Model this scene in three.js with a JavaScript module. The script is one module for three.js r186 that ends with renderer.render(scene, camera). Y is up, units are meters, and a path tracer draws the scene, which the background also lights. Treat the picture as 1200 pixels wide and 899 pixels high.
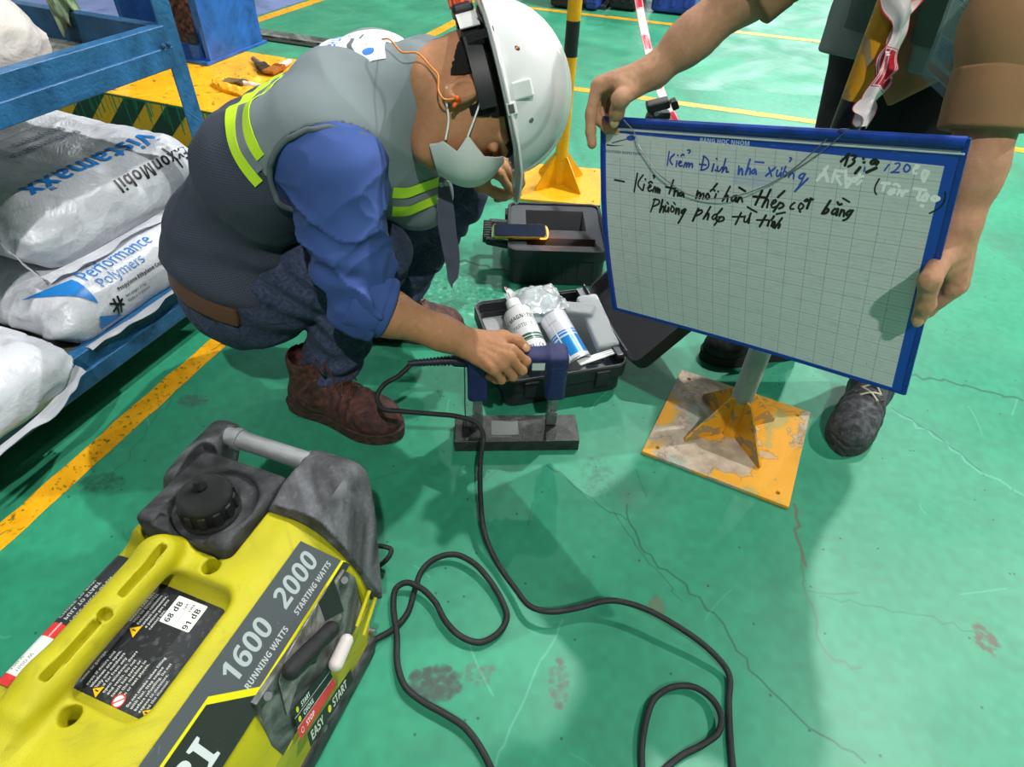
import * as THREE from 'three';
import { RoundedBoxGeometry } from 'three/addons/geometries/RoundedBoxGeometry.js';
import { mergeGeometries, toCreasedNormals } from 'three/addons/utils/BufferGeometryUtils.js';
import { RectAreaLightUniformsLib } from 'three/addons/lights/RectAreaLightUniformsLib.js';

// ---------------------------------------------------------------- camera, sky, lamps, exposure
const scene = new THREE.Scene();
const EYE = 1.2, FOC = 740, PITCH = -0.7370, ROLL = 0.0454;
const camera = new THREE.PerspectiveCamera(2 * Math.atan(449.5 / FOC) * 180 / Math.PI, 1200 / 899, 0.05, 100);
camera.position.set(0, EYE, 0);
camera.rotation.order = 'YXZ';
camera.rotation.set(PITCH, 0, ROLL);
camera.updateMatrixWorld(true);
const renderer = new THREE.WebGLRenderer({ antialias: true });
renderer.toneMapping = THREE.LinearToneMapping;
renderer.toneMappingExposure = 1.36;
renderer.shadowMap.enabled = true;
RectAreaLightUniformsLib.init();
scene.background = new THREE.Color(0.86, 0.93, 1.0);
scene.backgroundIntensity = 3.4;
// high-bay lamps of the hall: [x, z, candela, cone (radians)]
const LAMP_Y = 7.4;
const LAMPS = [
  [2.6, -4.2, 140], [-4.6, -4.6, 26], [1.0, 3.8, 135], [-4.2, 4.6, 16], [0.6, -10.5, 60], [6.6, -2.9, 190], [-5.6, -11, 60], [7, -11.5, 80],
];

// ---------------------------------------------------------------- helpers
const V = (x = 0, y = 0, z = 0) => new THREE.Vector3(x, y, z);
const R3 = Math.PI / 180;
const clamp = (x, a = 0, b = 1) => Math.min(b, Math.max(a, x)), lerp = (a, b, t) => a + (b - a) * t;
const sstep = (a, b, x) => { const t = clamp((x - a) / (b - a)); return t * t * (3 - 2 * t); };
let seedState = 7;
const rnd = () => { seedState = (seedState + 0x6d2b79f5) | 0; let t = Math.imul(seedState ^ (seedState >>> 15), 1 | seedState); t = (t + Math.imul(t ^ (t >>> 7), 61 | t)) ^ t; return ((t ^ (t >>> 14)) >>> 0) / 4294967296; };
const rr = (a, b) => a + (b - a) * rnd();
// the ray through a pixel of the photograph: a point at a height, or at a depth along the lens axis
const rayDir = (x, y) => V((x - 600) / FOC, -(y - 449.5) / FOC, -1).applyQuaternion(camera.quaternion);
const gp = (x, y, h = 0) => { const d = rayDir(x, y); return V(0, EYE, 0).addScaledVector(d, (h - EYE) / d.y); };
const at = (x, y, depth) => V(0, EYE, 0).addScaledVector(rayDir(x, y), depth);
const onZ = (x, y, z) => { const d = rayDir(x, y); return V(0, EYE, 0).addScaledVector(d, z / d.z); };
// smooth 3-D value noise
const NT = new Float32Array(4096); for (let i = 0; i < 4096; i++) NT[i] = rnd() * 2 - 1;
const NP = new Uint16Array(8192); { const p = [...Array(4096).keys()]; for (let i = 4095; i > 0; i--) { const j = Math.floor(rnd() * (i + 1)); [p[i], p[j]] = [p[j], p[i]]; } for (let i = 0; i < 8192; i++) NP[i] = p[i & 4095]; }
const hsh = (i, j, k) => NT[NP[(NP[(NP[i & 4095] + j) & 4095] + k) & 4095]];
function noise(x, y, z = 0) {
  const i = Math.floor(x), j = Math.floor(y), k = Math.floor(z); let u = x - i, v = y - j, w = z - k;
  u = u * u * (3 - 2 * u); v = v * v * (3 - 2 * v); w = w * w * (3 - 2 * w);
  const a = lerp(lerp(hsh(i, j, k), hsh(i + 1, j, k), u), lerp(hsh(i, j + 1, k), hsh(i + 1, j + 1, k), u), v);
  const b = lerp(lerp(hsh(i, j, k + 1), hsh(i + 1, j, k + 1), u), lerp(hsh(i, j + 1, k + 1), hsh(i + 1, j + 1, k + 1), u), v);
  return lerp(a, b, w);
}
const fbm = (x, y, z = 0, n = 4) => { let s = 0, a = 0.5; for (let i = 0; i < n; i++) { s += a * noise(x, y, z + i * 7.3); x *= 2.03; y *= 2.03; z *= 2.03; a *= 0.5; } return s; };

// ---- textures
function canvasTex(w, h, draw, srgb = true) {
  const c = document.createElement('canvas'); c.width = w; c.height = h; draw(c.getContext('2d'), w, h);
  const t = new THREE.CanvasTexture(c); t.wrapS = t.wrapT = THREE.RepeatWrapping; if (srgb) t.colorSpace = THREE.SRGBColorSpace; return t;
}
function pixelTex(n, f, srgb = true) {           // f(u, v, out) writes 0..255 RGB; tile of n x n
  const d = new Uint8Array(n * n * 4), o = [0, 0, 0];
  for (let y = 0; y < n; y++) for (let x = 0; x < n; x++) { f(x / n, y / n, o); const i = (y * n + x) * 4; d[i] = clamp(o[0], 0, 255); d[i + 1] = clamp(o[1], 0, 255); d[i + 2] = clamp(o[2], 0, 255); d[i + 3] = 255; }
  const t = new THREE.DataTexture(d, n, n); t.wrapS = t.wrapT = THREE.RepeatWrapping; t.magFilter = THREE.LinearFilter; if (srgb) t.colorSpace = THREE.SRGBColorSpace; t.needsUpdate = true; return t;
}
const torus = (u, v, s, n = 4) => { const a = u * 6.28318, b = v * 6.28318; return fbm(Math.cos(a) * s + 3, Math.sin(a) * s + Math.cos(b) * s + 5, Math.sin(b) * s, n); };
const rep = (t, m) => { const c = t.clone(); c.repeat.set(1 / m, 1 / m); c.needsUpdate = true; return c; };
const grainT = pixelTex(256, (u, v, o) => { o[0] = o[1] = o[2] = 128 + 150 * torus(u, v, 9, 3) + rr(-30, 30); }, false);
const weaveT = pixelTex(128, (u, v, o) => { const a = Math.sin(u * 6.2832 * 16), b = Math.sin(v * 6.2832 * 16), k = (Math.floor(u * 32) + Math.floor(v * 32)) % 2; o[0] = o[1] = o[2] = 128 + (k ? 60 * Math.abs(a) : -60 * Math.abs(b)) + rr(-16, 16); }, false);
const twillT = pixelTex(256, (u, v, o) => { const a = Math.sin((u + v) * 6.2832 * 40), g = 186 + 34 * a + 80 * torus(u, v, 3) + rr(-26, 26); o[0] = g; o[1] = g; o[2] = g + 4; });
const netT = pixelTex(128, (u, v, o) => { const r = Math.floor(v * 8), x = (u * 8 + (r % 2) * 0.5) % 1 - 0.5, y = (v * 8) % 1 - 0.5, d = Math.hypot(x, y); const g = d < 0.28 ? 150 : 228; o[0] = g; o[1] = g; o[2] = g; });
const dirtT = pixelTex(512, (u, v, o) => { const n = torus(u, v, 1.6, 6), m = torus(v + 0.31, u, 6, 4); const g = 226 + 70 * n - 60 * Math.max(0, m - 0.12); o[0] = g; o[1] = g - 1; o[2] = g - 3; });
const cleanT = pixelTex(512, (u, v, o) => { const n = torus(u, v, 1.6, 5), m = torus(v + 0.31, u, 8, 4); const g = 243 + 24 * n - 50 * Math.max(0, m - 0.2); o[0] = g; o[1] = g; o[2] = g; });
const dustT = pixelTex(512, (u, v, o) => { const n = torus(u, v, 2.2, 6), m = torus(v + 0.31, u, 12, 3); const g = 176 + 150 * n + 60 * Math.max(0, m); o[0] = g; o[1] = g; o[2] = g; });
const hex = (h) => new THREE.Color(h);
function mat(color, roughness = 0.6, o = {}) {
  const { grain, grainSize = 0.06, map, mapSize = 0.4, ...rest } = o;
  const m = new THREE.MeshPhysicalMaterial({ color: hex(color), roughness, ...rest });
  if (grain) { m.bumpMap = rep(rest.bump ?? grainT, grainSize); m.bumpScale = grain; }
  if (map) m.map = map.isFixed ? map : rep(map, mapSize);
  return m;
}
const cloth = (color, o = {}) => { const m = new THREE.MeshPhysicalMaterial({ color: hex(color), roughness: 0.88, sheen: 0.25, sheenRoughness: 0.6, sheenColor: hex('#8a929c'), bumpMap: rep(o.bump ?? weaveT, o.size ?? 0.03), bumpScale: o.depth ?? 0.0003 }); if (o.map) m.map = rep(o.map, o.mapSize ?? 0.06); if (o.double) m.side = THREE.DoubleSide; return m; };

// ---- scene tree
const used = {};
const numbered = (n) => { const k = used[n] = (used[n] ?? -1) + 1; return k ? n + '_' + String(k).padStart(3, '0') : n; };
function tag(o, label, category, group, kind) { if (label) o.userData.label = label; if (category) o.userData.category = category; if (group) o.userData.group = group; if (kind) o.userData.kind = kind; return o; }
function thing(name, label, category, pos = [0, 0, 0], turn = 0, group) {
  const o = new THREE.Group(); o.name = numbered(name); scene.add(o); o.position.set(...(pos.isVector3 ? pos.toArray() : pos)); o.rotation.y = turn; return tag(o, label, category, group);
}
function merge(list) {
  list = [].concat(list); if (list.length === 1) return list[0];
  return mergeGeometries(list.map((g) => { const c = g.index ? g.toNonIndexed() : g.clone(); for (const k of Object.keys(c.attributes)) if (!['position', 'normal', 'uv'].includes(k)) c.deleteAttribute(k); if (!c.attributes.uv) c.setAttribute('uv', new THREE.BufferAttribute(new Float32Array(c.attributes.position.count * 2), 2)); return c; }));
}
function part(name, geos, material, parent, label) {
  const m = new THREE.Mesh(merge(geos), material); m.name = parent === scene ? numbered(name) : name; m.castShadow = m.receiveShadow = true; parent.add(m); if (label) m.userData.label = label; return m;
}
const single = (name, label, category, geos, material, group) => tag(part(name, geos, material, scene), label, category, group);
const struct = (name, geos, material) => tag(part(name, geos, material, scene), null, null, null, 'structure');

// ---- geometry
const M4 = (p, r = [0, 0, 0], s = [1, 1, 1]) => new THREE.Matrix4().compose(V(...p), new THREE.Quaternion().setFromEuler(new THREE.Euler(...r)), V(...s));
const put = (g, p, r, s) => g.applyMatrix4(M4(p, r, s));
function boxUV(g) {                               // uv in metres from the dominant axis of each face
  g = g.index ? g.toNonIndexed() : g; const P = g.attributes.position, n = P.count, uv = new Float32Array(n * 2);
  for (let i = 0; i < n; i += 3) {
    const ax = P.getX(i + 1) - P.getX(i), ay = P.getY(i + 1) - P.getY(i), az = P.getZ(i + 1) - P.getZ(i), bx = P.getX(i + 2) - P.getX(i), by = P.getY(i + 2) - P.getY(i), bz = P.getZ(i + 2) - P.getZ(i);
    const nx = Math.abs(ay * bz - az * by), ny = Math.abs(az * bx - ax * bz), nz = Math.abs(ax * by - ay * bx);
    for (let k = i; k < i + 3; k++) { const x = P.getX(k), y = P.getY(k), z = P.getZ(k); if (ny >= nx && ny >= nz) { uv[k * 2] = x; uv[k * 2 + 1] = z; } else if (nx >= nz) { uv[k * 2] = z; uv[k * 2 + 1] = y; } else { uv[k * 2] = x; uv[k * 2 + 1] = y; } }
  }
  g.setAttribute('uv', new THREE.BufferAttribute(uv, 2)); return g;
}
const box = (w, h, d, p = [0, 0, 0], r, bev = 0.003) => boxUV(put(new RoundedBoxGeometry(w, h, d, 2, Math.min(bev, w / 2.01, h / 2.01, d / 2.01)), p, r));
function bar(a, b, w, h, bev = 0.002, upHint) {   // rectangular bar from a to b, w across, h along the up hint
  const d = V().subVectors(b, a), L = d.length(), z = d.clone().normalize(), u = upHint ? upHint.clone() : (Math.abs(z.y) > 0.95 ? V(1, 0, 0) : V(0, 1, 0)), x = V().crossVectors(u, z).normalize(), y = V().crossVectors(z, x);
  const g = boxUV(new RoundedBoxGeometry(w, h, L, 2, Math.min(bev, w / 2.01, h / 2.01))); g.applyMatrix4(new THREE.Matrix4().makeBasis(x, y, z).setPosition(a.clone().addScaledVector(d, 0.5))); return g;
}
const CR = (pts, closed = false) => new THREE.CatmullRomCurve3(pts, closed, 'centripetal');
const scaleUV = (g, a, b) => { const U = g.attributes.uv; for (let i = 0; i < U.count; i++) U.setXY(i, U.getX(i) * a, U.getY(i) * b); return g; };
const tube = (pts, r, n = 64, sides = 10, closed = false) => { const c = pts.isCurve || pts.getPoint ? pts : CR(pts, closed); return scaleUV(new THREE.TubeGeometry(c, n, r, sides, closed), c.getLength(), 6.283 * r); };
function rod(a, b, r0, r1 = r0, sides = 24, open = false) {
  const d = V().subVectors(b, a), L = d.length(), g = scaleUV(new THREE.CylinderGeometry(r1, r0, L, sides, 1, open), 6.283 * r0, L);
  return g.applyMatrix4(new THREE.Matrix4().compose(a.clone().addScaledVector(d, 0.5), new THREE.Quaternion().setFromUnitVectors(V(0, 1, 0), d.normalize()), V(1, 1, 1)));
}
const lathe = (pts, sides = 40) => new THREE.LatheGeometry(pts.map((p) => new THREE.Vector2(...p)), sides);
function prism(pts, depth, bev = 0) {             // outline in x, y extruded along z, centred
  const s = new THREE.Shape(pts.map((p) => new THREE.Vector2(...p)));
  return new THREE.ExtrudeGeometry(s, { depth: depth - 2 * bev, bevelEnabled: bev > 0, bevelThickness: bev, bevelSize: bev, bevelOffset: -bev, bevelSegments: 2 }).translate(0, 0, -depth / 2 + bev);
}
const frame = (o, x, y, z) => new THREE.Matrix4().makeBasis(x, y, z).setPosition(o);
function grid(nu, nv, f) {                        // f(u, v) -> Vector3
  const g = new THREE.PlaneGeometry(1, 1, nu, nv), P = g.attributes.position, U = g.attributes.uv;
  for (let i = 0; i < P.count; i++) P.setXYZ(i, ...f(U.getX(i), U.getY(i)).toArray());
  g.computeVertexNormals(); return g;
}
function slab(nu, nv, f, thick) {                 // a curved sheet with thickness
  const a = grid(nu, nv, f), N = a.attributes.normal, b = a.clone(), P = b.attributes.position;
  for (let i = 0; i < P.count; i++) P.setXYZ(i, P.getX(i) - N.getX(i) * thick, P.getY(i) - N.getY(i) * thick, P.getZ(i) - N.getZ(i) * thick);
  const ix = b.index.array; for (let i = 0; i < ix.length; i += 3) [ix[i], ix[i + 1]] = [ix[i + 1], ix[i]];
  b.computeVertexNormals();
  const rim = [], A = a.attributes.position, row = nu + 1, idx = [];
  for (let i = 0; i < nu; i++) idx.push([i, i + 1], [nv * row + i + 1, nv * row + i]);
  for (let j = 0; j < nv; j++) idx.push([(j + 1) * row, j * row], [j * row + nu, (j + 1) * row + nu]);
  for (const [i, j] of idx) { const q = [V().fromBufferAttribute(A, i), V().fromBufferAttribute(A, j), V().fromBufferAttribute(P, j), V().fromBufferAttribute(P, i)]; for (const k of [0, 1, 2, 0, 2, 3]) rim.push(...q[k].toArray()); }
  const e = new THREE.BufferGeometry(); e.setAttribute('position', new THREE.Float32BufferAttribute(rim, 3)); e.setAttribute('uv', new THREE.Float32BufferAttribute(new Float32Array(rim.length / 3 * 2), 2)); e.computeVertexNormals();
  return merge([a, b, e]);
}

// ---- signed distance modelling
const smin = (a, b, k) => { const h = Math.max(k - Math.abs(a - b), 0) / k; return Math.min(a, b) - h * h * k * 0.25; };
const smax = (a, b, k) => -smin(-a, -b, k);
function cap(a, b, ra, rb = ra) {
  const ax = a.x, ay = a.y, az = a.z, dx = b.x - ax, dy = b.y - ay, dz = b.z - az, q = 1 / (dx * dx + dy * dy + dz * dz + 1e-12);
  return (x, y, z) => { const px = x - ax, py = y - ay, pz = z - az, t = clamp((px * dx + py * dy + pz * dz) * q), u = px - dx * t, v = py - dy * t, w = pz - dz * t; return Math.sqrt(u * u + v * v + w * w) - (ra + (rb - ra) * t); };
}
const ell = (c, r) => (x, y, z) => { const a = (x - c.x) / r.x, b = (y - c.y) / r.y, d = (z - c.z) / r.z, k0 = Math.sqrt(a * a + b * b + d * d), k1 = Math.sqrt((a / r.x) ** 2 + (b / r.y) ** 2 + (d / r.z) ** 2); return k1 < 1e-9 ? -Math.min(r.x, r.y, r.z) : k0 * (k0 - 1) / k1; };
const rbox = (c, h, r) => (x, y, z) => { const a = Math.abs(x - c.x) - h.x + r, b = Math.abs(y - c.y) - h.y + r, d = Math.abs(z - c.z) - h.z + r, A = Math.max(a, 0), B = Math.max(b, 0), D = Math.max(d, 0); return Math.sqrt(A * A + B * B + D * D) + Math.min(Math.max(a, b, d), 0) - r; };
const half = (p, n) => (x, y, z) => (x - p.x) * n.x + (y - p.y) * n.y + (z - p.z) * n.z;   // negative behind the plane
function moved(f, m) { const e = m.clone().invert().elements; return (x, y, z) => f(e[0] * x + e[4] * y + e[8] * z + e[12], e[1] * x + e[5] * y + e[9] * z + e[13], e[2] * x + e[6] * y + e[10] * z + e[14]); }
const union = (k, ...fs) => { fs = fs.flat(); return (x, y, z) => { let d = fs[0](x, y, z); for (let i = 1; i < fs.length; i++) d = smin(d, fs[i](x, y, z), k); return d; }; };
const cut = (a, b, k = 0.003) => (x, y, z) => smax(a(x, y, z), -b(x, y, z), k);
const meet = (a, b, k = 0.003) => (x, y, z) => smax(a(x, y, z), b(x, y, z), k);
const grow = (f, d) => (x, y, z) => f(x, y, z) - d;
const shell = (f, t, k = 0.001) => (x, y, z) => { const d = f(x, y, z); return Math.max(d, -d - t); };
const gradient = (f, p, e = 0.0015) => V(f(p.x + e, p.y, p.z) - f(p.x - e, p.y, p.z), f(p.x, p.y + e, p.z) - f(p.x, p.y - e, p.z), f(p.x, p.y, p.z + e) - f(p.x, p.y, p.z - e));
function solid(f, lo, hi, cell, o = {}) {         // surface nets, then each vertex drawn onto the surface
  const nx = Math.ceil((hi.x - lo.x) / cell) + 1, ny = Math.ceil((hi.y - lo.y) / cell) + 1, nz = Math.ceil((hi.z - lo.z) / cell) + 1, F = new Float32Array(nx * ny * nz), B = 6, id = (i, j, k) => (k * ny + j) * nx + i;
  for (let k0 = 0; k0 < nz; k0 += B) for (let j0 = 0; j0 < ny; j0 += B) for (let i0 = 0; i0 < nx; i0 += B) {
    const c = f(lo.x + (i0 + B / 2) * cell, lo.y + (j0 + B / 2) * cell, lo.z + (k0 + B / 2) * cell), far = Math.abs(c) > cell * B * (o.slack ?? 1.35);
    for (let k = k0; k < Math.min(nz, k0 + B); k++) for (let j = j0; j < Math.min(ny, j0 + B); j++) for (let i = i0; i < Math.min(nx, i0 + B); i++) F[id(i, j, k)] = far ? c : f(lo.x + i * cell, lo.y + j * cell, lo.z + k * cell);
  }
  const VI = new Int32Array(nx * ny * nz).fill(-1), pos = [], ix = [], C = [[0, 0, 0], [1, 0, 0], [0, 1, 0], [1, 1, 0], [0, 0, 1], [1, 0, 1], [0, 1, 1], [1, 1, 1]], E = [[0, 1], [2, 3], [4, 5], [6, 7], [0, 2], [1, 3], [4, 6], [5, 7], [0, 4], [1, 5], [2, 6], [3, 7]], v8 = new Float32Array(8);
  for (let k = 0; k < nz - 1; k++) for (let j = 0; j < ny - 1; j++) for (let i = 0; i < nx - 1; i++) {
    let neg = 0; for (let c = 0; c < 8; c++) { v8[c] = F[id(i + C[c][0], j + C[c][1], k + C[c][2])]; if (v8[c] < 0) neg++; }
    if (!neg || neg === 8) continue;
    let x = 0, y = 0, z = 0, n = 0;
    for (const [a, b] of E) if (v8[a] < 0 !== v8[b] < 0) { const t = v8[a] / (v8[a] - v8[b]); x += C[a][0] + (C[b][0] - C[a][0]) * t; y += C[a][1] + (C[b][1] - C[a][1]) * t; z += C[a][2] + (C[b][2] - C[a][2]) * t; n++; }
    let p = V(lo.x + (i + x / n) * cell, lo.y + (j + y / n) * cell, lo.z + (k + z / n) * cell);
    if (o.snap !== 0) { const q = p.clone(); for (let s = 0; s < 2; s++) { const d = f(q.x, q.y, q.z), g = gradient(f, q, cell * 0.2).divideScalar(cell * 0.4), l = g.lengthSq(); if (l > 0.05) q.addScaledVector(g, -d / l); } if (q.distanceTo(p) < cell) p = q; }
    VI[id(i, j, k)] = pos.length / 3; pos.push(p.x, p.y, p.z);
  }
  const quad = (a, b, c, d, flip) => { if (a < 0 || b < 0 || c < 0 || d < 0) return; flip ? ix.push(a, c, b, a, d, c) : ix.push(a, b, c, a, c, d); };
  for (let k = 1; k < nz - 1; k++) for (let j = 1; j < ny - 1; j++) for (let i = 1; i < nx - 1; i++) {
    const s = F[id(i, j, k)] < 0;
    if (s !== F[id(i + 1, j, k)] < 0) quad(VI[id(i, j - 1, k - 1)], VI[id(i, j, k - 1)], VI[id(i, j, k)], VI[id(i, j - 1, k)], !s);
    if (s !== F[id(i, j + 1, k)] < 0) quad(VI[id(i - 1, j, k - 1)], VI[id(i - 1, j, k)], VI[id(i, j, k)], VI[id(i, j, k - 1)], !s);
    if (s !== F[id(i, j, k + 1)] < 0) quad(VI[id(i - 1, j - 1, k)], VI[id(i, j - 1, k)], VI[id(i, j, k)], VI[id(i - 1, j, k)], !s);
  }
  let g = new THREE.BufferGeometry(); g.setAttribute('position', new THREE.Float32BufferAttribute(pos, 3)); g.setIndex(ix);
  const nor = new Float32Array(pos.length), p = V();
  for (let i = 0; i < pos.length; i += 3) { p.set(pos[i], pos[i + 1], pos[i + 2]); const n = gradient(f, p, o.eps ?? cell * 0.35).normalize(); nor[i] = n.x; nor[i + 1] = n.y; nor[i + 2] = n.z; }
  g.setAttribute('normal', new THREE.BufferAttribute(nor, 3));
  if (o.crease) { g.deleteAttribute('normal'); g = toCreasedNormals(g, o.crease); }
  if (o.color) { const q = g.attributes.position, col = new Float32Array(q.count * 3), c = new THREE.Color(); for (let i = 0; i < q.count; i++) { c.set(1, 1, 1); o.color(q.getX(i), q.getY(i), q.getZ(i), c); col[i * 3] = c.r; col[i * 3 + 1] = c.g; col[i * 3 + 2] = c.b; } g.setAttribute('color', new THREE.BufferAttribute(col, 3)); }
  return o.uv === false ? g : boxUV(g);
}
function around(pts, pad) { const b = new THREE.Box3().setFromPoints(pts).expandByScalar(pad); return [b.min, b.max]; }
// a printed patch laid onto a modelled surface: centre, half-vectors U and V, looking along -N
function patch(f, c, U, W, N, nu = 12, nv = 8, lift = 0.001, reach = 0.12) {
  N = N.clone().normalize();
  return grid(nu, nv, (u, v) => { const p = c.clone().addScaledVector(U, u * 2 - 1).addScaledVector(W, v * 2 - 1).addScaledVector(N, reach); for (let s = 0; s < 60; s++) { const d = f(p.x, p.y, p.z) - lift; if (d < 0.0002) break; p.addScaledVector(N, -Math.min(d, 0.02) * 0.8); } return p; });
}
const march = (f, p, dir, lift) => { for (let s = 0; s < 80; s++) { const d = f(p.x, p.y, p.z) - lift; if (d < 0.0002) break; p.addScaledVector(dir, Math.min(d, 0.02) * 0.8); } return p; };
const printMat = (t, roughness = 0.5, o = {}) => { const m = new THREE.MeshPhysicalMaterial({ map: t, roughness, ...o }); return m; };
const inkMat = (t, roughness = 0.5) => new THREE.MeshPhysicalMaterial({ map: t, roughness, transparent: true, alphaTest: 0.35 });

// ================================================================ the hall
const AX = V(0.316, 0, -0.949), CX = V(0.949, 0, 0.316);          // floor lines run along AX and CX
const GREEN = [48, 141, 108];
const FX0 = -2.3, FX1 = 2.3, FZ0 = -4.0, FZ1 = 0.6;
{
  const N = 2048, scuffs = [];
  const cover = (x, z) => { // painted epoxy: slow tone, mottling, fine grime
    const a = fbm(x * 0.9 + 9, z * 0.9, 1, 4), b = fbm(x * 5, z * 5, 3, 3), c = noise(x * 60, z * 60, 2);
    return 1 + 0.09 * a + 0.07 * b + 0.045 * c;
  };
  const near = canvasTex(N, N, (g) => {
    const im = g.createImageData(N, N), d = im.data;
    for (let j = 0; j < N; j++) for (let i = 0; i < N; i++) {
      const x = FX0 + (FX1 - FX0) * i / N, z = FZ0 + (FZ1 - FZ0) * j / N, k = cover(x, z); let r = GREEN[0] * k + 8 * fbm(x * 2, z * 2, 5, 3), gg = GREEN[1] * k, b = GREEN[2] * k;
      const sp = hsh(i >> 1, j >> 1, 5); if (sp > 0.996) { r *= 0.55; gg *= 0.6; b *= 0.6; } else if (sp < -0.9996) { r += 60; gg += 40; b += 45; }
      const st = Math.max(0, fbm(x * 3.1 + 4, z * 3.1, 8, 5) - 0.30) * 1.1; r = lerp(r, 70, st); gg = lerp(gg, 92, st); b = lerp(b, 78, st);
      const o = (j * N + i) * 4; d[o] = r; d[o + 1] = gg; d[o + 2] = b; d[o + 3] = 255;
    }
    g.putImageData(im, 0, 0);
    const X = (p) => [(p.x - FX0) / (FX1 - FX0) * N, (p.z - FZ0) / (FZ1 - FZ0) * N];
    const crack = (pts, w, col, jag = 4) => { g.strokeStyle = col; g.lineWidth = w; g.beginPath(); let prev = null; for (const [x, y] of pts) { const q = X(gp(x, y)); if (prev) { const n = Math.max(2, Math.round(Math.hypot(q[0] - prev[0], q[1] - prev[1]) / 9)); for (let k = 1; k <= n; k++) g.lineTo(lerp(prev[0], q[0], k / n) + rr(-jag, jag) * (k < n), lerp(prev[1], q[1], k / n) + rr(-jag, jag) * (k < n)); } else g.moveTo(...q); prev = q; } g.stroke(); };
    const D = 'rgba(18,66,52,0.6)', P = 'rgba(150,205,190,0.28)';
    crack([[735, 590], [750, 640], [820, 700], [860, 755], [890, 795], [930, 835], [960, 860], [1015, 895]], 1.6, D);
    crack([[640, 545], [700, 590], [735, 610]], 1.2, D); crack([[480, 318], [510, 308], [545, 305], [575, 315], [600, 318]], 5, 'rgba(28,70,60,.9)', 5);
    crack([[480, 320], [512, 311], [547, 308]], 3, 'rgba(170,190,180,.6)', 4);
    crack([[1040, 440], [1090, 443], [1150, 458], [1200, 470]], 4, 'rgba(25,85,70,.7)', 5); crack([[1045, 480], [1100, 515], [1150, 555], [1199, 580]], 3, P, 4); crack([[1045, 478], [1100, 512], [1150, 552]], 1.5, D, 3);
    crack([[930, 590], [938, 640], [945, 665]], 3, 'rgba(110,70,60,.6)', 3); crack([[940, 650], [955, 720], [968, 765], [990, 775], [1010, 782]], 2, 'rgba(95,80,70,.45)', 5); crack([[660, 725], [610, 830], [580, 899]], 1.5, P, 2);
    crack([[720, 600], [760, 660], [800, 705]], 1, D); crack([[960, 700], [1070, 720], [1140, 740]], 1.2, 'rgba(20,80,60,.4)', 4); crack([[250, 400], [200, 470], [130, 560]], 1, 'rgba(20,80,60,.5)', 5);
    for (let k = 0; k < 260; k++) { g.strokeStyle = rnd() < 0.5 ? 'rgba(15,70,52,0.35)' : 'rgba(150,210,190,0.3)'; g.lineWidth = rr(0.6, 1.6); const x = rr(0, N), y = rr(0, N), a = rr(0, 6.28), l = rr(4, 60); g.beginPath(); g.moveTo(x, y); g.quadraticCurveTo(x + Math.cos(a) * l / 2 + rr(-6, 6), y + Math.sin(a) * l / 2 + rr(-6, 6), x + Math.cos(a) * l, y + Math.sin(a) * l); g.stroke(); }
    const blot = (px, py, rx, ry, col, n) => { const [cx, cy] = X(gp(px, py)); g.fillStyle = col; for (let k = 0; k < n; k++) { const a = rr(0, 6.28), q = Math.sqrt(rnd()); g.beginPath(); g.arc(cx + Math.cos(a) * rx * q, cy + Math.sin(a) * ry * q, rr(0.6, 3.2), 0, 7); g.fill(); } };
    blot(510, 800, 22, 14, 'rgba(60,70,64,0.25)', 420); blot(560, 790, 14, 10, 'rgba(95,85,75,.3)', 30); blot(225, 470, 18, 10, 'rgba(70,90,80,.2)', 160); blot(120, 565, 24, 12, 'rgba(40,80,65,.2)', 160); blot(1155, 750, 10, 14, 'rgba(90,70,60,.45)', 60); blot(655, 800, 8, 20, 'rgba(80,80,70,.35)', 60); blot(700, 560, 18, 30, 'rgba(30,90,70,.15)', 160); blot(770, 710, 6, 10, 'rgba(90,100,80,.5)', 40);
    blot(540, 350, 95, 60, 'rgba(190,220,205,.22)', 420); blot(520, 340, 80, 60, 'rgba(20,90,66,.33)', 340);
  });
  const bump = pixelTex(1024, (u, v, o) => {     // ripples of worn paint in front of the open case, slight orange peel elsewhere
    const x = FX0 + (FX1 - FX0) * u, z = FZ0 + (FZ1 - FZ0) * v, c = V(-0.24, 0, -1.78), q = Math.exp(-(((x - c.x) / 0.22) ** 2 + ((z - c.z) / 0.2) ** 2) * 1.4);
    o[0] = o[1] = o[2] = 128 + 26 * fbm(x * 6, z * 6, 2, 3) + 110 * q * (Math.abs(fbm(x * 26, z * 26, 9, 3)) * 2 - 0.3);
  }, false);
  const rough = pixelTex(512, (u, v, o) => { const x = FX0 + (FX1 - FX0) * u, z = FZ0 + (FZ1 - FZ0) * v; o[0] = o[1] = o[2] = 255 * clamp(0.47 + 0.24 * fbm(x * 2.2, z * 2.2, 4, 5), 0.3, 0.85); }, false);
  for (const t of [bump, rough]) t.flipY = false;
  const farT = pixelTex(512, (u, v, o) => { const n = 1 + 0.22 * torus(u, v, 1.5, 5) + 0.08 * torus(v, u, 7, 3); o[0] = GREEN[0] * n + 4; o[1] = GREEN[1] * n; o[2] = GREEN[2] * n; });
  const farR = pixelTex(256, (u, v, o) => { o[0] = o[1] = o[2] = 255 * clamp(0.46 + 0.3 * torus(u, v, 2.2, 5), 0.25, 0.8); }, false);
  const q = (x0, x1, z0, z1, own) => { const g = new THREE.PlaneGeometry(x1 - x0, z1 - z0).rotateX(-Math.PI / 2).translate((x0 + x1) / 2, 0, (z0 + z1) / 2); if (!own) { const U = g.attributes.uv, P = g.attributes.position; for (let i = 0; i < 4; i++) U.setXY(i, P.getX(i), P.getZ(i)); } return g; };
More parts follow.
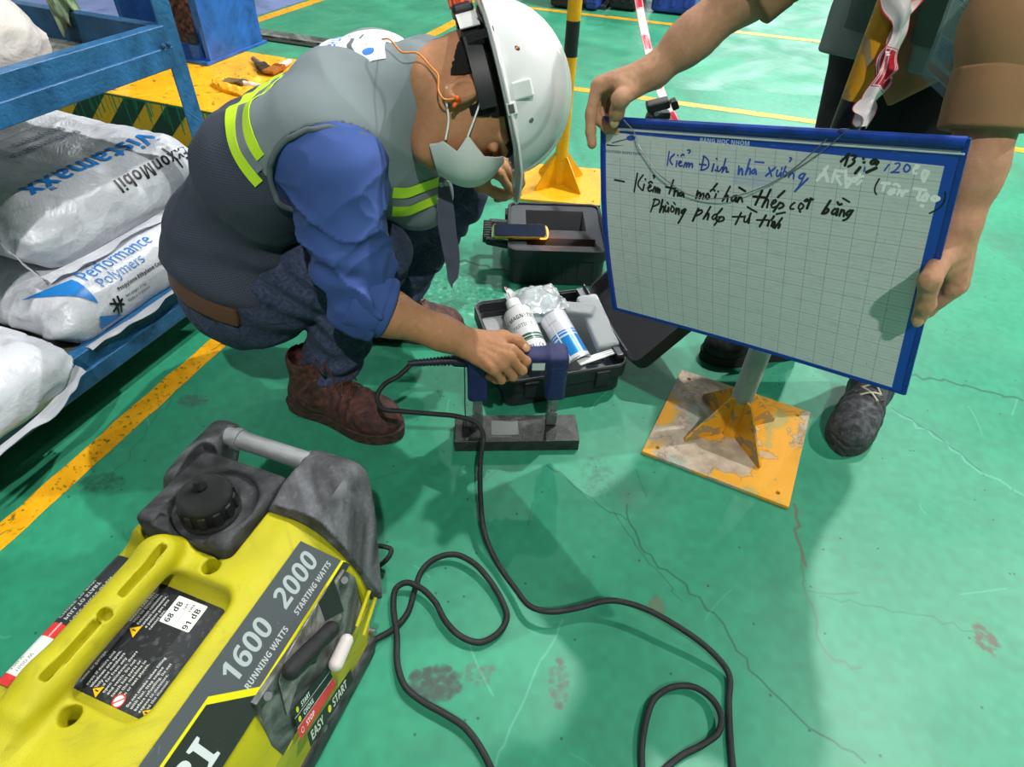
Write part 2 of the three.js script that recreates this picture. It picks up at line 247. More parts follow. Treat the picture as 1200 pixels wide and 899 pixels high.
  const gs = [q(FX0, FX1, FZ0, FZ1, true), q(-14, 14, -16, FZ0), q(-14, 14, FZ1, 9), q(-14, FX0, FZ0, FZ1), q(FX1, 14, FZ0, FZ1), put(new THREE.BoxGeometry(28.6, 0.2, 25.6), [0, -0.101, -3.5])].map((g) => g.toNonIndexed());
  const g = mergeGeometries(gs, true); for (const r of g.groups) r.materialIndex = Math.min(1, r.materialIndex);
  near.wrapS = near.wrapT = THREE.ClampToEdgeWrapping;
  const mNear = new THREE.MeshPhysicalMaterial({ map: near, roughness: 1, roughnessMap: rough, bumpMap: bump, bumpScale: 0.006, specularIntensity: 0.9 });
  for (const t of [bump, rough]) { t.repeat.set(1, -1); t.offset.set(0, 1); }
  const mFar = new THREE.MeshPhysicalMaterial({ map: rep(farT, 3), roughness: 1, roughnessMap: rep(farR, 2.6), bumpMap: rep(grainT, 1.4), bumpScale: 0.002 });
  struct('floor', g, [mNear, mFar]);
}
const paintT = pixelTex(512, (u, v, o) => { const n = torus(u, v, 2, 6), m = torus(v + 0.4, u, 10, 3), w = Math.max(0, m - 0.2) * 2.4; o[0] = lerp(232, 60, w) + 30 * n; o[1] = lerp(165, 70, w) + 28 * n; o[2] = lerp(18, 40, w) + 20 * n; });
const linePaint = new THREE.MeshPhysicalMaterial({ map: rep(paintT, 0.5), roughness: 0.42 });
function stripe(name, a, b, w, material = linePaint) { // a painted band on the floor, worn along its edges
  const d = V().subVectors(b, a), L = d.length(), u = d.clone().normalize(), s = V(-u.z, 0, u.x), n = Math.ceil(L / 0.04);
  const ph = rr(0, 50), edge = (k, t) => k * (w / 2 + 0.0035 * noise(t * 26, k * 5, ph) + 0.002 * noise(t * 90, k * 3, ph));
  const g = grid(n, 2, (q, v) => V(0, 0.0012, 0).add(a).addScaledVector(u, q * L).addScaledVector(s, edge(1, q * L) * (1 - v) + edge(-1, q * L) * v));
  const U = g.attributes.uv, P = g.attributes.position; for (let i = 0; i < P.count; i++) U.setXY(i, P.getX(i), P.getZ(i));
  return struct(name, g, material);
}
{
  const m0 = gp(0, 630), m1 = gp(275, 384), dir = V().subVectors(m1, m0).normalize();
  stripe('trim_1', m0.clone().addScaledVector(dir, -0.6), m1.clone().addScaledVector(dir, 0.55), 0.063);
  const l1 = gp(652, 13), l2 = gp(980, 51), d1 = V().subVectors(l2, l1).normalize(); stripe('trim_2', l1.clone().addScaledVector(d1, -1.2), l2.clone().addScaledVector(d1, 5), 0.075);
  const k1 = gp(680, 105), k2 = gp(970, 145), d2 = V().subVectors(k2, k1).normalize(); stripe('trim_3', k1.clone().addScaledVector(d2, -0.9), k2.clone().addScaledVector(d2, 4), 0.07);
  const b1 = gp(492, 48), b2 = gp(524, 31), d3 = V().subVectors(b2, b1).normalize(); stripe('trim_4', b1.clone().addScaledVector(d3, -0.2), b2.clone().addScaledVector(d3, 0.9), 0.085);
  const c1 = gp(307, 22), c2 = gp(370, 1), d4 = V().subVectors(c2, c1).normalize(); stripe('trim_5', c1.clone().addScaledVector(d4, -1.5), c2.clone().addScaledVector(d4, 6), 0.1);
  const bay = c1.clone().addScaledVector(d4, 1.6), side = V(d4.z, 0, -d4.x); if (side.x > 0) side.negate();
  stripe('trim_6', bay.clone().addScaledVector(d4, -3).addScaledVector(side, 1.58), bay.clone().addScaledVector(d4, 5).addScaledVector(side, 1.58), 3.0, mat('#7d8fc6', 0.4, { map: dirtT, mapSize: 2 }));
}
{
  const wall = mat('#a3a9a5', 0.8, { map: dirtT, mapSize: 4 }), X0 = -14, X1 = 14, Z0 = -16, Z1 = 9, HT = 8.2, T = 0.3;
  const w = (x, y, z, dx, dy, dz) => put(boxUV(new THREE.BoxGeometry(dx, dy, dz)), [x, y, z]);
  struct('wall_left', w(X0 - T / 2, HT / 2, -3.5, T, HT, 25 + 2 * T), wall); struct('wall_right', w(X1 + T / 2, HT / 2, -3.5, T, HT, 25 + 2 * T), wall); struct('wall_front', w(0, HT / 2, Z1 + T / 2, 28, HT, T), wall);
  const wx0 = 2.2, wx1 = 9.6, wy0 = 1.6, wy1 = 6.2;          // daylight opening in the far wall
  struct('wall_back', [w((X0 + wx0) / 2, HT / 2, Z0 - T / 2, wx0 - X0, HT, T), w((X1 + wx1) / 2, HT / 2, Z0 - T / 2, X1 - wx1, HT, T), w((wx0 + wx1) / 2, wy0 / 2, Z0 - T / 2, wx1 - wx0, wy0, T), w((wx0 + wx1) / 2, (HT + wy1) / 2, Z0 - T / 2, wx1 - wx0, HT - wy1, T)], wall);
  const fr = mat('#8d9499', 0.5, { metalness: 0.5 }), bars = [];
  for (let k = 0; k <= 4; k++) bars.push(w(lerp(wx0, wx1, k / 4), (wy0 + wy1) / 2, Z0 - 0.1, 0.07, wy1 - wy0, 0.08)); for (const y of [wy0, wy1]) bars.push(w((wx0 + wx1) / 2, y, Z0 - 0.1, wx1 - wx0, 0.07, 0.08));
  const win = struct('window_1', bars, fr), glass = new THREE.MeshPhysicalMaterial({ color: 0xffffff, transmission: 1, roughness: 0.02, thickness: 0 });
  for (let k = 0; k < 4; k++) part('pane', new THREE.PlaneGeometry((wx1 - wx0) / 4 - 0.06, wy1 - wy0 - 0.06).translate(lerp(wx0, wx1, (k + 0.5) / 4), (wy0 + wy1) / 2, Z0 - 0.1), glass, win);
  struct('ceiling', w(0, HT + 0.1, -3.5, 28.6, 0.2, 25.6), mat('#94999a', 0.85));
  const shade = mat('#9aa0a2', 0.4, { metalness: 0.8, side: THREE.DoubleSide }), glow = new THREE.MeshStandardMaterial({ color: '#ffffff', emissive: '#fff6ea', emissiveIntensity: 7 });
  LAMPS.forEach(([x, z, cd], i) => {
    const l = thing('bay_lamp', 'round high-bay lamp hanging from the hall ceiling above the work area', 'lamp', [x, LAMP_Y, z], 0, 'high-bay lamps');
    part('lamp_shade', lathe([[0.05, 0.34], [0.09, 0.3], [0.13, 0.22], [0.2, 0.1], [0.26, 0.0], [0.25, 0.0], [0.18, 0.11], [0.1, 0.25]], 32), shade, l);
    part('diffuser', new THREE.CylinderGeometry(0.2, 0.2, 0.02, 32).translate(0, 0.06, 0), glow, l); part('hanger', rod(V(0, 0.33, 0), V(0, 0.8, 0), 0.012), shade, l);
    const s = new THREE.SpotLight('#fffdfa', cd, 0, 1.25, 0.2, 2); s.position.set(0, 0.03, 0); s.target.position.set(0, -5, 0); s.castShadow = true; s.shadow.radius = 4.5; s.name = 'lamp_light'; l.add(s, s.target);
  });
}

// ================================================================ steel rack with sacks, left
const blueSteel = mat('#2f6ea3', 0.42, { grain: 0.0012, grainSize: 0.3, map: dirtT, mapSize: 0.5 });
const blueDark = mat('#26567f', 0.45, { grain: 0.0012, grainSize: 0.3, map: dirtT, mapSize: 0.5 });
const RD = V(-0.338, 0, 0.941), RB = V(-0.941, 0, -0.338);          // along the rack towards the camera; into the rack
const RP = V(-0.872, 0, -1.685);                                    // foot of the visible upright
const rk = (s, y, d) => V(RP.x + RD.x * s + RB.x * d, y, RP.z + RD.z * s + RB.z * d);
{
  const r = thing('storage_rack', 'blue painted steel rack with two decks holding white sacks', 'rack', rk(0, 0, 0));
  const L = (s, y, d) => rk(s, y, d).sub(r.position), LEN = 2.0, DEP = 0.92;
  const angle = (s, d, sx, sd) => [bar(L(s, 0, d), L(s, 1.9, d), 0.05, 0.004, 0.001, RB), bar(L(s + sx * 0.023, 0, d + sd * 0.025), L(s + sx * 0.023, 1.9, d + sd * 0.025), 0.004, 0.05, 0.001, RB)];
  part('upright', [bar(L(0, 0, 0.0), L(0, 1.9, 0.0), 0.052, 0.004, 0.001, RB), bar(L(-0.024, 0, 0.025), L(-0.024, 1.9, 0.025), 0.004, 0.052, 0.001, RB)], blueSteel, r);
  part('upright', angle(LEN, 0, -1, 1), blueSteel, r); part('upright', angle(0, DEP, 1, -1), blueSteel, r); part('upright', angle(LEN, DEP, -1, -1), blueSteel, r);
  const beam = (y, d, s0 = 0.02, s1 = LEN) => [bar(L(s0, y - 0.022, d), L(s1, y - 0.022, d), 0.042, 0.046, 0.003), bar(L(s0, y + 0.022, d + 0.004), L(s1, y + 0.022, d + 0.004), 0.034, 0.046, 0.003)];
  part('beam', beam(0.748, 0.0), blueSteel, r); part('beam', beam(0.748, DEP), blueDark, r);
  part('beam', beam(0.145, -0.005), blueSteel, r); part('beam', beam(0.145, DEP), blueDark, r);
  for (const y of [0.745, 0.145]) { part('end_beam', bar(L(0.0, y, 0.02), L(0.0, y, DEP), 0.03, 0.08, 0.002), blueDark, r); part('end_beam', bar(L(LEN, y, 0.02), L(LEN, y, DEP), 0.03, 0.08, 0.002), blueDark, r); }
  const deck = mat('#a9a9a2', 0.6, { map: dustT, mapSize: 0.7, metalness: 0.2 });
  for (const y of [0.715, 0.165]) part('deck', bar(L(0.02, y, DEP / 2), L(LEN, y, DEP / 2), DEP - 0.04, 0.006, 0.002), deck, r);
  for (const s of [0.012, 0.03]) part('rivet', put(new THREE.SphereGeometry(0.006, 12, 8), L(s + 0.02, 0.755, -0.022).toArray()), blueSteel, r);
}
const plastic = (c) => { const m = mat(c, 0.34, { grain: 0.0012, grainSize: 0.35, map: cleanT, mapSize: 0.9 }); m.sheen = 0.1; return m; };
const sackWhite = plastic('#d6d9e1'), sackGrey = plastic('#d9dadc');
const BLUE = '#1c78c4';
// a filled plastic sack: local x along its length, z towards the front
function sack(label, pos, turn, [a, b, c], seed, o = {}) {
  const f = (x, y, z) => {
    const e = Math.abs(x) / a, pinch = 1 - 0.55 * sstep(0.62, 1.0, e), bb = b * pinch, px = Math.max(Math.abs(x) - a + b * 0.9, 0), pz = Math.max(Math.abs(z) - c + b * 0.95, 0);
    const slump = (o.slump ?? 0) * x + (o.bow ?? 0) * (x * x) / a;
    const q = Math.sqrt((px / (b * 0.9)) ** 2 + (pz / (b * 0.95)) ** 2 + ((y - slump) / bb) ** 2 * 1.0) - 1;
    const core = Math.max(Math.abs(y - slump) - bb, q * b * 0.7);
    const d = smax(q * b * 0.62, core, 0.02) * 0.8;
    const edge = sstep(0.5, 0.95, e);
    return d + 0.006 * fbm(x * 7 + seed, y * 7, z * 7, 3) + edge * 0.010 * Math.abs(noise(x * 6 + seed, y * 26, z * 22 + seed)) + 0.0022 * Math.abs(noise(x * 16 + seed + y * 12, y * 30, z * 20));
  };
  const t = thing('sack', label, 'sack', pos, turn, 'white sacks of polymer on the rack');
  part('sack_body', solid(f, V(-a - 0.03, -b - 0.05 - Math.abs(o.bow ?? 0) * a, -c - 0.03), V(a + 0.03, b + 0.06 + Math.abs(o.bow ?? 0) * a, c + 0.03), 0.0085), o.material ?? sackWhite, t);
  return { t, f };
}
function sackPrint(s, w, h, c, U, W, N, draw, name = 'print', scale = 1400) {
  const t = canvasTex(Math.round(w * scale), Math.round(h * scale), draw); t.wrapS = t.wrapT = THREE.ClampToEdgeWrapping;
  part(name, patch(s.f, c, U.clone().setLength(w / 2), W.clone().setLength(h / 2), N, 24, 14, 0.0012), inkMat(t, 0.42), s.t);
}
const txt = (g, s, x, y, size, col, o = {}) => { g.save(); g.translate(x, y); if (o.rot) g.rotate(o.rot); if (o.sx) g.scale(o.sx, 1); g.fillStyle = col; g.font = (o.bold === false ? '' : 'bold ') + size + 'px ' + (o.font ?? 'sans-serif'); g.textAlign = o.align ?? 'left'; g.textBaseline = 'middle'; g.fillText(s, 0, 0); g.restore(); };
// a flap: the flat welded edge strip along a sack
const flap = (pts, w, dirs) => slab(40, 3, (u, v) => { const c = CR(pts).getPoint(u), d = dirs.clone().multiplyScalar(w * (v) * (0.8 + 0.35 * noise(u * 6, w * 90))); return c.add(d).add(V(0, 0.004 * noise(u * 14, v * 2, 3) * v * 2, 0)); }, 0.0018);
{
  const turn = Math.atan2(0.941, -0.338) * -1;            // local +x runs along RD
  // local frame: x -> RD (towards camera), z -> ?  (x cross y = z)
  const A = -Math.atan2(RD.z, RD.x);
  const Zl = V(0, 0, 1).applyAxisAngle(V(0, 1, 0), A);     // world direction of local z (into the rack or out of it)
  const out = Zl.dot(RB) < 0 ? 1 : -1;                    // sign of local z that faces the aisle
  const U = V(-1, 0, 0), F = V(0, 0, out);                // reading direction seen from the aisle: away from the camera is to the right
  // lower sacks
  const s2 = sack('white sack lying under the top sack, blue polymer name on its aisle side', rk(0.27, 0.240, 0.23), A, [0.325, 0.088, 0.25], 3, { slump: -0.02 });
  sackPrint(s2, 0.42, 0.15, V(0.065, 0.03, 0.2 * out), U, V(0, 1, -out * 0.55), V(0, 0.6, out), (g, w, h) => {
    txt(g, 'Performance', w * 0.25, h * 0.17, h * 0.24, BLUE, { bold: false }); txt(g, 'Polymers', w * 0.28, h * 0.38, h * 0.22, BLUE, { bold: false });
    txt(g, 'Propylene Ethylene Copolymer', w * 0.34, h * 0.60, h * 0.085, '#20242a', {}); txt(g, 'Net weight 25 kg', w * 0.36, h * 0.76, h * 0.06, '#555', { bold: false }); txt(g, 'Made in Singapore', w * 0.36, h * 0.84, h * 0.06, '#555', { bold: false });
    g.fillStyle = BLUE; g.beginPath(); g.moveTo(w * 0.02, h * 0.02); g.lineTo(w * 0.22, h * 0.12); g.lineTo(w * 0.20, h * 0.62); g.quadraticCurveTo(w * 0.13, h * 0.3, w * 0.02, h * 0.02); g.fill(); g.beginPath(); g.moveTo(w * 0.16, h * 0.8); g.lineTo(w * 0.3, h * 0.99); g.lineTo(w * 0.14, h * 0.99); g.fill();
    g.strokeStyle = '#15181c'; g.lineWidth = h * 0.035; g.beginPath(); g.moveTo(w * 0.25, h * 0.72); g.lineTo(w * 0.33, h * 0.86); g.moveTo(w * 0.285, h * 0.68); g.lineTo(w * 0.275, h * 0.95); g.moveTo(w * 0.315, h * 0.68); g.lineTo(w * 0.295, h * 0.95); g.moveTo(w * 0.245, h * 0.86); g.lineTo(w * 0.335, h * 0.76); g.stroke();
  });
  part('weld_flap', flap([V(0.27, -0.055, 0.225 * out), V(0.1, -0.052, 0.243 * out), V(-0.1, -0.05, 0.243 * out), V(-0.27, -0.05, 0.225 * out)], 0.04, V(0, 0.25, out)), sackWhite, s2.t);
  const s5 = sack('white sack behind and under the top sack, black letters at its end', rk(0.66, 0.262, 0.56), A, [0.40, 0.10, 0.27], 11, {});
  sackPrint(s5, 0.2, 0.16, V(0.26, 0.05, 0.08 * out), U, V(0, 0.3, -out), V(0, 1, 0.2 * out), (g, w, h) => { txt(g, 'EX', w * 0.12, h * 0.35, h * 0.34, '#17191d', { rot: -0.25 }); g.fillStyle = BLUE; g.beginPath(); g.moveTo(w * 0.5, h * 0.62); g.lineTo(w * 0.98, h * 0.5); g.lineTo(w * 0.98, h); g.fill(); });
  const s3 = sack('white sack nearest the photographer, its welded end overhanging the lower beam', rk(0.93, 0.245, 0.14), A, [0.34, 0.095, 0.26], 23, { slump: 0.02, bow: 0.0 });
  part('weld_flap', flap([V(-0.32, -0.04, 0.20 * out), V(-0.2, -0.05, 0.245 * out), V(0.05, -0.05, 0.255 * out), V(0.3, -0.04, 0.235 * out)], 0.035, V(0, -0.12, out)), sackWhite, s3.t);
  sackPrint(s3, 0.12, 0.06, V(-0.16, 0.07, 0.10 * out), U, V(0, 0.2, -out), V(0, 1, 0), (g, w, h) => { txt(g, 'P. R. L.', w * 0.1, h * 0.5, h * 0.36, '#333', {}); });
  // top sack, printed upside down for the aisle
  const s1 = sack('white sack on top of the pile, large blue upside-down print on its front slope', rk(0.20, 0.398, 0.375), A, [0.315, 0.108, 0.30], 41, { slump: -0.015 });
  sackPrint(s1, 0.52, 0.42, V(-0.035, 0.08, 0.12 * out), U, V(0, 0.5, -out * 0.9), V(0, 1, 0.9 * out), (g, w, h) => {
    g.save(); g.translate(w, h); g.rotate(Math.PI);
    txt(g, 'Vistamaxx', w * 0.20, h * 0.37, h * 0.165, BLUE, { sx: 1.12 }); txt(g, 'TM', w * 0.83, h * 0.32, h * 0.03, BLUE); txt(g, 'E', w * 0.11, h * 0.17, h * 0.11, '#17191d', {}); txt(g, 'xxonMobil', w * 0.155, h * 0.17, h * 0.11, '#17191d', {}); g.strokeStyle = '#17191d'; g.lineWidth = h * 0.013; g.beginPath(); g.moveTo(w * 0.205, h * 0.10); g.lineTo(w * 0.245, h * 0.25); g.stroke();
    txt(g, 'Performance', w * 0.34, h * 0.72, h * 0.085, '#5c6f8e', { bold: false }); txt(g, 'Polymers', w * 0.34, h * 0.82, h * 0.085, '#5c6f8e', { bold: false });
    g.fillStyle = BLUE; g.beginPath(); g.moveTo(w * 0.015, h * 0.4); g.lineTo(w * 0.115, h * 0.62); g.lineTo(w * 0.15, h * 0.46); g.quadraticCurveTo(w * 0.08, h * 0.46, w * 0.015, h * 0.4); g.fill();
    g.restore(); g.strokeStyle = 'rgba(40,44,50,.75)'; g.lineWidth = 2; g.beginPath(); g.moveTo(w * 0.4, h * 0.06); g.lineTo(w * 0.66, h * 0.055); g.stroke();
  });
  part('weld_flap', flap([V(0.29, -0.07, 0.262 * out), V(0.15, -0.065, 0.285 * out), V(-0.1, -0.06, 0.287 * out), V(-0.28, -0.055, 0.265 * out)], 0.034, V(0, -0.1, out)), sackWhite, s1.t);
  part('weld_flap', flap([V(0.29, -0.065, 0.26 * out), V(0.305, 0.0, 0.23 * out), V(0.295, 0.06, 0.15 * out)], 0.03, V(0.4, 0, out)), sackWhite, s1.t);
  // upper deck: pale crumpled sack and a green plastic sheet
  const pink = plastic('#e6dcd6');
  const up = sack('pale pinkish crumpled sack on the upper deck of the rack', rk(0.55, 0.82, 0.22), A + 0.10, [0.34, 0.13, 0.20], 57, { material: pink, bow: -0.1 }); 
  const up2 = sack('grey-white slack sack behind the pinkish sack on the upper deck', rk(0.45, 0.81, 0.62), A - 0.2, [0.27, 0.11, 0.17], 77, { material: plastic('#cfccca') });
  const gs = thing('plastic_sheet', 'crumpled translucent pale green plastic sheet on the upper deck', 'sheet', rk(0.30, 0.722, 0.50));
  const P = (s, y, d) => rk(s, y, d).sub(gs.position);
  const q = [gp(46, -8, 0.86), gp(80, -12, 0.84), gp(74, 42, 0.735), gp(102, 24, 0.745)].map((p) => p.sub(gs.position));
  part('sheet', slab(30, 30, (u, v) => { const p = q[0].clone().multiplyScalar((1 - u) * (1 - v)).addScaledVector(q[1], u * (1 - v)).addScaledVector(q[2], (1 - u) * v).addScaledVector(q[3], u * v); p.y += 0.035 * Math.abs(noise(u * 3.2, v * 2.2, 4)) + 0.02 * noise(u * 7, v * 3, 9); return p; }, 0.0008), new THREE.MeshPhysicalMaterial({ color: hex('#d3e0b8'), roughness: 0.35, transmission: 0.35, thickness: 0, side: THREE.DoubleSide }), gs);
  single('paper_slip', 'white slip of paper lying beside the green sheet on the upper deck', 'paper', bar(rk(0.42, 0.722, 0.36), rk(0.52, 0.722, 0.42), 0.09, 0.001, 0.0004), mat('#dfe2dc', 0.6));
}

// ================================================================ column on its yellow kerb
{
  const o0 = gp(221, 126, 0.2); o0.y = 0;                  // a point on the top front edge
  const K = (s, y, d) => o0.clone().addScaledVector(CX, s).addScaledVector(AX, d).setY(y);
  const stripes = canvasTex(1024, 256, (g, w, h) => {
    g.fillStyle = '#23302c'; g.fillRect(0, 0, w, h); g.fillStyle = '#d99a14';
    for (let k = -1; k < 9; k++) { const x = k * w / 6.5; g.beginPath(); g.moveTo(x, h); g.lineTo(x + w / 14, h); g.lineTo(x + w / 14 + h * 0.55, 0); g.lineTo(x + h * 0.55, 0); g.fill(); }
    g.fillStyle = '#17634a'; g.fillRect(0, 0, w, 12); g.strokeStyle = '#1c6e55';
    for (let k = 0; k < 70; k++) { const x = w * (0.1 + 0.9 * rnd()); g.lineWidth = rr(2, 5); g.beginPath(); g.moveTo(x, 4); g.lineTo(x + rr(-3, 3), rr(30, 190)); g.stroke(); }
    for (let k = 0; k < 700; k++) { g.fillStyle = rnd() < 0.5 ? 'rgba(20,20,18,.3)' : 'rgba(160,150,120,.2)'; g.fillRect(rr(0, w), rr(0, h), rr(1, 5), rr(1, 4)); }
  });
  stripes.wrapS = THREE.RepeatWrapping; stripes.repeat.set(1, 1);
  const yellowT = pixelTex(512, (u, v, o) => { const n = torus(u, v, 3, 5), m = torus(v + 0.4, u, 5, 4), w = Math.max(0, m - 0.28) * 4; o[0] = lerp(250, 120, w) + 24 * n; o[1] = lerp(178, 100, w) + 24 * n; o[2] = lerp(6, 70, w) + 8 * n; });
  const kerb = thing('column_kerb', 'yellow topped concrete kerb with black and yellow hazard stripes round the column', 'kerb', K(0, 0, 0));
  const L = (s, y, d) => K(s, y, d).sub(kerb.position), yel = new THREE.MeshPhysicalMaterial({ map: rep(yellowT, 0.6), roughness: 0.5 });
  part('kerb_body', [bar(L(-0.9, 0.1, 0.4), L(0.62, 0.1, 0.4), 0.8, 0.2, 0.006)], yel, kerb);
  part('striped_face', grid(20, 4, (u, v) => L(-0.9 + 1.52 * u, 0.002 + 0.195 * v, -0.0015)), printMat(stripes, 0.55), kerb);
  part('striped_face', grid(12, 4, (u, v) => L(0.6215, 0.002 + 0.195 * v, 0.8 * u)), printMat(stripes, 0.55), kerb);
  // rough lumps of yellow mortar round the base plate
  part('mortar', solid((x, y, z) => { const p = Math.hypot((x - 0) / 0.30, (z - 0) / 0.12) - 1; return Math.max(p * 0.1, y - 0.012 - 0.03 * Math.max(0, fbm(x * 16, z * 16, 3, 3) + 0.15)); }, V(-0.32, -0.02, -0.14), V(0.32, 0.06, 0.14), 0.007).applyMatrix4(new THREE.Matrix4().makeBasis(CX, V(0, 1, 0), V().crossVectors(CX, V(0, 1, 0))).setPosition(L(0.18, 0.2, 0.32))), yel, kerb);
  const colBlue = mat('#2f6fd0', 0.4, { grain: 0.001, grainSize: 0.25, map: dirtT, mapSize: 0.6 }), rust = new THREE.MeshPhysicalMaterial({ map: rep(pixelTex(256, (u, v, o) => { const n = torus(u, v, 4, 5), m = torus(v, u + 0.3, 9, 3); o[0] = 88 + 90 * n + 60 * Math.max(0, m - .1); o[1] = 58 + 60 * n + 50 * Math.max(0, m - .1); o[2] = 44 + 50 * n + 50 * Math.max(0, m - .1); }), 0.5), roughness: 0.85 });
  const f0 = gp(247, 72, 0.215), col = thing('steel_column', 'bright blue painted steel H-column standing on the yellow kerb', 'column', V(f0.x, 0.2, f0.z));
  const C = (s, y, d) => V().addScaledVector(CX, s).addScaledVector(AX, d).setY(y), H = 7.9;
  part('flange', bar(C(-0.012, 0, 0.21), C(-0.012, H, 0.21), 0.42, 0.024, 0.002, CX.clone()), colBlue, col); part('flange', bar(C(-0.5, 0, 0.21), C(-0.5, H, 0.21), 0.42, 0.024, 0.002, CX.clone()), colBlue, col);
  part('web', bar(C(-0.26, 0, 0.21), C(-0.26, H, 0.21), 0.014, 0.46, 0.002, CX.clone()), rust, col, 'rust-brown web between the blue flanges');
  part('stiffener', bar(C(-0.05, 0.0, 0.05), C(-0.05, 0.5, 0.05), 0.012, 0.07, 0.002, CX.clone()), colBlue, col);
  part('base_plate', bar(C(-0.26, 0.008, -0.03), C(-0.26, 0.008, 0.45), 0.53, 0.016, 0.003), colBlue, col);
  const nut = (p) => { const b = V(p.x, 0.216, p.z), n = thing('anchor_bolt', '', '', b); part('nut', new THREE.CylinderGeometry(0.036, 0.036, 0.035, 6).translate(0, 0.0175, 0), colBlue, n); part('nut', new THREE.CylinderGeometry(0.034, 0.034, 0.03, 6).rotateY(0.4).translate(0, 0.05, 0), colBlue, n); part('thread', new THREE.CylinderGeometry(0.022, 0.022, 0.11, 20).translate(0, 0.055, 0), mat('#3b4658', 0.6, { metalness: 0.4, grain: 0.002, grainSize: 0.02 }), n, 'dark threaded end'); return n; };
  const b1 = col.position.clone().add(C(-0.09, 0, 0.02)); tag(nut(b1), 'anchor bolt with blue double nuts and dark thread at the foot of the column', 'bolt');
  // paint brushes left on the kerb
  const brush = (label, px, turn, L1, bristle, handle, ferr) => {
    const b = thing('paint_brush', label, 'brush', gp(px[0], px[1], 0.206), turn, 'paint brushes on the kerb');
    part('bristles', slab(16, 6, (u, v) => V(-0.02 - 0.075 * u, 0.014 + (v - 0.5) * 0.012 * (1 - 0.3 * u), 0).add(V(0, 0, 0)), 0.001).scale(1, 1, 1), mat(bristle, 0.95), b);
    part('bristles', solid((x, y, z) => rbox(V(-0.05, 0.012, 0), V(0.04, 0.011 - 0.06 * Math.max(0, -x - 0.03), 0.026 + 0.1 * Math.max(0, -x - 0.03)), 0.004)(x, y, z) + 0.0016 * Math.sin(z * 900 + 3 * noise(x * 30, z * 90)), V(-0.1, -0.005, -0.04), V(0.0, 0.035, 0.04), 0.0028), mat(bristle, 0.95, { grain: 0.003, grainSize: 0.02 }), b);
    part('ferrule', box(0.035, 0.024, 0.056, [0.005, 0.013, 0], undefined, 0.004), mat(ferr, 0.5, { metalness: 0.5 }), b);
    part('handle', solid(union(0.02, cap(V(0.02, 0.013, 0), V(0.06, 0.013, 0), 0.014, 0.01), cap(V(0.06, 0.013, 0), V(L1, 0.013, 0), 0.010, 0.013)), V(0, -0.01, -0.03), V(L1 + 0.03, 0.04, 0.03), 0.004), mat(handle, 0.5), b);
  };
  brush('paint brush with pale bristles and cream handle, nearest of three on the kerb', [283, 101], -0.3, 0.13, '#b79a66', '#e6ddcf', '#6b5a3c');
  brush('paint brush with brown worn handle lying between the other two brushes', [307, 80], 2.2, 0.12, '#5a4a36', '#7d6a55', '#4b4336');
  brush('paint brush with white end and orange bristles behind the other two', [327, 82], 1.3, 0.1, '#c77b2a', '#ded8cf', '#b05f2b');
  single('cover_plate', 'grey steel gutter plate on the floor behind the kerb', 'plate', bar(gp(300, 38, 0.01), gp(470, 62, 0.01), 0.12, 0.02, 0.004), mat('#9ba19c', 0.5, { metalness: 0.4, map: dustT, mapSize: 0.8 }));
  single('gutter_slot', 'dark gap strip running beside the grey gutter plate', 'slot', bar(gp(304, 45, 0.004), gp(462, 68, 0.004), 0.05, 0.012, 0.002), mat('#1c1f1d', 0.8));
}

// ================================================================ barrier posts
const yellowPaint = mat('#f0b010', 0.38, { grain: 0.0006, grainSize: 0.15, map: cleanT, mapSize: 0.4 });
const blackPaint = mat('#1d1f20', 0.45, { grain: 0.0008, grainSize: 0.15 });
function barrierPost(label, pos, turn, lean, mats, bands, size = 0.36) {
  const t = thing('barrier_post', label, 'barrier post', pos, turn), h = size / 2;
  const sh = new THREE.Shape([[-h, -h], [h, -h], [h, h], [-h, h]].map((p) => new THREE.Vector2(...p)));
  for (const [a, b] of [[-1, -1], [1, -1], [1, 1], [-1, 1]]) { const c = new THREE.Path(); c.absarc(a * (h - 0.03), b * (h - 0.03), 0.006, 0, 7, true); sh.holes.push(c); }
  const g = boxUV(new THREE.ExtrudeGeometry(sh, { depth: 0.008, bevelEnabled: true, bevelThickness: 0.001, bevelSize: 0.001, bevelSegments: 1, curveSegments: 12 }).rotateX(-Math.PI / 2).translate(0, 0.001, 0));
  { const U = g.attributes.uv; for (let i = 0; i < U.count; i++) U.setXY(i, U.getX(i) / size + 0.5, U.getY(i) / size + 0.5); }
  part('base_plate', g, mats.plate, t);
  const r = 0.026, top = V(0, 1.06, 0).add(lean), L = (y) => V().lerpVectors(V(0, 0.008, 0), top, (y - 0.008) / 1.05);
  for (let k = 0; k < 4; k++) part('gusset', prism([[r - 0.006, 0], [0.135, 0], [0.135, 0.012], [r + 0.012, 0.125], [r - 0.006, 0.125]], 0.006, 0.001).rotateY(Math.PI / 4 + k * Math.PI / 2).translate(0, 0.0085, 0), mats.gusset, t);
  for (const [a, b, m, l] of bands) part('pole_band', rod(L(a), L(b), r, r, 28), m, t, l);
  part('pole_cap', new THREE.SphereGeometry(r, 20, 10, 0, 6.3, 0, 1.6).translate(top.x, top.y, top.z), mats.cap, t);
  return t;
}
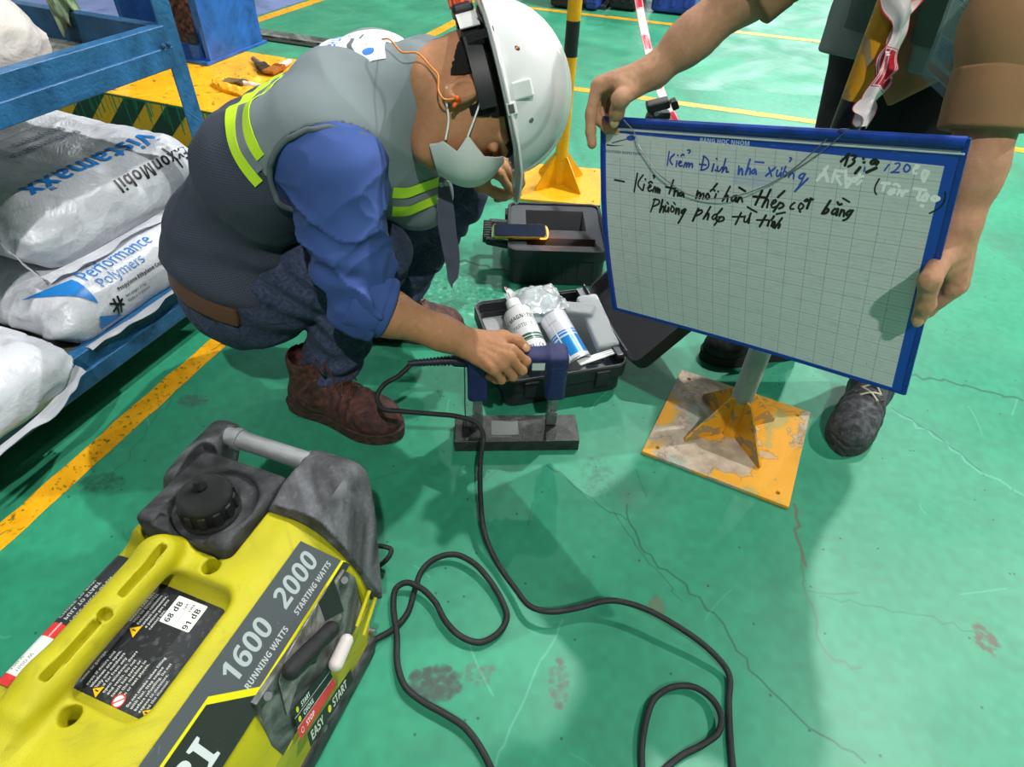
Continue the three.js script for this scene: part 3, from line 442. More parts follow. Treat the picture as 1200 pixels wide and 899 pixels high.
{
  const p1 = V(0.165, 0, -2.62), y1 = onZ(676, 24, -2.62).y, y2 = onZ(668, 66, -2.62).y;
  barrierPost('yellow barrier post with a black band, clean yellow square foot behind the tool case', p1, -0.09, V(0.0, 0, 0), { plate: yellowPaint, gusset: yellowPaint, cap: yellowPaint }, [[0.008, y2, yellowPaint], [y2, y1, blackPaint, 'black band'], [y1, 1.06, yellowPaint]]);
  const plateT = canvasTex(1024, 1024, (g, w, h) => {
    const im = g.createImageData(w, h), d = im.data;
    for (let j = 0; j < h; j++) for (let i = 0; i < w; i++) {
      const x = i / w, y = j / h, n = fbm(x * 5, y * 5, 3, 5), m = fbm(x * 16, y * 16, 6, 4), edge = Math.max(Math.abs(x - 0.5), Math.abs(y - 0.5)) * 2, wear = sstep(-0.12, 0.16, n + 0.25 * m + 0.36 - 0.36 * edge + 0.12 * Math.sin(x * 5 + 1)), dust = 0.5 + 0.5 * fbm(x * 40, y * 40, 2, 3);
      const o = (j * w + i) * 4; let r = lerp(226, 165 + 34 * m + 20 * dust, wear), gg = lerp(160, 148 + 34 * m + 20 * dust, wear), b = lerp(36, 128 + 30 * m + 18 * dust, wear);
      const rim = sstep(0.04, 0.0, Math.abs(n + 0.25 * m + 0.3 - 0.42 * edge - 0.0)) * 0.5; r -= 55 * rim; gg -= 60 * rim; b -= 40 * rim;
      const green = sstep(0.3, 0.42, fbm(x * 4 + 7, y * 4, 9, 4)) * 0.5; r = lerp(r, 130, green); gg = lerp(gg, 160, green); b = lerp(b, 148, green);
      d[o] = r; d[o + 1] = gg; d[o + 2] = b; d[o + 3] = 255;
    }
    g.putImageData(im, 0, 0); g.strokeStyle = 'rgba(60,45,30,.7)'; g.lineWidth = 3;
    for (const pts of [[[0.55, 0.93], [0.66, 0.9], [0.74, 0.93], [0.82, 0.9], [0.9, 0.95]], [[0.06, 0.75], [0.14, 0.8], [0.22, 0.79], [0.3, 0.86]]]) { g.beginPath(); pts.forEach(([x, y], i) => (i ? g.lineTo(x * w, y * h) : g.moveTo(x * w, y * h))); g.stroke(); }
  });
  const wornT = pixelTex(512, (u, v, o) => { const n = torus(u, v, 2.4, 6), w = sstep(0.05, 0.2, n); o[0] = lerp(224, 150, w) + 30 * n; o[1] = lerp(158, 128, w) + 24 * n; o[2] = lerp(22, 96, w); });
  const worn = new THREE.MeshPhysicalMaterial({ map: rep(wornT, 0.45), roughness: 0.55 }), cement = mat('#a4aba7', 0.8, { map: cleanT, mapSize: 0.25, grain: 0.0003, grainSize: 0.05 });
  const plate = new THREE.MeshPhysicalMaterial({ map: plateT, roughness: 0.6, bumpMap: rep(grainT, 0.4), bumpScale: 0.001 });
  const p2 = V(0.578, 0, -1.165);
  barrierPost('worn barrier post with rusty scraped square foot and grey lower pole, behind the writing board', p2, -0.444, V(0.0, 0, -0.072), { plate, gusset: worn, cap: worn }, [[0.008, 0.12, worn], [0.12, 0.52, cement, 'cement grey lower pole'], [0.52, 0.83, blackPaint, 'black band'], [0.83, 1.06, worn, 'yellow upper pole with scraped paint']]);
}
// red and white warning tape
const tapeT = canvasTex(512, 128, (g, w, h) => {
  g.fillStyle = '#f2ecec'; g.fillRect(0, 0, w, h); g.fillStyle = '#d8213f';
  g.fillRect(w * 0.08, h * 0.16, w * 0.34, h * 0.68); g.fillRect(0, 0, w, h * 0.045); g.fillRect(0, h * 0.955, w, h * 0.045);
  g.fillStyle = '#f2ecec'; g.fillRect(w * 0.08, h * 0.28, w * 0.34, h * 0.03); g.strokeStyle = '#d8213f'; g.lineWidth = 4; g.strokeRect(w * 0.06, h * 0.1, w * 0.38, h * 0.8);
});
const tapeM = new THREE.MeshPhysicalMaterial({ map: tapeT, roughness: 0.4, side: THREE.DoubleSide, transmission: 0.12, thickness: 0 });
function ribbon(pts, width, twist, n = 90, crumple = 0, len = 0.2) {   // a band along a curve; width(u), twist(u)
  const c = CR(pts), L = c.getLength();
  const g = slab(n, 8, (u, v) => { const p = c.getPointAt(u), t = c.getTangentAt(u), s = V().crossVectors(t, V(0, 0.35, 1)).normalize(), q = V().crossVectors(t, s), a = twist(u), w = width(u), k = (v - 0.5) * w; return p.clone().addScaledVector(s, Math.cos(a) * k).addScaledVector(q, Math.sin(a) * k + crumple * noise(u * L * 30, v * 3.2, 5)); }, 0.0004);
  const U = g.attributes.uv; for (let i = 0; i < U.count; i++) U.setXY(i, U.getX(i) * L / len, U.getY(i)); return g;
}
{
  single('barrier_tape', 'narrow folded red and white warning tape hanging behind the bare forearm', 'tape', ribbon([at(740, -60, 2.05), at(750, 10, 2.0), at(762, 66, 1.95), at(775, 108, 1.9), at(796, 152, 1.82), at(825, 215, 1.75)], () => 0.026, (u) => 0.25 * Math.sin(u * 9), 60, 0.002, 0.16), tapeM);
  const k = thing('spring_clip', 'black plastic clip gripping the red and white tape above the board', 'clip', at(770, 128, 1.72));
  const bk = mat('#17181a', 0.35, { grain: 0.0006, grainSize: 0.04 }), R = new THREE.Euler(0.3, 0.5, 0.25);
  part('jaw', box(0.062, 0.024, 0.04, [0, 0.012, 0.0], [0, 0, 0.28], 0.006), bk, k); part('jaw', box(0.05, 0.018, 0.036, [0.012, -0.014, 0.0], [0, 0, 0.1], 0.005), bk, k);
  part('grip', box(0.022, 0.05, 0.03, [-0.018, -0.035, 0.004], [0, 0, -0.15], 0.006), bk, k); part('grip', box(0.018, 0.024, 0.034, [0.044, 0.016, 0], [0, 0, 0.5], 0.004), bk, k); part('pivot', rod(V(-0.005, -0.004, -0.024), V(-0.005, -0.004, 0.026), 0.006), mat('#8a8d90', 0.3, { metalness: 0.9 }), k);
  const b = (x, y, d) => at(x, y, d);
  const dB = 1.06;
  single('barrier_tape', 'wide crumpled red and white warning tape knotted over the top of the worn post', 'tape',
    [ribbon([b(1036, -60, 1.02), b(1046, -12, 1.02), b(1056, 18, 1.03), b(1052, 44, 1.05), b(1038, 74, 1.07), b(1026, 102, 1.08), b(1012, 130, 1.08), b(1006, 152, 1.075)], (u) => 0.040 - 0.016 * sstep(0.4, 1, u) + 0.006 * Math.sin(u * 23), (u) => 1.0 * Math.sin(u * 11) + 0.3, 110, 0.02, 0.15),
      ribbon([b(1082, -50, 1.04), b(1070, -8, 1.04), b(1056, 22, 1.045), b(1044, 48, 1.06), b(1036, 84, 1.075), b(1018, 118, 1.085), b(1009, 150, 1.08)], (u) => 0.036 - 0.012 * sstep(0.5, 1, u), (u) => 0.9 * Math.sin(u * 6 + 2), 100, 0.02, 0.15)], tapeM);
}
// stores behind the second floor line
{
  const z0 = gp(790, 18).z, blueBin = mat('#2c49b0', 0.45, { map: dirtT, mapSize: 1 }), dark = mat('#1b1f22', 0.7);
  const bin = (label, px0, px1, h, m, dz) => {
    const a = gp(px0, 17).x * (z0 - dz) / z0, b = gp(px1, 17).x * (z0 - dz) / z0, t = thing('storage_bin', label, 'bin', V((a + b) / 2, 0, z0 - dz), -0.3), W = (b - a) * 0.82;
    part('bin_body', box(W, h, 0.6, [0, h / 2 + 0.01, -0.3], undefined, 0.03), m, t); part('rim', box(W + 0.03, 0.05, 0.63, [0, h, -0.3], undefined, 0.015), m, t);
    for (const s of [-1, 1]) part('foot', box(0.1, 0.03, 0.4, [s * (W / 2 - 0.1), 0.015, -0.3]), dark, t);
    for (let k = 0; k < 3; k++) part('rib', box(0.03, h * 0.8, 0.02, [(k - 1) * W / 3.4, h / 2, 0.005], undefined, 0.006), m, t);
  };
  bin('blue plastic bin at the top of the view, right of the hanging tape', 756, 815, 0.62, blueBin, 0.0);
  bin('narrow blue bin at the top of the view just right of the yellow post', 684, 702, 0.62, blueBin, 0.0);
  bin('dark bin standing between the two blue bins at the top of the view', 708, 749, 0.62, dark, 0.06);
  bin('dark bin left of the yellow post at the top of the view', 640, 676, 0.62, dark, 0.04);
}

// ================================================================ tool cases
const caseBlack = mat('#24272b', 0.42, { grain: 0.0006, grainSize: 0.02 }), caseDark = mat('#1a1c20', 0.5, { grain: 0.0006, grainSize: 0.02 });
function rrect(w, d, r, P = THREE.Shape) { const s = new P(), x = w / 2, y = d / 2; s.moveTo(-x + r, -y); s.lineTo(x - r, -y); s.absarc(x - r, -y + r, r, -Math.PI / 2, 0); s.lineTo(x, y - r); s.absarc(x - r, y - r, r, 0, Math.PI / 2); s.lineTo(-x + r, y); s.absarc(-x + r, y - r, r, Math.PI / 2, Math.PI); s.lineTo(-x, -y + r); s.absarc(-x + r, -y + r, r, Math.PI, 1.5 * Math.PI); return s; }
function ring(w, d, r, t, y0, y1, bev = 0.0015) { const s = rrect(w, d, r); s.holes.push(rrect(w - 2 * t, d - 2 * t, Math.max(0.002, r - t), THREE.Path)); return boxUV(new THREE.ExtrudeGeometry(s, { depth: y1 - y0 - 2 * bev, bevelEnabled: true, bevelThickness: bev, bevelSize: bev, bevelOffset: -bev, bevelSegments: 2, curveSegments: 8 }).translate(0, 0, y0 + bev).rotateX(-Math.PI / 2)); }
function plateY(w, d, r, y0, y1, bev = 0.0015) { return boxUV(new THREE.ExtrudeGeometry(rrect(w, d, r), { depth: y1 - y0 - 2 * bev, bevelEnabled: true, bevelThickness: bev, bevelSize: bev, bevelOffset: -bev, bevelSegments: 2, curveSegments: 8 }).translate(0, 0, y0 + bev).rotateX(-Math.PI / 2)); }
{
  const W = 0.355, D = 0.375, HT = 0.10, c = thing('tool_case', 'open black plastic tool case filled with spray cans and packing foam', 'case', V(0.093, 0, -1.437), 0.294);
  part('case_body', [ring(W - 0.02, D - 0.02, 0.03, 0.006, 0.006, 0.07), ring(W, D, 0.035, 0.012, 0.062, HT), plateY(W - 0.022, D - 0.022, 0.03, 0.004, 0.012), ...[-1, 1].map((s) => box(0.03, 0.02, 0.012, [s * 0.1, HT - 0.02, D / 2 + 0.004], undefined, 0.003))], caseBlack, c);
  part('rim_seal', ring(W - 0.004, D - 0.004, 0.033, 0.004, HT - 0.002, HT + 0.004), mat('#4a4e53', 0.5), c);
  part('tray', plateY(W - 0.03, D - 0.03, 0.025, 0.012, 0.05), mat('#dfe3e4', 0.85, { grain: 0.004, grainSize: 0.03 }), c, 'white foam lining');
  for (const s of [-0.1, 0.1]) part('latch', box(0.04, 0.05, 0.01, [s, 0.07, D / 2 + 0.004], undefined, 0.003), caseDark, c);
  const lid = new THREE.Matrix4().makeTranslation(W / 2 + 0.006, HT - 0.006, 0).multiply(new THREE.Matrix4().makeRotationZ(-Math.PI + 45 * R3)).multiply(new THREE.Matrix4().makeTranslation(-W / 2, 0, 0));
  part('lid', [plateY(W, D, 0.035, 0.035, 0.045), ring(W, D, 0.035, 0.008, 0.0, 0.037), ...[-0.1, 0, 0.1].map((z) => box(W * 0.8, 0.005, 0.03, [0, 0.046, z], undefined, 0.002))].map((g) => g.applyMatrix4(lid)), caseBlack, c);
  part('hinge', [rod(V(W / 2 + 0.004, HT - 0.008, -0.12), V(W / 2 + 0.004, HT - 0.008, 0.12), 0.006)], caseDark, c);
  // contents are things of their own
  const CL = (x, y, z) => V(x, y, z).applyAxisAngle(V(0, 1, 0), 0.294).add(c.position);
  const can = (label, tip, base, r, L, paint, capCol) => {  // axis from base to tip
    const t = thing('spray_can', label, 'spray can', base), d = V().subVectors(tip, base).normalize(), q = new THREE.Quaternion().setFromUnitVectors(V(0, 1, 0), d); t.quaternion.copy(q);
    const tx = canvasTex(1024, 1024, paint); tx.wrapT = THREE.ClampToEdgeWrapping;
    const body = new THREE.CylinderGeometry(r, r, L * 0.78, 40, 1, true).translate(0, L * 0.39 + 0.006, 0); part('can_body', body, new THREE.MeshPhysicalMaterial({ map: tx, roughness: 0.32, metalness: 0.1, clearcoat: 0.3 }), t);
    const steel = mat('#b9bec2', 0.3, { metalness: 0.8 });
    part('bottom_rim', lathe([[0, 0.006], [r * 0.8, 0.006], [r * 0.97, 0], [r * 1.02, 0.003], [r * 1.0, 0.008], [r * 0.96, 0.009]], 40), steel, t);
    part('shoulder', lathe([[r, L * 0.78 + 0.006], [r * 1.03, L * 0.79 + 0.005], [r * 0.98, L * 0.81], [r * 0.72, L * 0.855], [r * 0.6, L * 0.86], [0.001, L * 0.86]], 40), steel, t);
    if (capCol) part('cap', lathe([[0.001, L], [r * 0.42, L], [r * 0.5, L * 0.99], [r * 0.56, L * 0.85], [r * 0.5, L * 0.84]], 32), mat(capCol, 0.4), t);
    else part('nozzle', lathe([[0.001, L * 0.93], [r * 0.18, L * 0.93], [r * 0.2, L * 0.86]], 20), mat('#f2f2f0', 0.4), t);
    return t;
  };
  const wrapText = (g, w, h, u) => u * w;
  const c1 = can('white spray can with black lettering and dark green bands, white cap upwards', gp(597, 346, 0.165), gp(634, 432, 0.095), 0.040, 0.24, (g, w, h) => {
    g.fillStyle = '#e9e9ea'; g.fillRect(0, 0, w, h); g.fillStyle = '#2c5a45'; for (const y of [0.52, 0.575]) g.fillRect(0, h * y, w, h * 0.04); g.fillStyle = '#1f4d38'; g.fillRect(0, h * 0.62, w, h * 0.016);
    for (let k = 0; k < 3; k++) { const x = w * (0.02 + k / 3); txt(g, 'MAGNETIC', x, h * 0.2, 100, '#16181a', { sx: 0.62 }); txt(g, 'PARTICLE', x + 10, h * 0.36, 92, '#2c2f33', { bold: false, sx: 0.66 }); txt(g, 'MC-BLACK', x, h * 0.76, 96, '#16181a', { sx: 0.62 }); for (let j = 0; j < 4; j++) { g.fillStyle = '#777'; g.fillRect(x, h * (0.86 + j * 0.03), w * 0.26, 6); } }
  }, '#f4f4f2');
  c1.rotateY(3.25);
  const c2 = can('white spray can with bright blue lower half lying in front of the other can', gp(652, 380, 0.14), gp(679, 427, 0.094), 0.038, 0.20, (g, w, h) => {
    g.fillStyle = '#dfe1ea'; g.fillRect(0, 0, w, h); for (let k = 0; k < 3; k++) { const x = w * k / 3; g.fillStyle = '#1f87d6'; g.fillRect(x + 4, h * 0.42, w * 0.30, h * 0.03); g.fillRect(x + 4, h * 0.47, w * 0.30, h * 0.04); g.fillRect(x + 4, h * 0.54, w * 0.30, h * 0.38); g.fillStyle = '#f6f6f8'; g.fillRect(x + w * 0.14, 0, w * 0.018, h); txt(g, 'CLEANER', x + w * 0.05, h * 0.2, 44, '#8990a8', { bold: false }); for (let j = 0; j < 3; j++) { g.fillStyle = '#aab'; g.fillRect(x + w * 0.04, h * (0.28 + j * 0.03), w * 0.09, 6); } }
  }, null);
  c2.rotateY(0.8);
  const foam = new THREE.MeshPhysicalMaterial({ color: hex('#e8eef0'), roughness: 0.9, bumpMap: rep(grainT, 0.05), bumpScale: 0.004, sheen: 0.3 });
  const fm = thing('foam_sleeve', 'white bent packing foam strip lying across the right of the case', 'foam', gp(699, 384, 0.1), 0.23);
  part('foam', solid(union(0.012, moved(rbox(V(0, 0, 0), V(0.032, 0.016, 0.115), 0.01), M4([0.0, 0.018, 0.0], [0.06, 0.0, 0.1])), moved(rbox(V(0, 0, 0), V(0.060, 0.013, 0.026), 0.01), M4([-0.055, 0.03, -0.055], [0.1, -0.5, 0.2]))), V(-0.16, -0.03, -0.18), V(0.1, 0.1, 0.17), 0.0045), foam, fm);
  const zb = thing('zip_bag', 'clear zip bag of small parts with a red seal line in the open case', 'bag', CL(0.0, 0.092, -0.115), 0.294);
  const film = new THREE.MeshPhysicalMaterial({ color: hex('#eef3f5'), roughness: 0.18, transmission: 0.55, thickness: 0, side: THREE.DoubleSide, clearcoat: 0.4 });
  const bagF = (u, v) => V((u - 0.5) * 0.15, 0.03 + 0.03 * Math.sin(u * 3.14) * Math.sin(v * 3.14) + 0.016 * noise(u * 4, v * 4, 2) + 0.008 * Math.abs(noise(u * 7, v * 7, 6)) + 0.03 * (1 - v), (v - 0.5) * -0.17);
  part('film', slab(44, 44, bagF, 0.0006), film, zb); part('film', slab(24, 24, (u, v) => bagF(u, v).add(V(0, -0.03, 0)).setY(Math.min(0.03, bagF(u, v).y * 0.4)), 0.0005), film, zb);
  part('seal_strip', tube([0, 0.25, 0.5, 0.75, 1].map((v) => bagF(0.03, v).add(V(0, 0.001, 0))), 0.0016, 40, 8), mat('#c4424c', 0.4), zb, 'red zip seal');
  for (let k = 0; k < 5; k++) part('small_part', box(rr(0.02, 0.04), 0.012, rr(0.014, 0.03), [rr(-0.045, 0.05), 0.03, rr(-0.05, 0.05)], [rr(-0.3, 0.3), rr(0, 3), 0], 0.004), mat(['#d9dde0', '#c6ccd2', '#e7e4dc', '#bfc6cc', '#a9c3dd'][k], 0.4), zb);
  const metal = mat('#5c6166', 0.3, { metalness: 0.85 }), pen = mat('#1b1d1f', 0.35);
  single('channel_bar', 'grey metal channel bar standing along the right wall of the case', 'bar', [bar(CL(0.156, 0.115, -0.165), CL(0.160, 0.115, 0.165), 0.026, 0.012, 0.002), bar(CL(0.168, 0.126, -0.165), CL(0.172, 0.126, 0.165), 0.005, 0.014, 0.001)], metal);
  for (let k = 0; k < 3; k++) single('probe_rod', ['thin black rod beside the grey channel bar in the case', 'thin black rod in the middle of three in the case', 'thin black rod nearest the foam strip in the case'][k], 'rod', rod(CL(0.138 - k * 0.009, 0.105, -0.06 + k * 0.05), CL(0.142 - k * 0.008, 0.105, 0.15), 0.0035, 0.0028, 12), pen, 'thin rods in the tool case');
  const card = canvasTex(512, 96, (g, w, h) => { g.fillStyle = '#eceeee'; g.fillRect(0, 0, w, h); g.fillStyle = '#222'; for (let k = 0; k < 60; k++) g.fillRect(w * 0.42 + k * 4.6, h * 0.62, 1.6, h * (k % 5 ? 0.12 : 0.22)); for (let k = 0; k < 14; k++) g.fillRect(w * 0.45 + k * 18, h * 0.2, 10, h * 0.1); g.fillRect(w * 0.93, h * 0.1, w * 0.05, h * 0.7); });
  const rule = thing('test_ruler', 'white plastic scale lying on the near right rim of the case', 'ruler', CL(0.10, 0.112, 0.148), 0.52); part('strip', box(0.13, 0.003, 0.022, [0, 0, 0], undefined, 0.001), mat('#eef0ef', 0.4), rule); part('markings', new THREE.PlaneGeometry(0.126, 0.02).rotateX(-Math.PI / 2).translate(0, 0.0022, 0), printMat(card, 0.4), rule);
  single('cable_ring', 'dark oval plastic ring lying on white foam below the blue can', 'ring', put(new THREE.TorusGeometry(0.024, 0.006, 12, 32), CL(0.075, 0.098, 0.14).toArray(), [Math.PI / 2 - 0.3, 0, 0], [1.4, 0.8, 1]), mat('#2b2f3c', 0.4));
}
{
  const W = 0.335, D = 0.345, HT = 0.138, c = thing('tool_case', 'black case with grey foam insert open behind the writing board, phone on its edge', 'case', V(0.128, 0, -1.995), 0.03);
  part('case_body', [ring(W - 0.016, D - 0.016, 0.03, 0.007, 0.004, 0.11), ring(W, D, 0.034, 0.01, 0.1, HT), plateY(W - 0.02, D - 0.02, 0.03, 0.002, 0.012)], caseBlack, c);
  for (let k = 0; k < 6; k++) part('front_rib', box(0.012, 0.09, 0.006, [-0.125 + k * 0.05, 0.06, D / 2 - 0.008], undefined, 0.0025), caseBlack, c);
  const grey = mat('#62666b', 0.95, { grain: 0.003, grainSize: 0.02 });
  const s = rrect(W - 0.022, D - 0.022, 0.026); const h1 = new THREE.Path(); [[-0.105, -0.02], [0.105, -0.02], [0.105, 0.125], [-0.105, 0.125]].forEach(([x, y], i) => (i ? h1.lineTo(x, y) : h1.moveTo(x, y))); h1.closePath(); const h2 = new THREE.Path(); [[-0.105, -0.125], [0.13, -0.125], [0.13, -0.075], [-0.105, -0.075]].forEach(([x, y], i) => (i ? h2.lineTo(x, y) : h2.moveTo(x, y))); h2.closePath(); s.holes.push(h1, h2);
  part('foam_insert', boxUV(new THREE.ExtrudeGeometry(s, { depth: 0.1, bevelEnabled: true, bevelThickness: 0.001, bevelSize: 0.001, bevelSegments: 1 }).rotateX(-Math.PI / 2).translate(0, 0.03, 0)), grey, c, 'grey cut-out foam');
  part('foam_floor', plateY(W - 0.024, D - 0.024, 0.02, 0.012, 0.05), mat('#4f5357', 0.95, { grain: 0.003, grainSize: 0.02 }), c);
  part('film', slab(24, 16, (u, v) => V(lerp(-0.02, 0.095, u), 0.055 + 0.012 * Math.abs(noise(u * 5, v * 5, 3)), lerp(0.012, -0.09, v)), 0.0005), new THREE.MeshPhysicalMaterial({ color: hex('#c9cdd0'), roughness: 0.2, transmission: 0.5, thickness: 0 }), c, 'crumpled clear film in the cut-out');
  const hs = V(-W / 2, 0.115, 0.035), hd = [[hs.clone().add(V(0.004, 0, -0.08)), V(-0.235, 0.118, -0.045)], [V(-0.235, 0.118, -0.045), V(-0.24, 0.118, 0.08)], [V(-0.24, 0.118, 0.08), V(-W / 2 + 0.004, 0.115, 0.1)]];
  const hdl = part('handle', hd.map(([a, b]) => bar(a, b, 0.024, 0.024, 0.006)), caseBlack, c);
  for (let k = 0; k < 7; k++) part('grip_rib', box(0.03, 0.028, 0.006, [-0.2375, 0.119, -0.033 + k * 0.017], undefined, 0.002), caseBlack, hdl);
  part('latch', box(0.012, 0.05, 0.05, [-W / 2 - 0.004, 0.1, -0.12], undefined, 0.003), caseDark, c);
  const lid = new THREE.Matrix4().makeTranslation(W / 2 + 0.006, HT - 0.006, 0).multiply(new THREE.Matrix4().makeRotationZ(-Math.PI + 75 * R3)).multiply(new THREE.Matrix4().makeTranslation(-W / 2, 0, 0));
  part('lid', [plateY(W, D, 0.034, 0.035, 0.045), ring(W, D, 0.034, 0.008, 0.0, 0.037)].map((g) => g.applyMatrix4(lid)), caseBlack, c);
  // phone with a gold frame
  const ph = thing('phone', 'mobile phone with gold edge lying on the foam of the black case', 'phone', V(0.003, 0.1435, -1.918), 0.06); ph.scale.setScalar(1.2);
  part('shell', box(0.148, 0.009, 0.072, [0, 0.006, 0], undefined, 0.004), mat('#2a2520', 0.3), ph);
  part('edge_frame', ring(0.152, 0.076, 0.012, 0.003, 0.003, 0.010, 0.001), mat('#e8b64a', 0.18, { metalness: 1 }), ph, 'polished gold edge');
  part('screen', plateY(0.144, 0.068, 0.009, 0.0095, 0.0112, 0.0004), mat('#1c2236', 0.12), ph);
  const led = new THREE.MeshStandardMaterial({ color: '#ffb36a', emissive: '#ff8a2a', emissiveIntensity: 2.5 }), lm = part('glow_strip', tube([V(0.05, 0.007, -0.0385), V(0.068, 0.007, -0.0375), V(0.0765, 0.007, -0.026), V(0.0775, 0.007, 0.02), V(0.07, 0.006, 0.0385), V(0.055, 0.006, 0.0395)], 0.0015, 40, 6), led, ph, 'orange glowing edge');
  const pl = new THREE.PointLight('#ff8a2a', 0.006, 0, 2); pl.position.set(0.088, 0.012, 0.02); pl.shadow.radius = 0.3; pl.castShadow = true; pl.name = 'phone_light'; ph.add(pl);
}

// ================================================================ magnet yoke on its steel test bar
{
  const a = V(-0.136, 0, -1.057), b = V(0.176, 0, -1.081), u = V().subVectors(b, a).normalize(), back = V(u.z, 0, -u.x), L = a.distanceTo(b), DB = 0.092;
  const steel = mat('#4a4d4b', 0.36, { metalness: 0.75, grain: 0.0006, grainSize: 0.12, map: dirtT, mapSize: 0.15 });
  const mid = a.clone().addScaledVector(u, L / 2).addScaledVector(back, DB / 2), br = thing('steel_bar', 'dark ground steel test bar lying on the green floor under the magnet yoke', 'steel bar', mid, Math.atan2(-u.z, u.x));
  part('bar_body', box(L, 0.036, DB, [0, 0.0185, 0], undefined, 0.0015), steel, br);
  part('weld_seam', box(0.07, 0.002, 0.05, [-0.03, 0.0368, 0.0], undefined, 0.001), mat('#585b5a', 0.33, { metalness: 0.8 }), br, 'polished test patch');
  const Y = 0.0375, navy = mat('#2a2f6e', 0.36, { grain: 0.0005, grainSize: 0.012, map: dirtT, mapSize: 0.12 }), grip = mat('#1d2030', 0.55);
  const y = thing('magnet_yoke', 'navy blue electromagnetic yoke standing on two steel feet, held by the crouching worker', 'inspection yoke', V(0.01, Y, -1.138), 0.09);
  // local: x across the feet, y up, z towards the camera
  const f = union(0.012, rbox(V(0.094, 0.165, 0), V(0.024, 0.068, 0.032), 0.010), rbox(V(-0.094, 0.165, 0), V(0.024, 0.068, 0.032), 0.010), rbox(V(0, 0.213, 0), V(0.115, 0.020, 0.025), 0.012));
  const rim = rbox(V(0.094, 0.157, 0.0), V(0.019, 0.05, 0.0345), 0.006);
  part('yoke_body', solid(union(0.002, f, rim), V(-0.135, 0.08, -0.05), V(0.135, 0.255, 0.05), 0.0035), navy, y);
  part('rating_label', new THREE.PlaneGeometry(0.03, 0.022).translate(0.048, 0.205, 0.0256), mat('#c9cdc9', 0.5), y);
  part('trigger', box(0.03, 0.012, 0.02, [0.035, 0.19, 0], undefined, 0.004), mat('#c23a2c', 0.4), y, 'small red trigger under the grip');
  const foot = mat('#a9adaf', 0.28, { metalness: 0.9, grain: 0.0008, grainSize: 0.01 });
  for (const s of [-1, 1]) {
    const lg = part('pole_leg', [box(0.024, 0.06, 0.026, [s * 0.094, 0.075, 0], undefined, 0.002), box(0.026, 0.045, 0.03, [s * 0.094, 0.024, 0.004], undefined, 0.003)], foot, y, 'bright steel jointed foot');
    for (const yy of [0.088, 0.045]) part('pivot_bolt', rod(V(s * 0.094, yy, 0.012), V(s * 0.094, yy, 0.0225), 0.0075, 0.0068, 20), mat('#8e9294', 0.3, { metalness: 0.9 }), lg);
  }
  part('gland_nut', rod(V(-0.118, 0.206, 0), V(-0.15, 0.208, 0.002), 0.017, 0.015, 20), grip, y);
  for (let k = 0; k < 12; k++) part('strain_relief_ring', rod(V(-0.15 - k * 0.0082, 0.208 - k * 0.0006, 0.002), V(-0.155 - k * 0.0082, 0.208 - k * 0.0006, 0.002), 0.0125 - k * 0.0004, 0.0125 - k * 0.0004, 18), grip, y);
  part('strain_relief', rod(V(-0.148, 0.208, 0.002), V(-0.255, 0.2, 0.002), 0.0095, 0.0066, 16), grip, y);
  const ch = [V(-0.124, 0.2, 0.02), V(-0.1245, 0.14, 0.024), V(-0.125, 0.07, 0.026), V(-0.122, 0.012, 0.03)];
  const cc = CR(ch), beads = []; for (let k = 0; k <= 46; k++) beads.push(new THREE.SphereGeometry(0.0019, 6, 5).translate(...cc.getPoint(k / 46).toArray())); part('bead_chain', beads, grip, y);
  part('clamp_screw', box(0.02, 0.02, 0.03, [-0.122, 0.006, 0.02], undefined, 0.005), mat('#2c2f31', 0.5), y);
}
// ---- black power cables
const rubber = mat('#1b1d1f', 0.42, { grain: 0.0004, grainSize: 0.01 });
const yokeEnd = V(-0.246, 0.2, 0.002).applyAxisAngle(V(0, 1, 0), 0.09).add(V(0.01, 0.0375, -1.138));
single('power_cable', 'black rubber cable running from the yoke over the floor to the lower right', 'cable', tube([
  yokeEnd, gp(468, 440, 0.225), gp(449, 452, 0.205), gp(442, 466, 0.19), gp(449, 479, 0.18), gp(470, 482, 0.175), gp(505, 485, 0.165), gp(535, 488, 0.15), gp(557, 495, 0.135), gp(566, 508, 0.12), gp(563, 540, 0.095), gp(563, 580, 0.065), gp(568, 625, 0.04), gp(582, 658, 0.02), gp(604, 690, 0.022), gp(622, 711, 0.032), gp(645, 717, 0.04), gp(675, 713, 0.046), gp(715, 704, 0.05), gp(752, 712, 0.048), gp(800, 738, 0.04), gp(835, 765, 0.026), gp(854, 790, 0.012), gp(854, 825, 0.006), gp(856, 870, 0.006), gp(860, 930, 0.006), gp(850, 1000, 0.006), gp(780, 1050, 0.006)], 0.0058, 420, 12), rubber, 'black power cables');
single('power_cable', 'black rubber cable loop lying in the lower right of the floor', 'cable', tube([gp(765, 980, 0.006), gp(757, 930, 0.006), gp(752, 890, 0.008), gp(756, 850, 0.012), gp(768, 818, 0.014), gp(790, 805, 0.014), gp(815, 806, 0.014), gp(835, 820, 0.014), gp(845, 840, 0.017), gp(842, 858, 0.014), gp(825, 872, 0.010), gp(800, 885, 0.007), gp(775, 905, 0.006), gp(740, 945, 0.006)], 0.0058, 260, 12), rubber, 'black power cables');
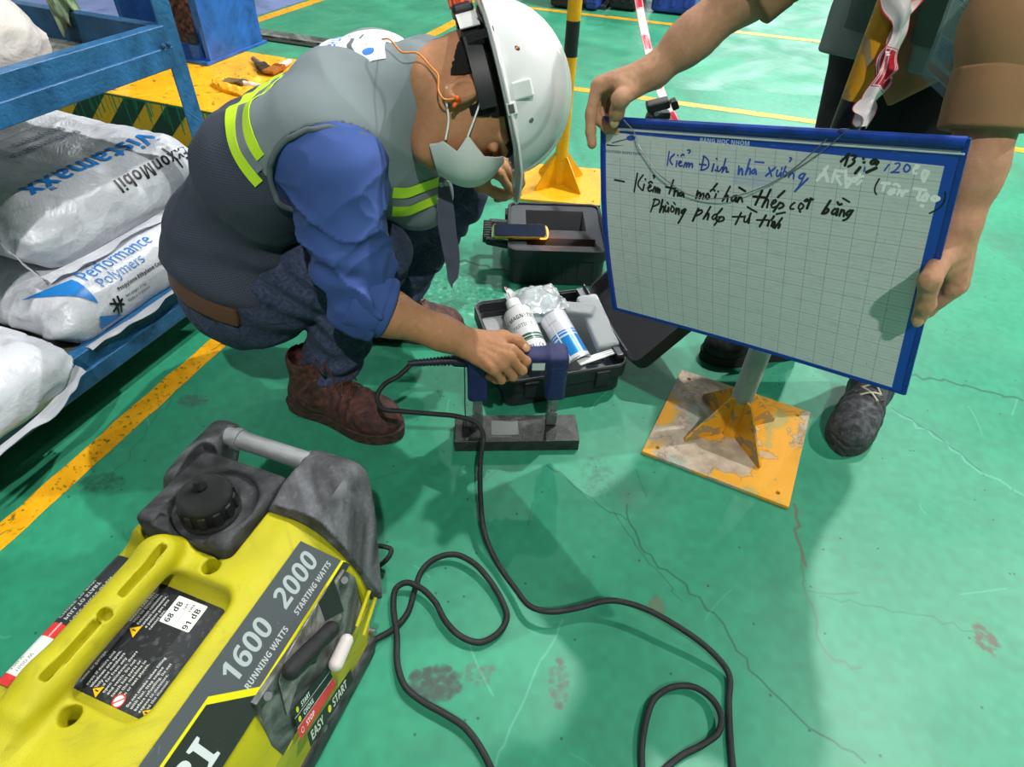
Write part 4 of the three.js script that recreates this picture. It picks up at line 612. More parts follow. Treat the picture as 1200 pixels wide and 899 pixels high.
single('power_cable', 'black rubber cable looped between the generator and the bottom edge of the view', 'cable', tube([gp(418, 760, 0.03), gp(445, 747, 0.008), gp(463, 736, 0.006), gp(478, 718, 0.006), gp(486, 692, 0.006), gp(495, 668, 0.01), gp(512, 654, 0.016), gp(533, 650, 0.02), gp(555, 660, 0.02), gp(575, 682, 0.016), gp(590, 708, 0.012), gp(594, 724, 0.010), gp(585, 741, 0.010), gp(563, 753, 0.012), gp(540, 746, 0.014), gp(522, 728, 0.016), gp(510, 706, 0.018), gp(494, 690, 0.020), gp(476, 683, 0.022), gp(464, 690, 0.018), gp(461, 710, 0.012), gp(465, 745, 0.008), gp(466, 780, 0.008), gp(475, 805, 0.012), gp(495, 822, 0.014), gp(520, 836, 0.014), gp(545, 853, 0.012), gp(565, 880, 0.008), gp(585, 925, 0.006), gp(600, 980, 0.006)], 0.0062, 460, 12), rubber, 'black power cables');
single('power_cable', 'short black cable loop at the rear corner of the generator', 'cable', tube([gp(408, 632, 0.09), gp(427, 638, 0.055), gp(446, 640, 0.05), gp(458, 644, 0.05), gp(456, 652, 0.045), gp(446, 662, 0.03), gp(434, 668, 0.012), gp(410, 676, 0.006)], 0.0052, 120, 10), rubber, 'black power cables');

// ================================================================ writing board held up by the standing worker
const BD = [at(706, 137.2, 1.2035), at(1136, 162, 0.8227), at(1060, 462, 1.0577), at(720, 362, 1.4385)];      // TL TR BR BL: a sheet of 0.60 x 0.42 m
const BN = V().crossVectors(V().subVectors(BD[1], BD[0]), V().subVectors(BD[0], BD[3])).normalize();          // towards the camera
const bTop = 0.032;
const boardAt = (u, v, lift = 0) => { const p = BD[0].clone().multiplyScalar((1 - u) * (1 - v)).addScaledVector(BD[1], u * (1 - v)).addScaledVector(BD[2], u * v).addScaledVector(BD[3], (1 - u) * v); const s = Math.sin(Math.PI * clamp(v)); return p.addScaledVector(BN, lift + 0.016 * s * (1 - u * 1.1) - 0.006 * Math.sin(Math.PI * u) * v); };
{
  // homography photo pixel -> (u, v) of the sheet, used only to draw the handwriting at its size
  const uvOf = (x, y) => { const d = rayDir(x, y), o = V(0, EYE, 0), t = V().subVectors(BD[0], o).dot(BN) / d.dot(BN), p = o.addScaledVector(d, t).sub(BD[0]), U = V().subVectors(BD[1], BD[0]), W = V().subVectors(BD[3], BD[0]), uu = U.dot(U), ww = W.dot(W), uw = U.dot(W), pu = p.dot(U), pw = p.dot(W), q = uu * ww - uw * uw; return [(pu * ww - pw * uw) / q, (pw * uu - pu * uw) / q]; };
  const TW = 2048, TH = 1433;
  const sheetT = canvasTex(TW, TH, (g, w, h) => {
    g.fillStyle = '#d3d7d6'; g.fillRect(0, 0, w, h);
    for (let k = 0; k < 2600; k++) { g.fillStyle = `rgba(${rnd() < 0.5 ? '120,130,150' : '250,250,250'},${rr(0.01, 0.05)})`; g.beginPath(); g.ellipse(rr(0, w), rr(0, h), rr(4, 60), rr(2, 20), rr(-0.5, 0.5), 0, 7); g.fill(); }
    const x0 = 0.016 * w, x1 = 0.966 * w, y0 = 0.083 * h, y1 = 0.985 * h;
    for (let k = 1; k < 17; k++) { g.strokeStyle = 'rgba(70,80,104,.62)'; g.lineWidth = 2.0; const x = lerp(x0, x1, k / 17); g.beginPath(); g.moveTo(x, y0); g.lineTo(x, y1); g.stroke(); }
    for (let k = 1; k < 60; k++) { const y = lerp(y0, y1, k / 60); g.strokeStyle = k % 4 ? 'rgba(90,100,120,.34)' : 'rgba(70,80,104,.6)'; g.lineWidth = k % 4 ? 1.3 : 1.9; g.beginPath(); g.moveTo(x0, y); g.lineTo(x1, y); g.stroke(); }
    for (let k = 0; k < 90; k++) { g.strokeStyle = rnd() < 0.6 ? 'rgba(60,70,120,.35)' : 'rgba(40,40,50,.4)'; g.lineWidth = rr(1, 3); const x = rr(0, w), y = rr(0.3, 1) * h; g.beginPath(); g.moveTo(x, y); g.lineTo(x + rr(-10, 14), y + rr(-8, 24)); g.stroke(); }
    for (let k = 0; k < 40; k++) { g.strokeStyle = 'rgba(110,120,200,.14)'; g.lineWidth = rr(3, 10); const x = rr(0.55, 0.95) * w, y = rr(0.4, 0.8) * h; g.beginPath(); g.moveTo(x, y); g.lineTo(x + rr(-50, 50), y + rr(-16, 16)); g.stroke(); }
    g.fillStyle = 'rgba(130,150,220,.22)'; g.fillRect(0.46 * w, 0.17 * h, 0.11 * w, 0.06 * h);
    // printed border and header
    const B = '#1a49b4'; g.fillStyle = B; g.beginPath(); g.moveTo(0, 0); g.lineTo(w, 0); g.lineTo(w, 0.092 * h); g.lineTo(0, 0.060 * h); g.fill(); g.fillRect(0, 0, x0, h); g.fillRect(x1, 0, w - x1, h); g.fillRect(0, y1, w, h - y1);
    g.fillStyle = '#cdd4d6'; g.fillRect(0, 0.040 * h, w, 0.009 * h); g.fillStyle = '#1b3f9c'; g.fillRect(0, 0, w, 0.038 * h);
    g.fillStyle = 'rgba(255,255,255,.75)'; g.font = 'bold 36px sans-serif'; g.textBaseline = 'middle'; g.textAlign = 'center'; g.fillText('BANG HOC NHÓM', 0.425 * w, 0.066 * h); { const X0 = 0.425 * w - g.measureText('BANG HOC NHÓM').width / 2, wb = g.measureText('B').width, wa = g.measureText('BA').width, wh = g.measureText('BANG H').width, wo = g.measureText('BANG HO').width; g.strokeStyle = 'rgba(255,255,255,.75)'; g.lineWidth = 3.5; g.beginPath(); g.arc(X0 + (wb + wa) / 2, 0.066 * h - 19, 4, -2.6, 0.6); g.lineTo(X0 + (wb + wa) / 2, 0.066 * h - 14); g.stroke(); g.beginPath(); g.arc(X0 + (wh + wo) / 2, 0.066 * h + 20, 3.4, 0, 7); g.fill(); }
    for (let k = 0; k < 60; k++) { g.fillStyle = 'rgba(200,215,240,.5)'; g.fillRect(rr(0, w), rr(0.03, 0.1) * h, rr(2, 40), rr(1, 2)); }
    // crest in the corner
    g.fillStyle = '#d3d8d8'; g.fillRect(x0 + 4, 0.066 * h, 0.1 * w, 0.1 * h); g.fillStyle = '#15181c';
    const P = (x, y) => { const [u, v] = uvOf(700 + x / 7.494, 150 + y / 7.494); return [u * w, (v + 0.012) * h]; };
    g.beginPath(); g.moveTo(...P(98, 122)); g.quadraticCurveTo(...P(180, 136), ...P(255, 118)); g.quadraticCurveTo(...P(180, 128), ...P(98, 108)); g.fill();
    for (let k = 0; k < 7; k++) { g.beginPath(); g.moveTo(...P(150 + k * 20, 105 - k * 5)); g.lineTo(...P(170 + k * 20, 96 - k * 6)); g.lineTo(...P(166 + k * 20, 88 - k * 5)); g.lineTo(...P(140 + k * 20, 100 - k * 5)); g.fill(); }
    g.fillStyle = '#2a4fb4'; g.beginPath(); g.ellipse(...P(306, 58), 34, 17, -0.1, 0, 7); g.fill(); { const [tx, ty] = P(92, 168); txt(g, 'SOUTHERN INSPECTION', tx, ty, 24, '#38405e', { sx: 1.0 }); }
    // handwriting: strokes in the three close-up frames
    const ink = (ox, oy, col, wd, strokes) => { g.strokeStyle = col; g.lineCap = g.lineJoin = 'round'; for (const s of strokes) { const q = s.map(([x, y]) => { const [u, v] = uvOf(ox + x / 7.494, oy + y / 7.494); return [u * w, v * h]; }); g.lineWidth = wd * 1.25 * rr(0.85, 1.15); g.beginPath(); g.moveTo(...q[0]); for (let i = 1; i < q.length - 1; i++) g.quadraticCurveTo(...q[i], (q[i][0] + q[i + 1][0]) / 2, (q[i][1] + q[i + 1][1]) / 2); g.lineTo(...q[q.length - 1]); g.stroke(); } };
    const NB = '#2b3a9e', NB2 = '#3556bd', K = '#111316', Wt = '#ffffff';
    ink(700, 150, NB, 8.5, [[[645, 200], [632, 320]], [[690, 225], [642, 262], [675, 312]], [[715, 280], [708, 330]], [[718, 232], [722, 234]], [[728, 305], [750, 300], [752, 285], [738, 283], [728, 310], [740, 330], [760, 322]], [[750, 238], [762, 220], [775, 234]], [[805, 190], [824, 185], [828, 200], [815, 215]], [[775, 335], [785, 295], [800, 298], [798, 335]], [[798, 335], [808, 300], [825, 300], [820, 335]], [[820, 335], [832, 305], [852, 305], [848, 338]], [[948, 240], [925, 362]], [[925, 362], [965, 358], [995, 325], [988, 280], [965, 250], [942, 246]], [[912, 312], [968, 318]], [[1035, 310], [1020, 372]], [[1055, 262], [1062, 268]], [[1048, 365], [1056, 366]], [[1070, 330], [1062, 375], [1088, 372], [1108, 338]], [[1138, 265], [1108, 382]], [[1112, 375], [1135, 335], [1150, 345], [1142, 382], [1162, 378]]]);
    ink(840, 150, NB2, 8.5, [[[205, 330], [200, 400]], [[200, 400], [215, 352], [235, 350], [235, 404]], [[300, 270], [262, 404]], [[265, 395], [285, 345], [305, 350], [300, 400]], [[345, 355], [320, 365], [315, 395], [340, 395], [352, 355], [355, 402]], [[345, 293], [420, 300]], [[465, 345], [490, 418]], [[520, 345], [440, 415]], [[540, 365], [525, 415], [550, 425], [575, 370], [570, 424]], [[600, 370], [582, 405], [605, 430], [630, 395], [600, 370]], [[612, 335], [602, 358]], [[580, 345], [575, 362]], [[648, 258], [668, 260], [645, 292]], [[650, 385], [638, 428]], [[642, 420], [660, 390], [685, 395], [680, 442]], [[770, 395], [735, 405], [725, 440], [760, 440], [782, 400]], [[782, 400], [735, 500], [692, 552]], [[692, 552], [725, 520], [806, 440]]]);
    ink(700, 150, K, 10.5, [[[185, 438], [268, 455]], [[378, 385], [355, 542]], [[428, 400], [368, 470], [420, 528]], [[440, 480], [430, 532]], [[448, 435], [450, 440]], [[470, 512], [497, 505], [500, 488], [485, 485], [470, 520], [482, 544], [506, 530]], [[478, 470], [492, 452], [508, 468]], [[515, 405], [530, 408], [520, 427]], [[515, 545], [525, 500], [540, 505], [535, 548]], [[535, 548], [548, 510], [562, 512], [552, 552]], [[552, 552], [565, 518], [578, 525], [570, 557]], [[690, 445], [655, 562]], [[625, 505], [706, 520]], [[705, 530], [695, 582]], [[698, 555], [715, 535], [732, 540], [728, 585]], [[770, 550], [745, 555], [738, 582], [760, 585], [780, 555], [780, 592]], [[900, 540], [885, 606]], [[888, 600], [905, 555], [928, 555], [915, 607]], [[915, 607], [940, 560], [958, 565], [945, 612]], [[985, 565], [965, 590], [980, 617], [1006, 595], [990, 566]], [[1010, 545], [1032, 520], [1045, 542]], [[1068, 480], [1040, 512]], [[1060, 570], [1048, 607]], [[1075, 548], [1078, 552]],
      [[535, 605], [500, 717]], [[520, 612], [572, 608], [575, 650], [520, 672]], [[600, 615], [576, 722]], [[580, 715], [600, 668], [616, 675], [605, 724]], [[628, 665], [615, 715], [640, 720], [656, 668], [650, 722]], [[640, 638], [648, 650]], [[680, 668], [665, 710], [686, 727], [706, 695], [682, 668]], [[695, 640], [708, 656]], [[718, 690], [712, 738]], [[714, 730], [728, 690], [746, 695], [738, 742]], [[792, 698], [765, 710], [760, 737], [786, 730], [800, 702]], [[800, 702], [765, 770], [735, 820]], [[908, 695], [860, 802]], [[893, 722], [935, 700], [945, 730], [893, 757]], [[1012, 680], [950, 787]], [[955, 780], [985, 735], [1002, 740], [985, 792]], [[1062, 745], [1030, 755], [1025, 792], [1055, 787], [1070, 745]], [[1070, 745], [1062, 797]], [[1112, 698], [1080, 737]], [[1100, 770], [1045, 842]], [[1085, 772], [1127, 765], [1130, 800], [1085, 812]]]);
    ink(840, 150, K, 10.5, [[[130, 505], [65, 632]], [[70, 625], [100, 580], [116, 585], [105, 637]], [[178, 585], [145, 595], [140, 632], [165, 630], [188, 585]], [[188, 585], [178, 637]], [[208, 600], [194, 642]], [[196, 636], [214, 600], [230, 600], [238, 642]], [[210, 515], [260, 547]], [[408, 545], [350, 667]], [[333, 595], [432, 605]], [[482, 535], [408, 687]], [[415, 675], [445, 622], [467, 620], [450, 692]], [[485, 667], [530, 650], [530, 622], [505, 630], [485, 672], [500, 697], [537, 680]], [[602, 548], [545, 602]], [[562, 650], [508, 727]], [[562, 650], [592, 655], [597, 685], [555, 702]], [[692, 650], [660, 670], [648, 707], [682, 705]], [[745, 655], [715, 690], [740, 717], [777, 680], [748, 655]], [[735, 724], [740, 730]], [[780, 637], [798, 615], [810, 637]], [[832, 615], [798, 702]], [[790, 640], [852, 622]], [[1002, 635], [930, 747]], [[930, 747], [962, 750], [992, 715], [965, 700], [943, 727]], [[1047, 705], [1015, 725], [1015, 757], [1045, 750], [1068, 708]], [[1068, 708], [1055, 762]], [[1065, 650], [1075, 674], [1100, 665]], [[1113, 615], [1167, 647]], [[1098, 715], [1080, 767]], [[1082, 760], [1104, 715], [1124, 720], [1118, 772]], [[1177, 720], [1145, 735], [1140, 767], [1170, 760], [1198, 722]], [[1198, 722], [1155, 795], [1114, 808]],
      [[228, 735], [178, 837]], [[153, 770], [252, 770]], [[262, 765], [245, 815], [275, 820], [302, 768]], [[302, 768], [290, 827]], [[312, 740], [302, 762]], [[283, 685], [322, 712], [362, 730]], [[442, 760], [388, 857]], [[363, 800], [457, 800]], [[472, 805], [455, 852]], [[512, 768], [490, 802]], [[500, 815], [488, 857]], [[490, 850], [508, 812], [524, 818], [505, 867]], [[582, 785], [518, 872]], [[524, 862], [545, 832], [568, 838], [550, 872]], [[607, 735], [533, 750]]]);
    ink(970, 150, K, 12, [[[120, 292], [190, 225]], [[190, 225], [155, 327]], [[215, 240], [267, 235], [225, 275]], [[225, 275], [247, 287], [215, 322], [185, 337]], [[315, 265], [318, 270]], [[318, 300], [325, 300]], [[420, 275], [385, 285], [380, 314], [412, 315], [428, 280]], [[420, 285], [457, 290], [430, 322]], [[287, 345], [246, 394]], [[427, 350], [385, 368], [345, 387]]]);
    ink(970, 150, K, 7, [[[455, 445], [420, 500], [412, 555], [430, 582]], [[1030, 565], [1035, 625], [990, 700], [895, 750]]]);
    ink(970, 150, NB2, 7.5, [[[540, 320], [500, 372]], [[330, 345], [322, 377]], [[595, 312], [630, 300], [640, 325], [600, 370], [558, 390]], [[558, 390], [628, 388]], [[692, 320], [665, 350], [680, 390], [717, 375], [730, 340], [700, 318]]]);
    ink(840, 150, Wt, 13, [[[885, 457], [950, 380]], [[950, 360], [978, 462]], [[915, 412], [960, 400]], [[978, 335], [940, 385]], [[1045, 367], [1015, 472]], [[1045, 370], [1107, 380]], [[1030, 415], [1078, 420]], [[1060, 440], [1092, 492]]]);
    ink(970, 150, Wt, 12, [[[160, 375], [168, 517]], [[168, 517], [215, 470], [190, 440]], [[205, 445], [240, 492], [285, 402]], [[230, 440], [312, 420]], [[262, 492], [300, 460]], [[782, 325], [740, 387], [778, 400]], [[802, 332], [780, 352]], [[845, 375], [825, 420], [845, 467]], [[845, 467], [885, 385]], [[850, 370], [888, 385]], [[480, 480], [542, 485]], [[507, 485], [488, 547]], [[562, 540], [535, 562], [545, 582], [577, 570], [587, 540]], [[583, 495], [605, 485], [632, 512]], [[635, 545], [613, 582]], [[630, 545], [657, 552], [653, 594]], [[653, 594], [672, 550], [702, 552]], [[758, 530], [862, 545]], [[817, 545], [793, 622]], [[867, 575], [830, 602], [830, 637], [862, 640], [882, 590]], [[932, 600], [905, 622], [940, 642], [987, 620], [940, 598]], [[825, 682], [833, 684]], [[800, 632], [788, 612]]]);
  });
  sheetT.wrapS = sheetT.wrapT = THREE.ClampToEdgeWrapping;
  const b = thing('writing_board', 'white ruled writing board with blue border and handwriting, held up by the standing worker', 'board');
  const o = boardAt(0.5, 1); b.position.copy(o); const S = (u, v, l) => boardAt(u, v, l).sub(o);
  const blue = mat('#1b48b0', 0.38, { map: dirtT, mapSize: 0.3 });
  const front = grid(40, 40, (u, v) => S(u, 1 - v, 0.0012)), back = grid(20, 20, (u, v) => S(1 - u, 1 - v, -0.0012));
  part('sheet', front, new THREE.MeshPhysicalMaterial({ map: sheetT, roughness: 0.38, clearcoat: 0.25, clearcoatRoughness: 0.3 }), b);
  part('backing', back, mat('#1b3f92', 0.5), b);
  const edge = (f, w = 0.006) => slab(40, 2, f, 0.0046);
  part('edge_tape', edge((u, v) => S(u, 0.992 + 0.011 * (1 - v), 0.0022)), blue, b); part('edge_tape', edge((u, v) => S(lerp(-0.005, 0.008, v), u, 0.0022)), blue, b); part('edge_tape', edge((u, v) => S(lerp(0.992, 1.004, v), u, 0.0022)), blue, b);
  part('top_rail', tube(CR([0, 0.25, 0.5, 0.75, 1].map((u) => S(u * 0.998, 0.012, 0.001))), 0.0075, 50, 14), blue, b, 'rounded blue rail along the top edge');
  part('rail_lip', bar(S(0.0, 0.048, 0.002), S(1.0, 0.048, 0.002), 0.002, 0.003, 0.001), mat('#c8cfd2', 0.4), b, 'pale strip under the rail');
  const w = (list) => list.map(([x, y, l]) => { const [u, v] = uvOf(x, y); return S(u, v, l ?? 0.006); });
  const wire = mat('#8d9096', 0.3, { metalness: 0.8 });
  part('hanging_wire', tube(w([[736, 138, 0.014], [745, 152], [753, 170], [763, 184], [775, 200], [790, 212], [806, 223], [820, 228], [842, 230, 0.008], [870, 226, 0.010], [893, 219], [915, 208], [936, 193], [960, 172], [984, 151], [1000, 148, 0.014]]), 0.0009, 160, 6), wire, b, 'thin grey hanging wire');
  part('hanging_wire', tube(w([[1000, 148, 0.016], [985, 160, 0.01], [968, 174, 0.006], [935, 197, 0.004], [915, 208, 0.005]]), 0.0008, 80, 6), wire, b);
}

// ================================================================ portable generator, lower left
{
  const GT = Math.atan2(0.95, 0.31), G0 = V(0.31 * 0.25 + 0.95 * -0.568, 0, -0.95 * 0.25 + 0.31 * -0.568);
  const t = thing('generator', 'lime yellow portable generator with dark grey end cap and telescopic handle, filling the lower left', 'generator', G0, GT);
  t.updateMatrixWorld(true); const inv = t.matrixWorld.clone().invert();
  const hit = (px, py, p, n) => { const o = V(0, EYE, 0), d = rayDir(px, py); const w = n.clone().transformDirection(t.matrixWorld), q = p.clone().applyMatrix4(t.matrixWorld); return o.addScaledVector(d, V().subVectors(q, o).dot(w) / d.dot(w)).applyMatrix4(inv); };
  const yellow = mat('#c4bc0d', 0.42, { grain: 0.0005, grainSize: 0.02, map: cleanT, mapSize: 0.55 }), grey = mat('#6e7075', 0.6, { grain: 0.0009, grainSize: 0.03, map: dustT, mapSize: 0.42 }), greyDark = mat('#4b4d51', 0.62, { grain: 0.0009, grainSize: 0.03, map: dustT, mapSize: 0.3 }), black = mat('#17181a', 0.4, { grain: 0.0006, grainSize: 0.02 });
  // cross-section: sides, shoulder chamfers, top; then the ends
  const prof = (x, y, z) => { const a = Math.abs(z); let d = smax(0.985 * a - 0.17 * (0.2 - y) * (y < 0.2 ? -0.55 : 0.7) - 0.186, 0.835 * a + 0.55 * y - 0.319, 0.03); d = smax(d, y - 0.402, 0.03); return smax(d, 0.03 - y, 0.02); };
  const ends = (x, y) => smax(x - 0.195 - 0.10 * y - 0.42 * Math.max(0, y - 0.26), -0.29 - x, 0.03);
  const hull = (x, y, z) => smax(prof(x, y, z), ends(x, y), 0.035);
  const seam = (x, y, z) => x - (0.178 + 0.10 * Math.max(0, 0.40 - y) + 0.02 * z);        // yellow before it, grey end cap behind it
  const bayA = moved(rbox(V(0, 0, 0), V(0.090, 0.05, 0.083), 0.024), M4([-0.040, 0.412, 0.006], [0.03, 0, 0])), bayB = moved(rbox(V(0, 0, 0), V(0.115, 0.05, 0.085), 0.016), M4([-0.035, 0.387, -0.158], [-0.12, 0, 0]));
  const handle = union(0.02, cap(V(-0.215, 0.392, -0.036), V(-0.13, 0.418, -0.036), 0.03, 0.021), cap(V(-0.13, 0.418, -0.036), V(0.055, 0.418, -0.036), 0.021), cap(V(0.055, 0.418, -0.036), V(0.072, 0.398, -0.034), 0.021, 0.022), rbox(V(-0.06, 0.414, -0.036), V(0.115, 0.016, 0.019), 0.007));
  const tankHole = rbox(V(0.163, 0.42, -0.034), V(0.077, 0.06, 0.082), 0.014), holes = [[0.071, 0.031], [-0.148, 0.010]].map(([x, z]) => cap(V(x, 0.34, z), V(x, 0.5, z), 0.0125)), pin = cap(V(-0.046, 0.425, -0.024), V(-0.046, 0.46, -0.020), 0.008);
  const slots = [[-0.095, -0.015], [0.02, 0.0]].map(([x]) => moved(rbox(V(0, 0, 0), V(0.04, 0.016, 0.005), 0.003), M4([x, 0.436, -0.0235], [0, 0, 0])));
  const face = rbox(V(0.065, 0.25, 0.205), V(0.118, 0.062, 0.035), 0.012);
  const yel = (x, y, z) => { let d = smax(smax(hull(x, y, z), seam(x, y, z), 0.003), -tankHole(x, y, z), 0.006); d = smax(d, -bayA(x, y, z), 0.014); d = smax(d, -bayB(x, y, z), 0.014); d = smin(d, handle(x, y, z), 0.014); for (const h of holes) d = smax(d, -h(x, y, z), 0.003); for (const s of slots) d = smax(d, -s(x, y, z), 0.002); d = smax(d, -pin(x, y, z), 0.002); d = smax(d, -face(x, y, z), 0.004); return Math.max(d, 0.055 - y); };
  part('shell', solid(yel, V(-0.31, 0.03, -0.21), V(0.24, 0.47, 0.21), 0.0031), yellow, t);
  // grey end cap with the two arms of the trolley handle
  const arm = (s) => { const w = s > 0 ? 0.052 : 0.034, z = s > 0 ? 0.105 : -0.115; return (x, y, z0) => { const d = smax(smax(Math.abs(z0 - z - 0.25 * s * Math.max(0, 0.40 - y)) - w, y - 0.432 + 0.9 * Math.max(0, x - 0.285) + 0.35 * Math.max(0, 0.215 - x), 0.014), smax(x - 0.31 + 0.5 * Math.max(0, 0.40 - y), 0.165 - x, 0.01), 0.014); return smax(d, 0.835 * Math.abs(z0) + 0.55 * y - 0.345, 0.02); }; };
  const aR = arm(1), aL = arm(-1), gap = rbox(V(0.30, 0.40, -0.022), V(0.0605, 0.14, 0.072), 0.012);
  const end = (x, y, z) => { let d = smax(grow(hull, 0.002)(x, y, z), -seam(x, y, z) + 0.0015, 0.003); d = smin(d, smax(aR(x, y, z), -seam(x, y, z) + 0.0015, 0.003), 0.012); d = smin(d, smax(aL(x, y, z), 0.17 - x, 0.003), 0.012); d = smax(d, -gap(x, y, z), 0.012); d = smax(d, -tankHole(x, y, z), 0.004); return Math.max(d, 0.05 - y); };
  part('end_cap', solid(end, V(0.13, 0.03, -0.22), V(0.34, 0.47, 0.22), 0.0042), grey, t, 'dark grey dusty end cap');
  part('trolley_handle', [rod(V(0.276, 0.413, -0.10), V(0.276, 0.413, 0.075), 0.0155, 0.0155, 32), ...[-0.082, 0.058].map((z) => rod(V(0.276, 0.413, z), V(0.276, 0.413, z + 0.012), 0.0185, 0.0185, 32))], mat('#a6a9ab', 0.35, { metalness: 0.55, grain: 0.0006, grainSize: 0.03 }), t, 'light grey metal grip tube');
  // fuel cover with its round well and the cap
  const well = (x, y, z) => smax(Math.hypot(x - 0.155, z + 0.026) - 0.062, 0.4045 - y, 0.004), lugs = rbox(V(0.086, 0.43, -0.055), V(0.022, 0.014, 0.026), 0.004);
  const cover = (x, y, z) => { let d = smax(rbox(V(0.163, 0.36, -0.034), V(0.0755, 0.056 + 0.05 * Math.max(0, 0.25 - x), 0.0805), 0.012)(x, y, z), -well(x, y, z), 0.010); d = smax(d, -rbox(V(0.115, 0.424, -0.02), V(0.03, 0.010, 0.03), 0.006)(x, y, z), 0.005); return smax(d, -lugs(x, y, z), 0.003); };
  part('fuel_cover', solid(cover, V(0.07, 0.29, -0.13), V(0.29, 0.45, 0.06), 0.0036), greyDark, t, 'dark grey fuel cover');
  const cap0 = part('fuel_cap', [lathe([[0.0, 0.054], [0.012, 0.053], [0.030, 0.0475], [0.0375, 0.038], [0.0385, 0.032], [0.0385, 0.004], [0.036, 0.0], [0, 0]], 48).translate(0.145, 0.409, -0.026), lathe([[0.043, 0], [0.043, 0.006], [0.038, 0.008]], 40).translate(0.145, 0.4065, -0.026)], black, t, 'black ribbed fuel cap');
  for (let k = 0; k < 12; k++) { const a = k * Math.PI / 6; part('grip_ridge', box(0.006, 0.026, 0.012, [0.145 + Math.cos(a) * 0.0385, 0.426, -0.026 + Math.sin(a) * 0.0385], [0, -a, 0], 0.003), black, cap0); }
  part('vent_knob', lathe([[0, 0.073], [0.006, 0.073], [0.0078, 0.070], [0.0078, 0.062], [0.0095, 0.058], [0.0095, 0.052], [0, 0.052]], 28).translate(0.145, 0.409, -0.026), black, cap0);
  // base rails and feet
  part('base', solid((x, y, z) => smax(smax(Math.abs(z) - 0.178 - 0.1 * y, smax(x - 0.195 - 0.1 * y, -0.28 - x, 0.02), 0.02), Math.abs(y - 0.038) - 0.032, 0.012), V(-0.3, 0.0, -0.2), V(0.3, 0.08, 0.2), 0.006), greyDark, t, 'dark grey base');
  for (const x of [-0.2, 0.15]) for (const z of [-0.13, 0.13]) part('rubber_foot', new THREE.CylinderGeometry(0.02, 0.024, 0.012, 24).translate(x, 0.006, z), black, t);
  for (const [x, y] of [[0.185, 0.10], [0.02, 0.085], [-0.12, 0.085]]) part('screw', rod(V(x, y, 0.17), V(x, y, 0.1885), 0.006, 0.006, 12), mat('#8b8f92', 0.3, { metalness: 0.9 }), t);
  // ---- printed panels
  const plateOn = (name, c, ux, vy, n, w, h, m, off = 0.0016, label) => { const g = new THREE.PlaneGeometry(w, h).applyMatrix4(new THREE.Matrix4().makeBasis(ux.clone().normalize(), vy.clone().normalize(), n.clone().normalize()).setPosition(c.clone().addScaledVector(n.clone().normalize(), off))); return part(name, g, m, t, label); };
  const X = V(1, 0, 0), chN = V(0, 0.55, 0.835).normalize(), chV = V(0, 0.835, -0.55).normalize();
  const chC = V(-0.05, 0.319 / 1.0 * 0.55 + 0, 0).set(-0.05, 0.3575, (0.319 - 0.55 * 0.3575) / 0.835);
  const scr = (n, g, w, h, a) => { for (let k = 0; k < n; k++) { g.strokeStyle = `rgba(190,195,195,${rr(0.05, a)})`; g.lineWidth = rr(1, 3); const x = rr(0, w), y = rr(0, h); g.beginPath(); g.moveTo(x, y); g.lineTo(x + rr(-40, 40), y + rr(-20, 20)); g.stroke(); } };
  const LW = 0.47, LH = 0.098, strip = canvasTex(2048, 427, (g, w, h) => {
    const q = (X0, v) => [(X0 + 0.285) / LW * w, v * h];               // X along the machine, v from top to bottom
    const poly = (c, ps) => { g.fillStyle = c; g.beginPath(); ps.forEach((p, i) => (i ? g.lineTo(...q(...p)) : g.moveTo(...q(...p)))); g.closePath(); g.fill(); };
    g.clearRect(0, 0, w, h);
    poly('#4d5256', [[-0.285, 0.02], [0.152, 0.02], [0.182, 0.98], [-0.285, 0.98]]);
    poly('#d6d012', [[-0.285, 0.24], [-0.070, 0.24], [-0.026, 0.80], [0.177, 0.80], [0.181, 0.88], [-0.038, 0.88], [-0.082, 0.31], [-0.285, 0.31]]); poly('#262c27', [[-0.285, 0.285], [-0.078, 0.285], [-0.034, 0.85], [0.178, 0.85], [0.182, 0.98], [-0.285, 0.98]]);
    const tx = (s, X0, v, size, col, sx = 1) => { const [x, y] = q(X0, v); txt(g, s, x, y, size, col, { sx }); };
    tx('2000', 0.066, 0.32, 190, '#a9b2b2', 0.88); tx('STARTING WATTS', 0.072, 0.64, 56, '#b4bcbc', 0.84);
    tx('1600', -0.044, 0.32, 190, '#a9b2b2', 0.88); tx('RUNNING WATTS', -0.038, 0.64, 56, '#b4bcbc', 0.84);
    tx('RYOBI', -0.279, 0.64, 250, '#c4cccb', 1.0); scr(120, g, w, h, 0.35);
  });
  plateOn('side_stripe', chC, X, chV, chN, LW, LH, inkMat(strip, 0.45), 0.0022, 'dark stripe with wattage lettering');
  // warning plate in the bay beside the handle
  const warn = canvasTex(1024, 1024, (g, w, h) => {                    // x along the machine, y towards the aisle
    g.fillStyle = '#25282c'; g.fillRect(0, 0, w, h); g.fillStyle = '#dc3730'; g.fillRect(0, 0, w, h * 0.085); g.strokeStyle = '#eee'; g.lineWidth = 5; g.strokeRect(3, 0, w - 6, h * 0.09);
    txt(g, 'DANGER', w * 0.44, h * 0.045, 58, '#f2e9e6', { align: 'left' }); const tri = (x, y, s, c = '#e7b312') => { g.fillStyle = c; g.strokeStyle = '#15120a'; g.lineWidth = 6; g.beginPath(); g.moveTo(x, y - s); g.lineTo(x + s, y + s * 0.75); g.lineTo(x - s, y + s * 0.75); g.closePath(); g.fill(); g.stroke(); g.fillStyle = '#15120a'; g.fillRect(x - 5, y - s * 0.35, 10, s * 0.7); };
    tri(w * 0.39, h * 0.045, 26); tri(w * 0.55, h * 0.29, 62);
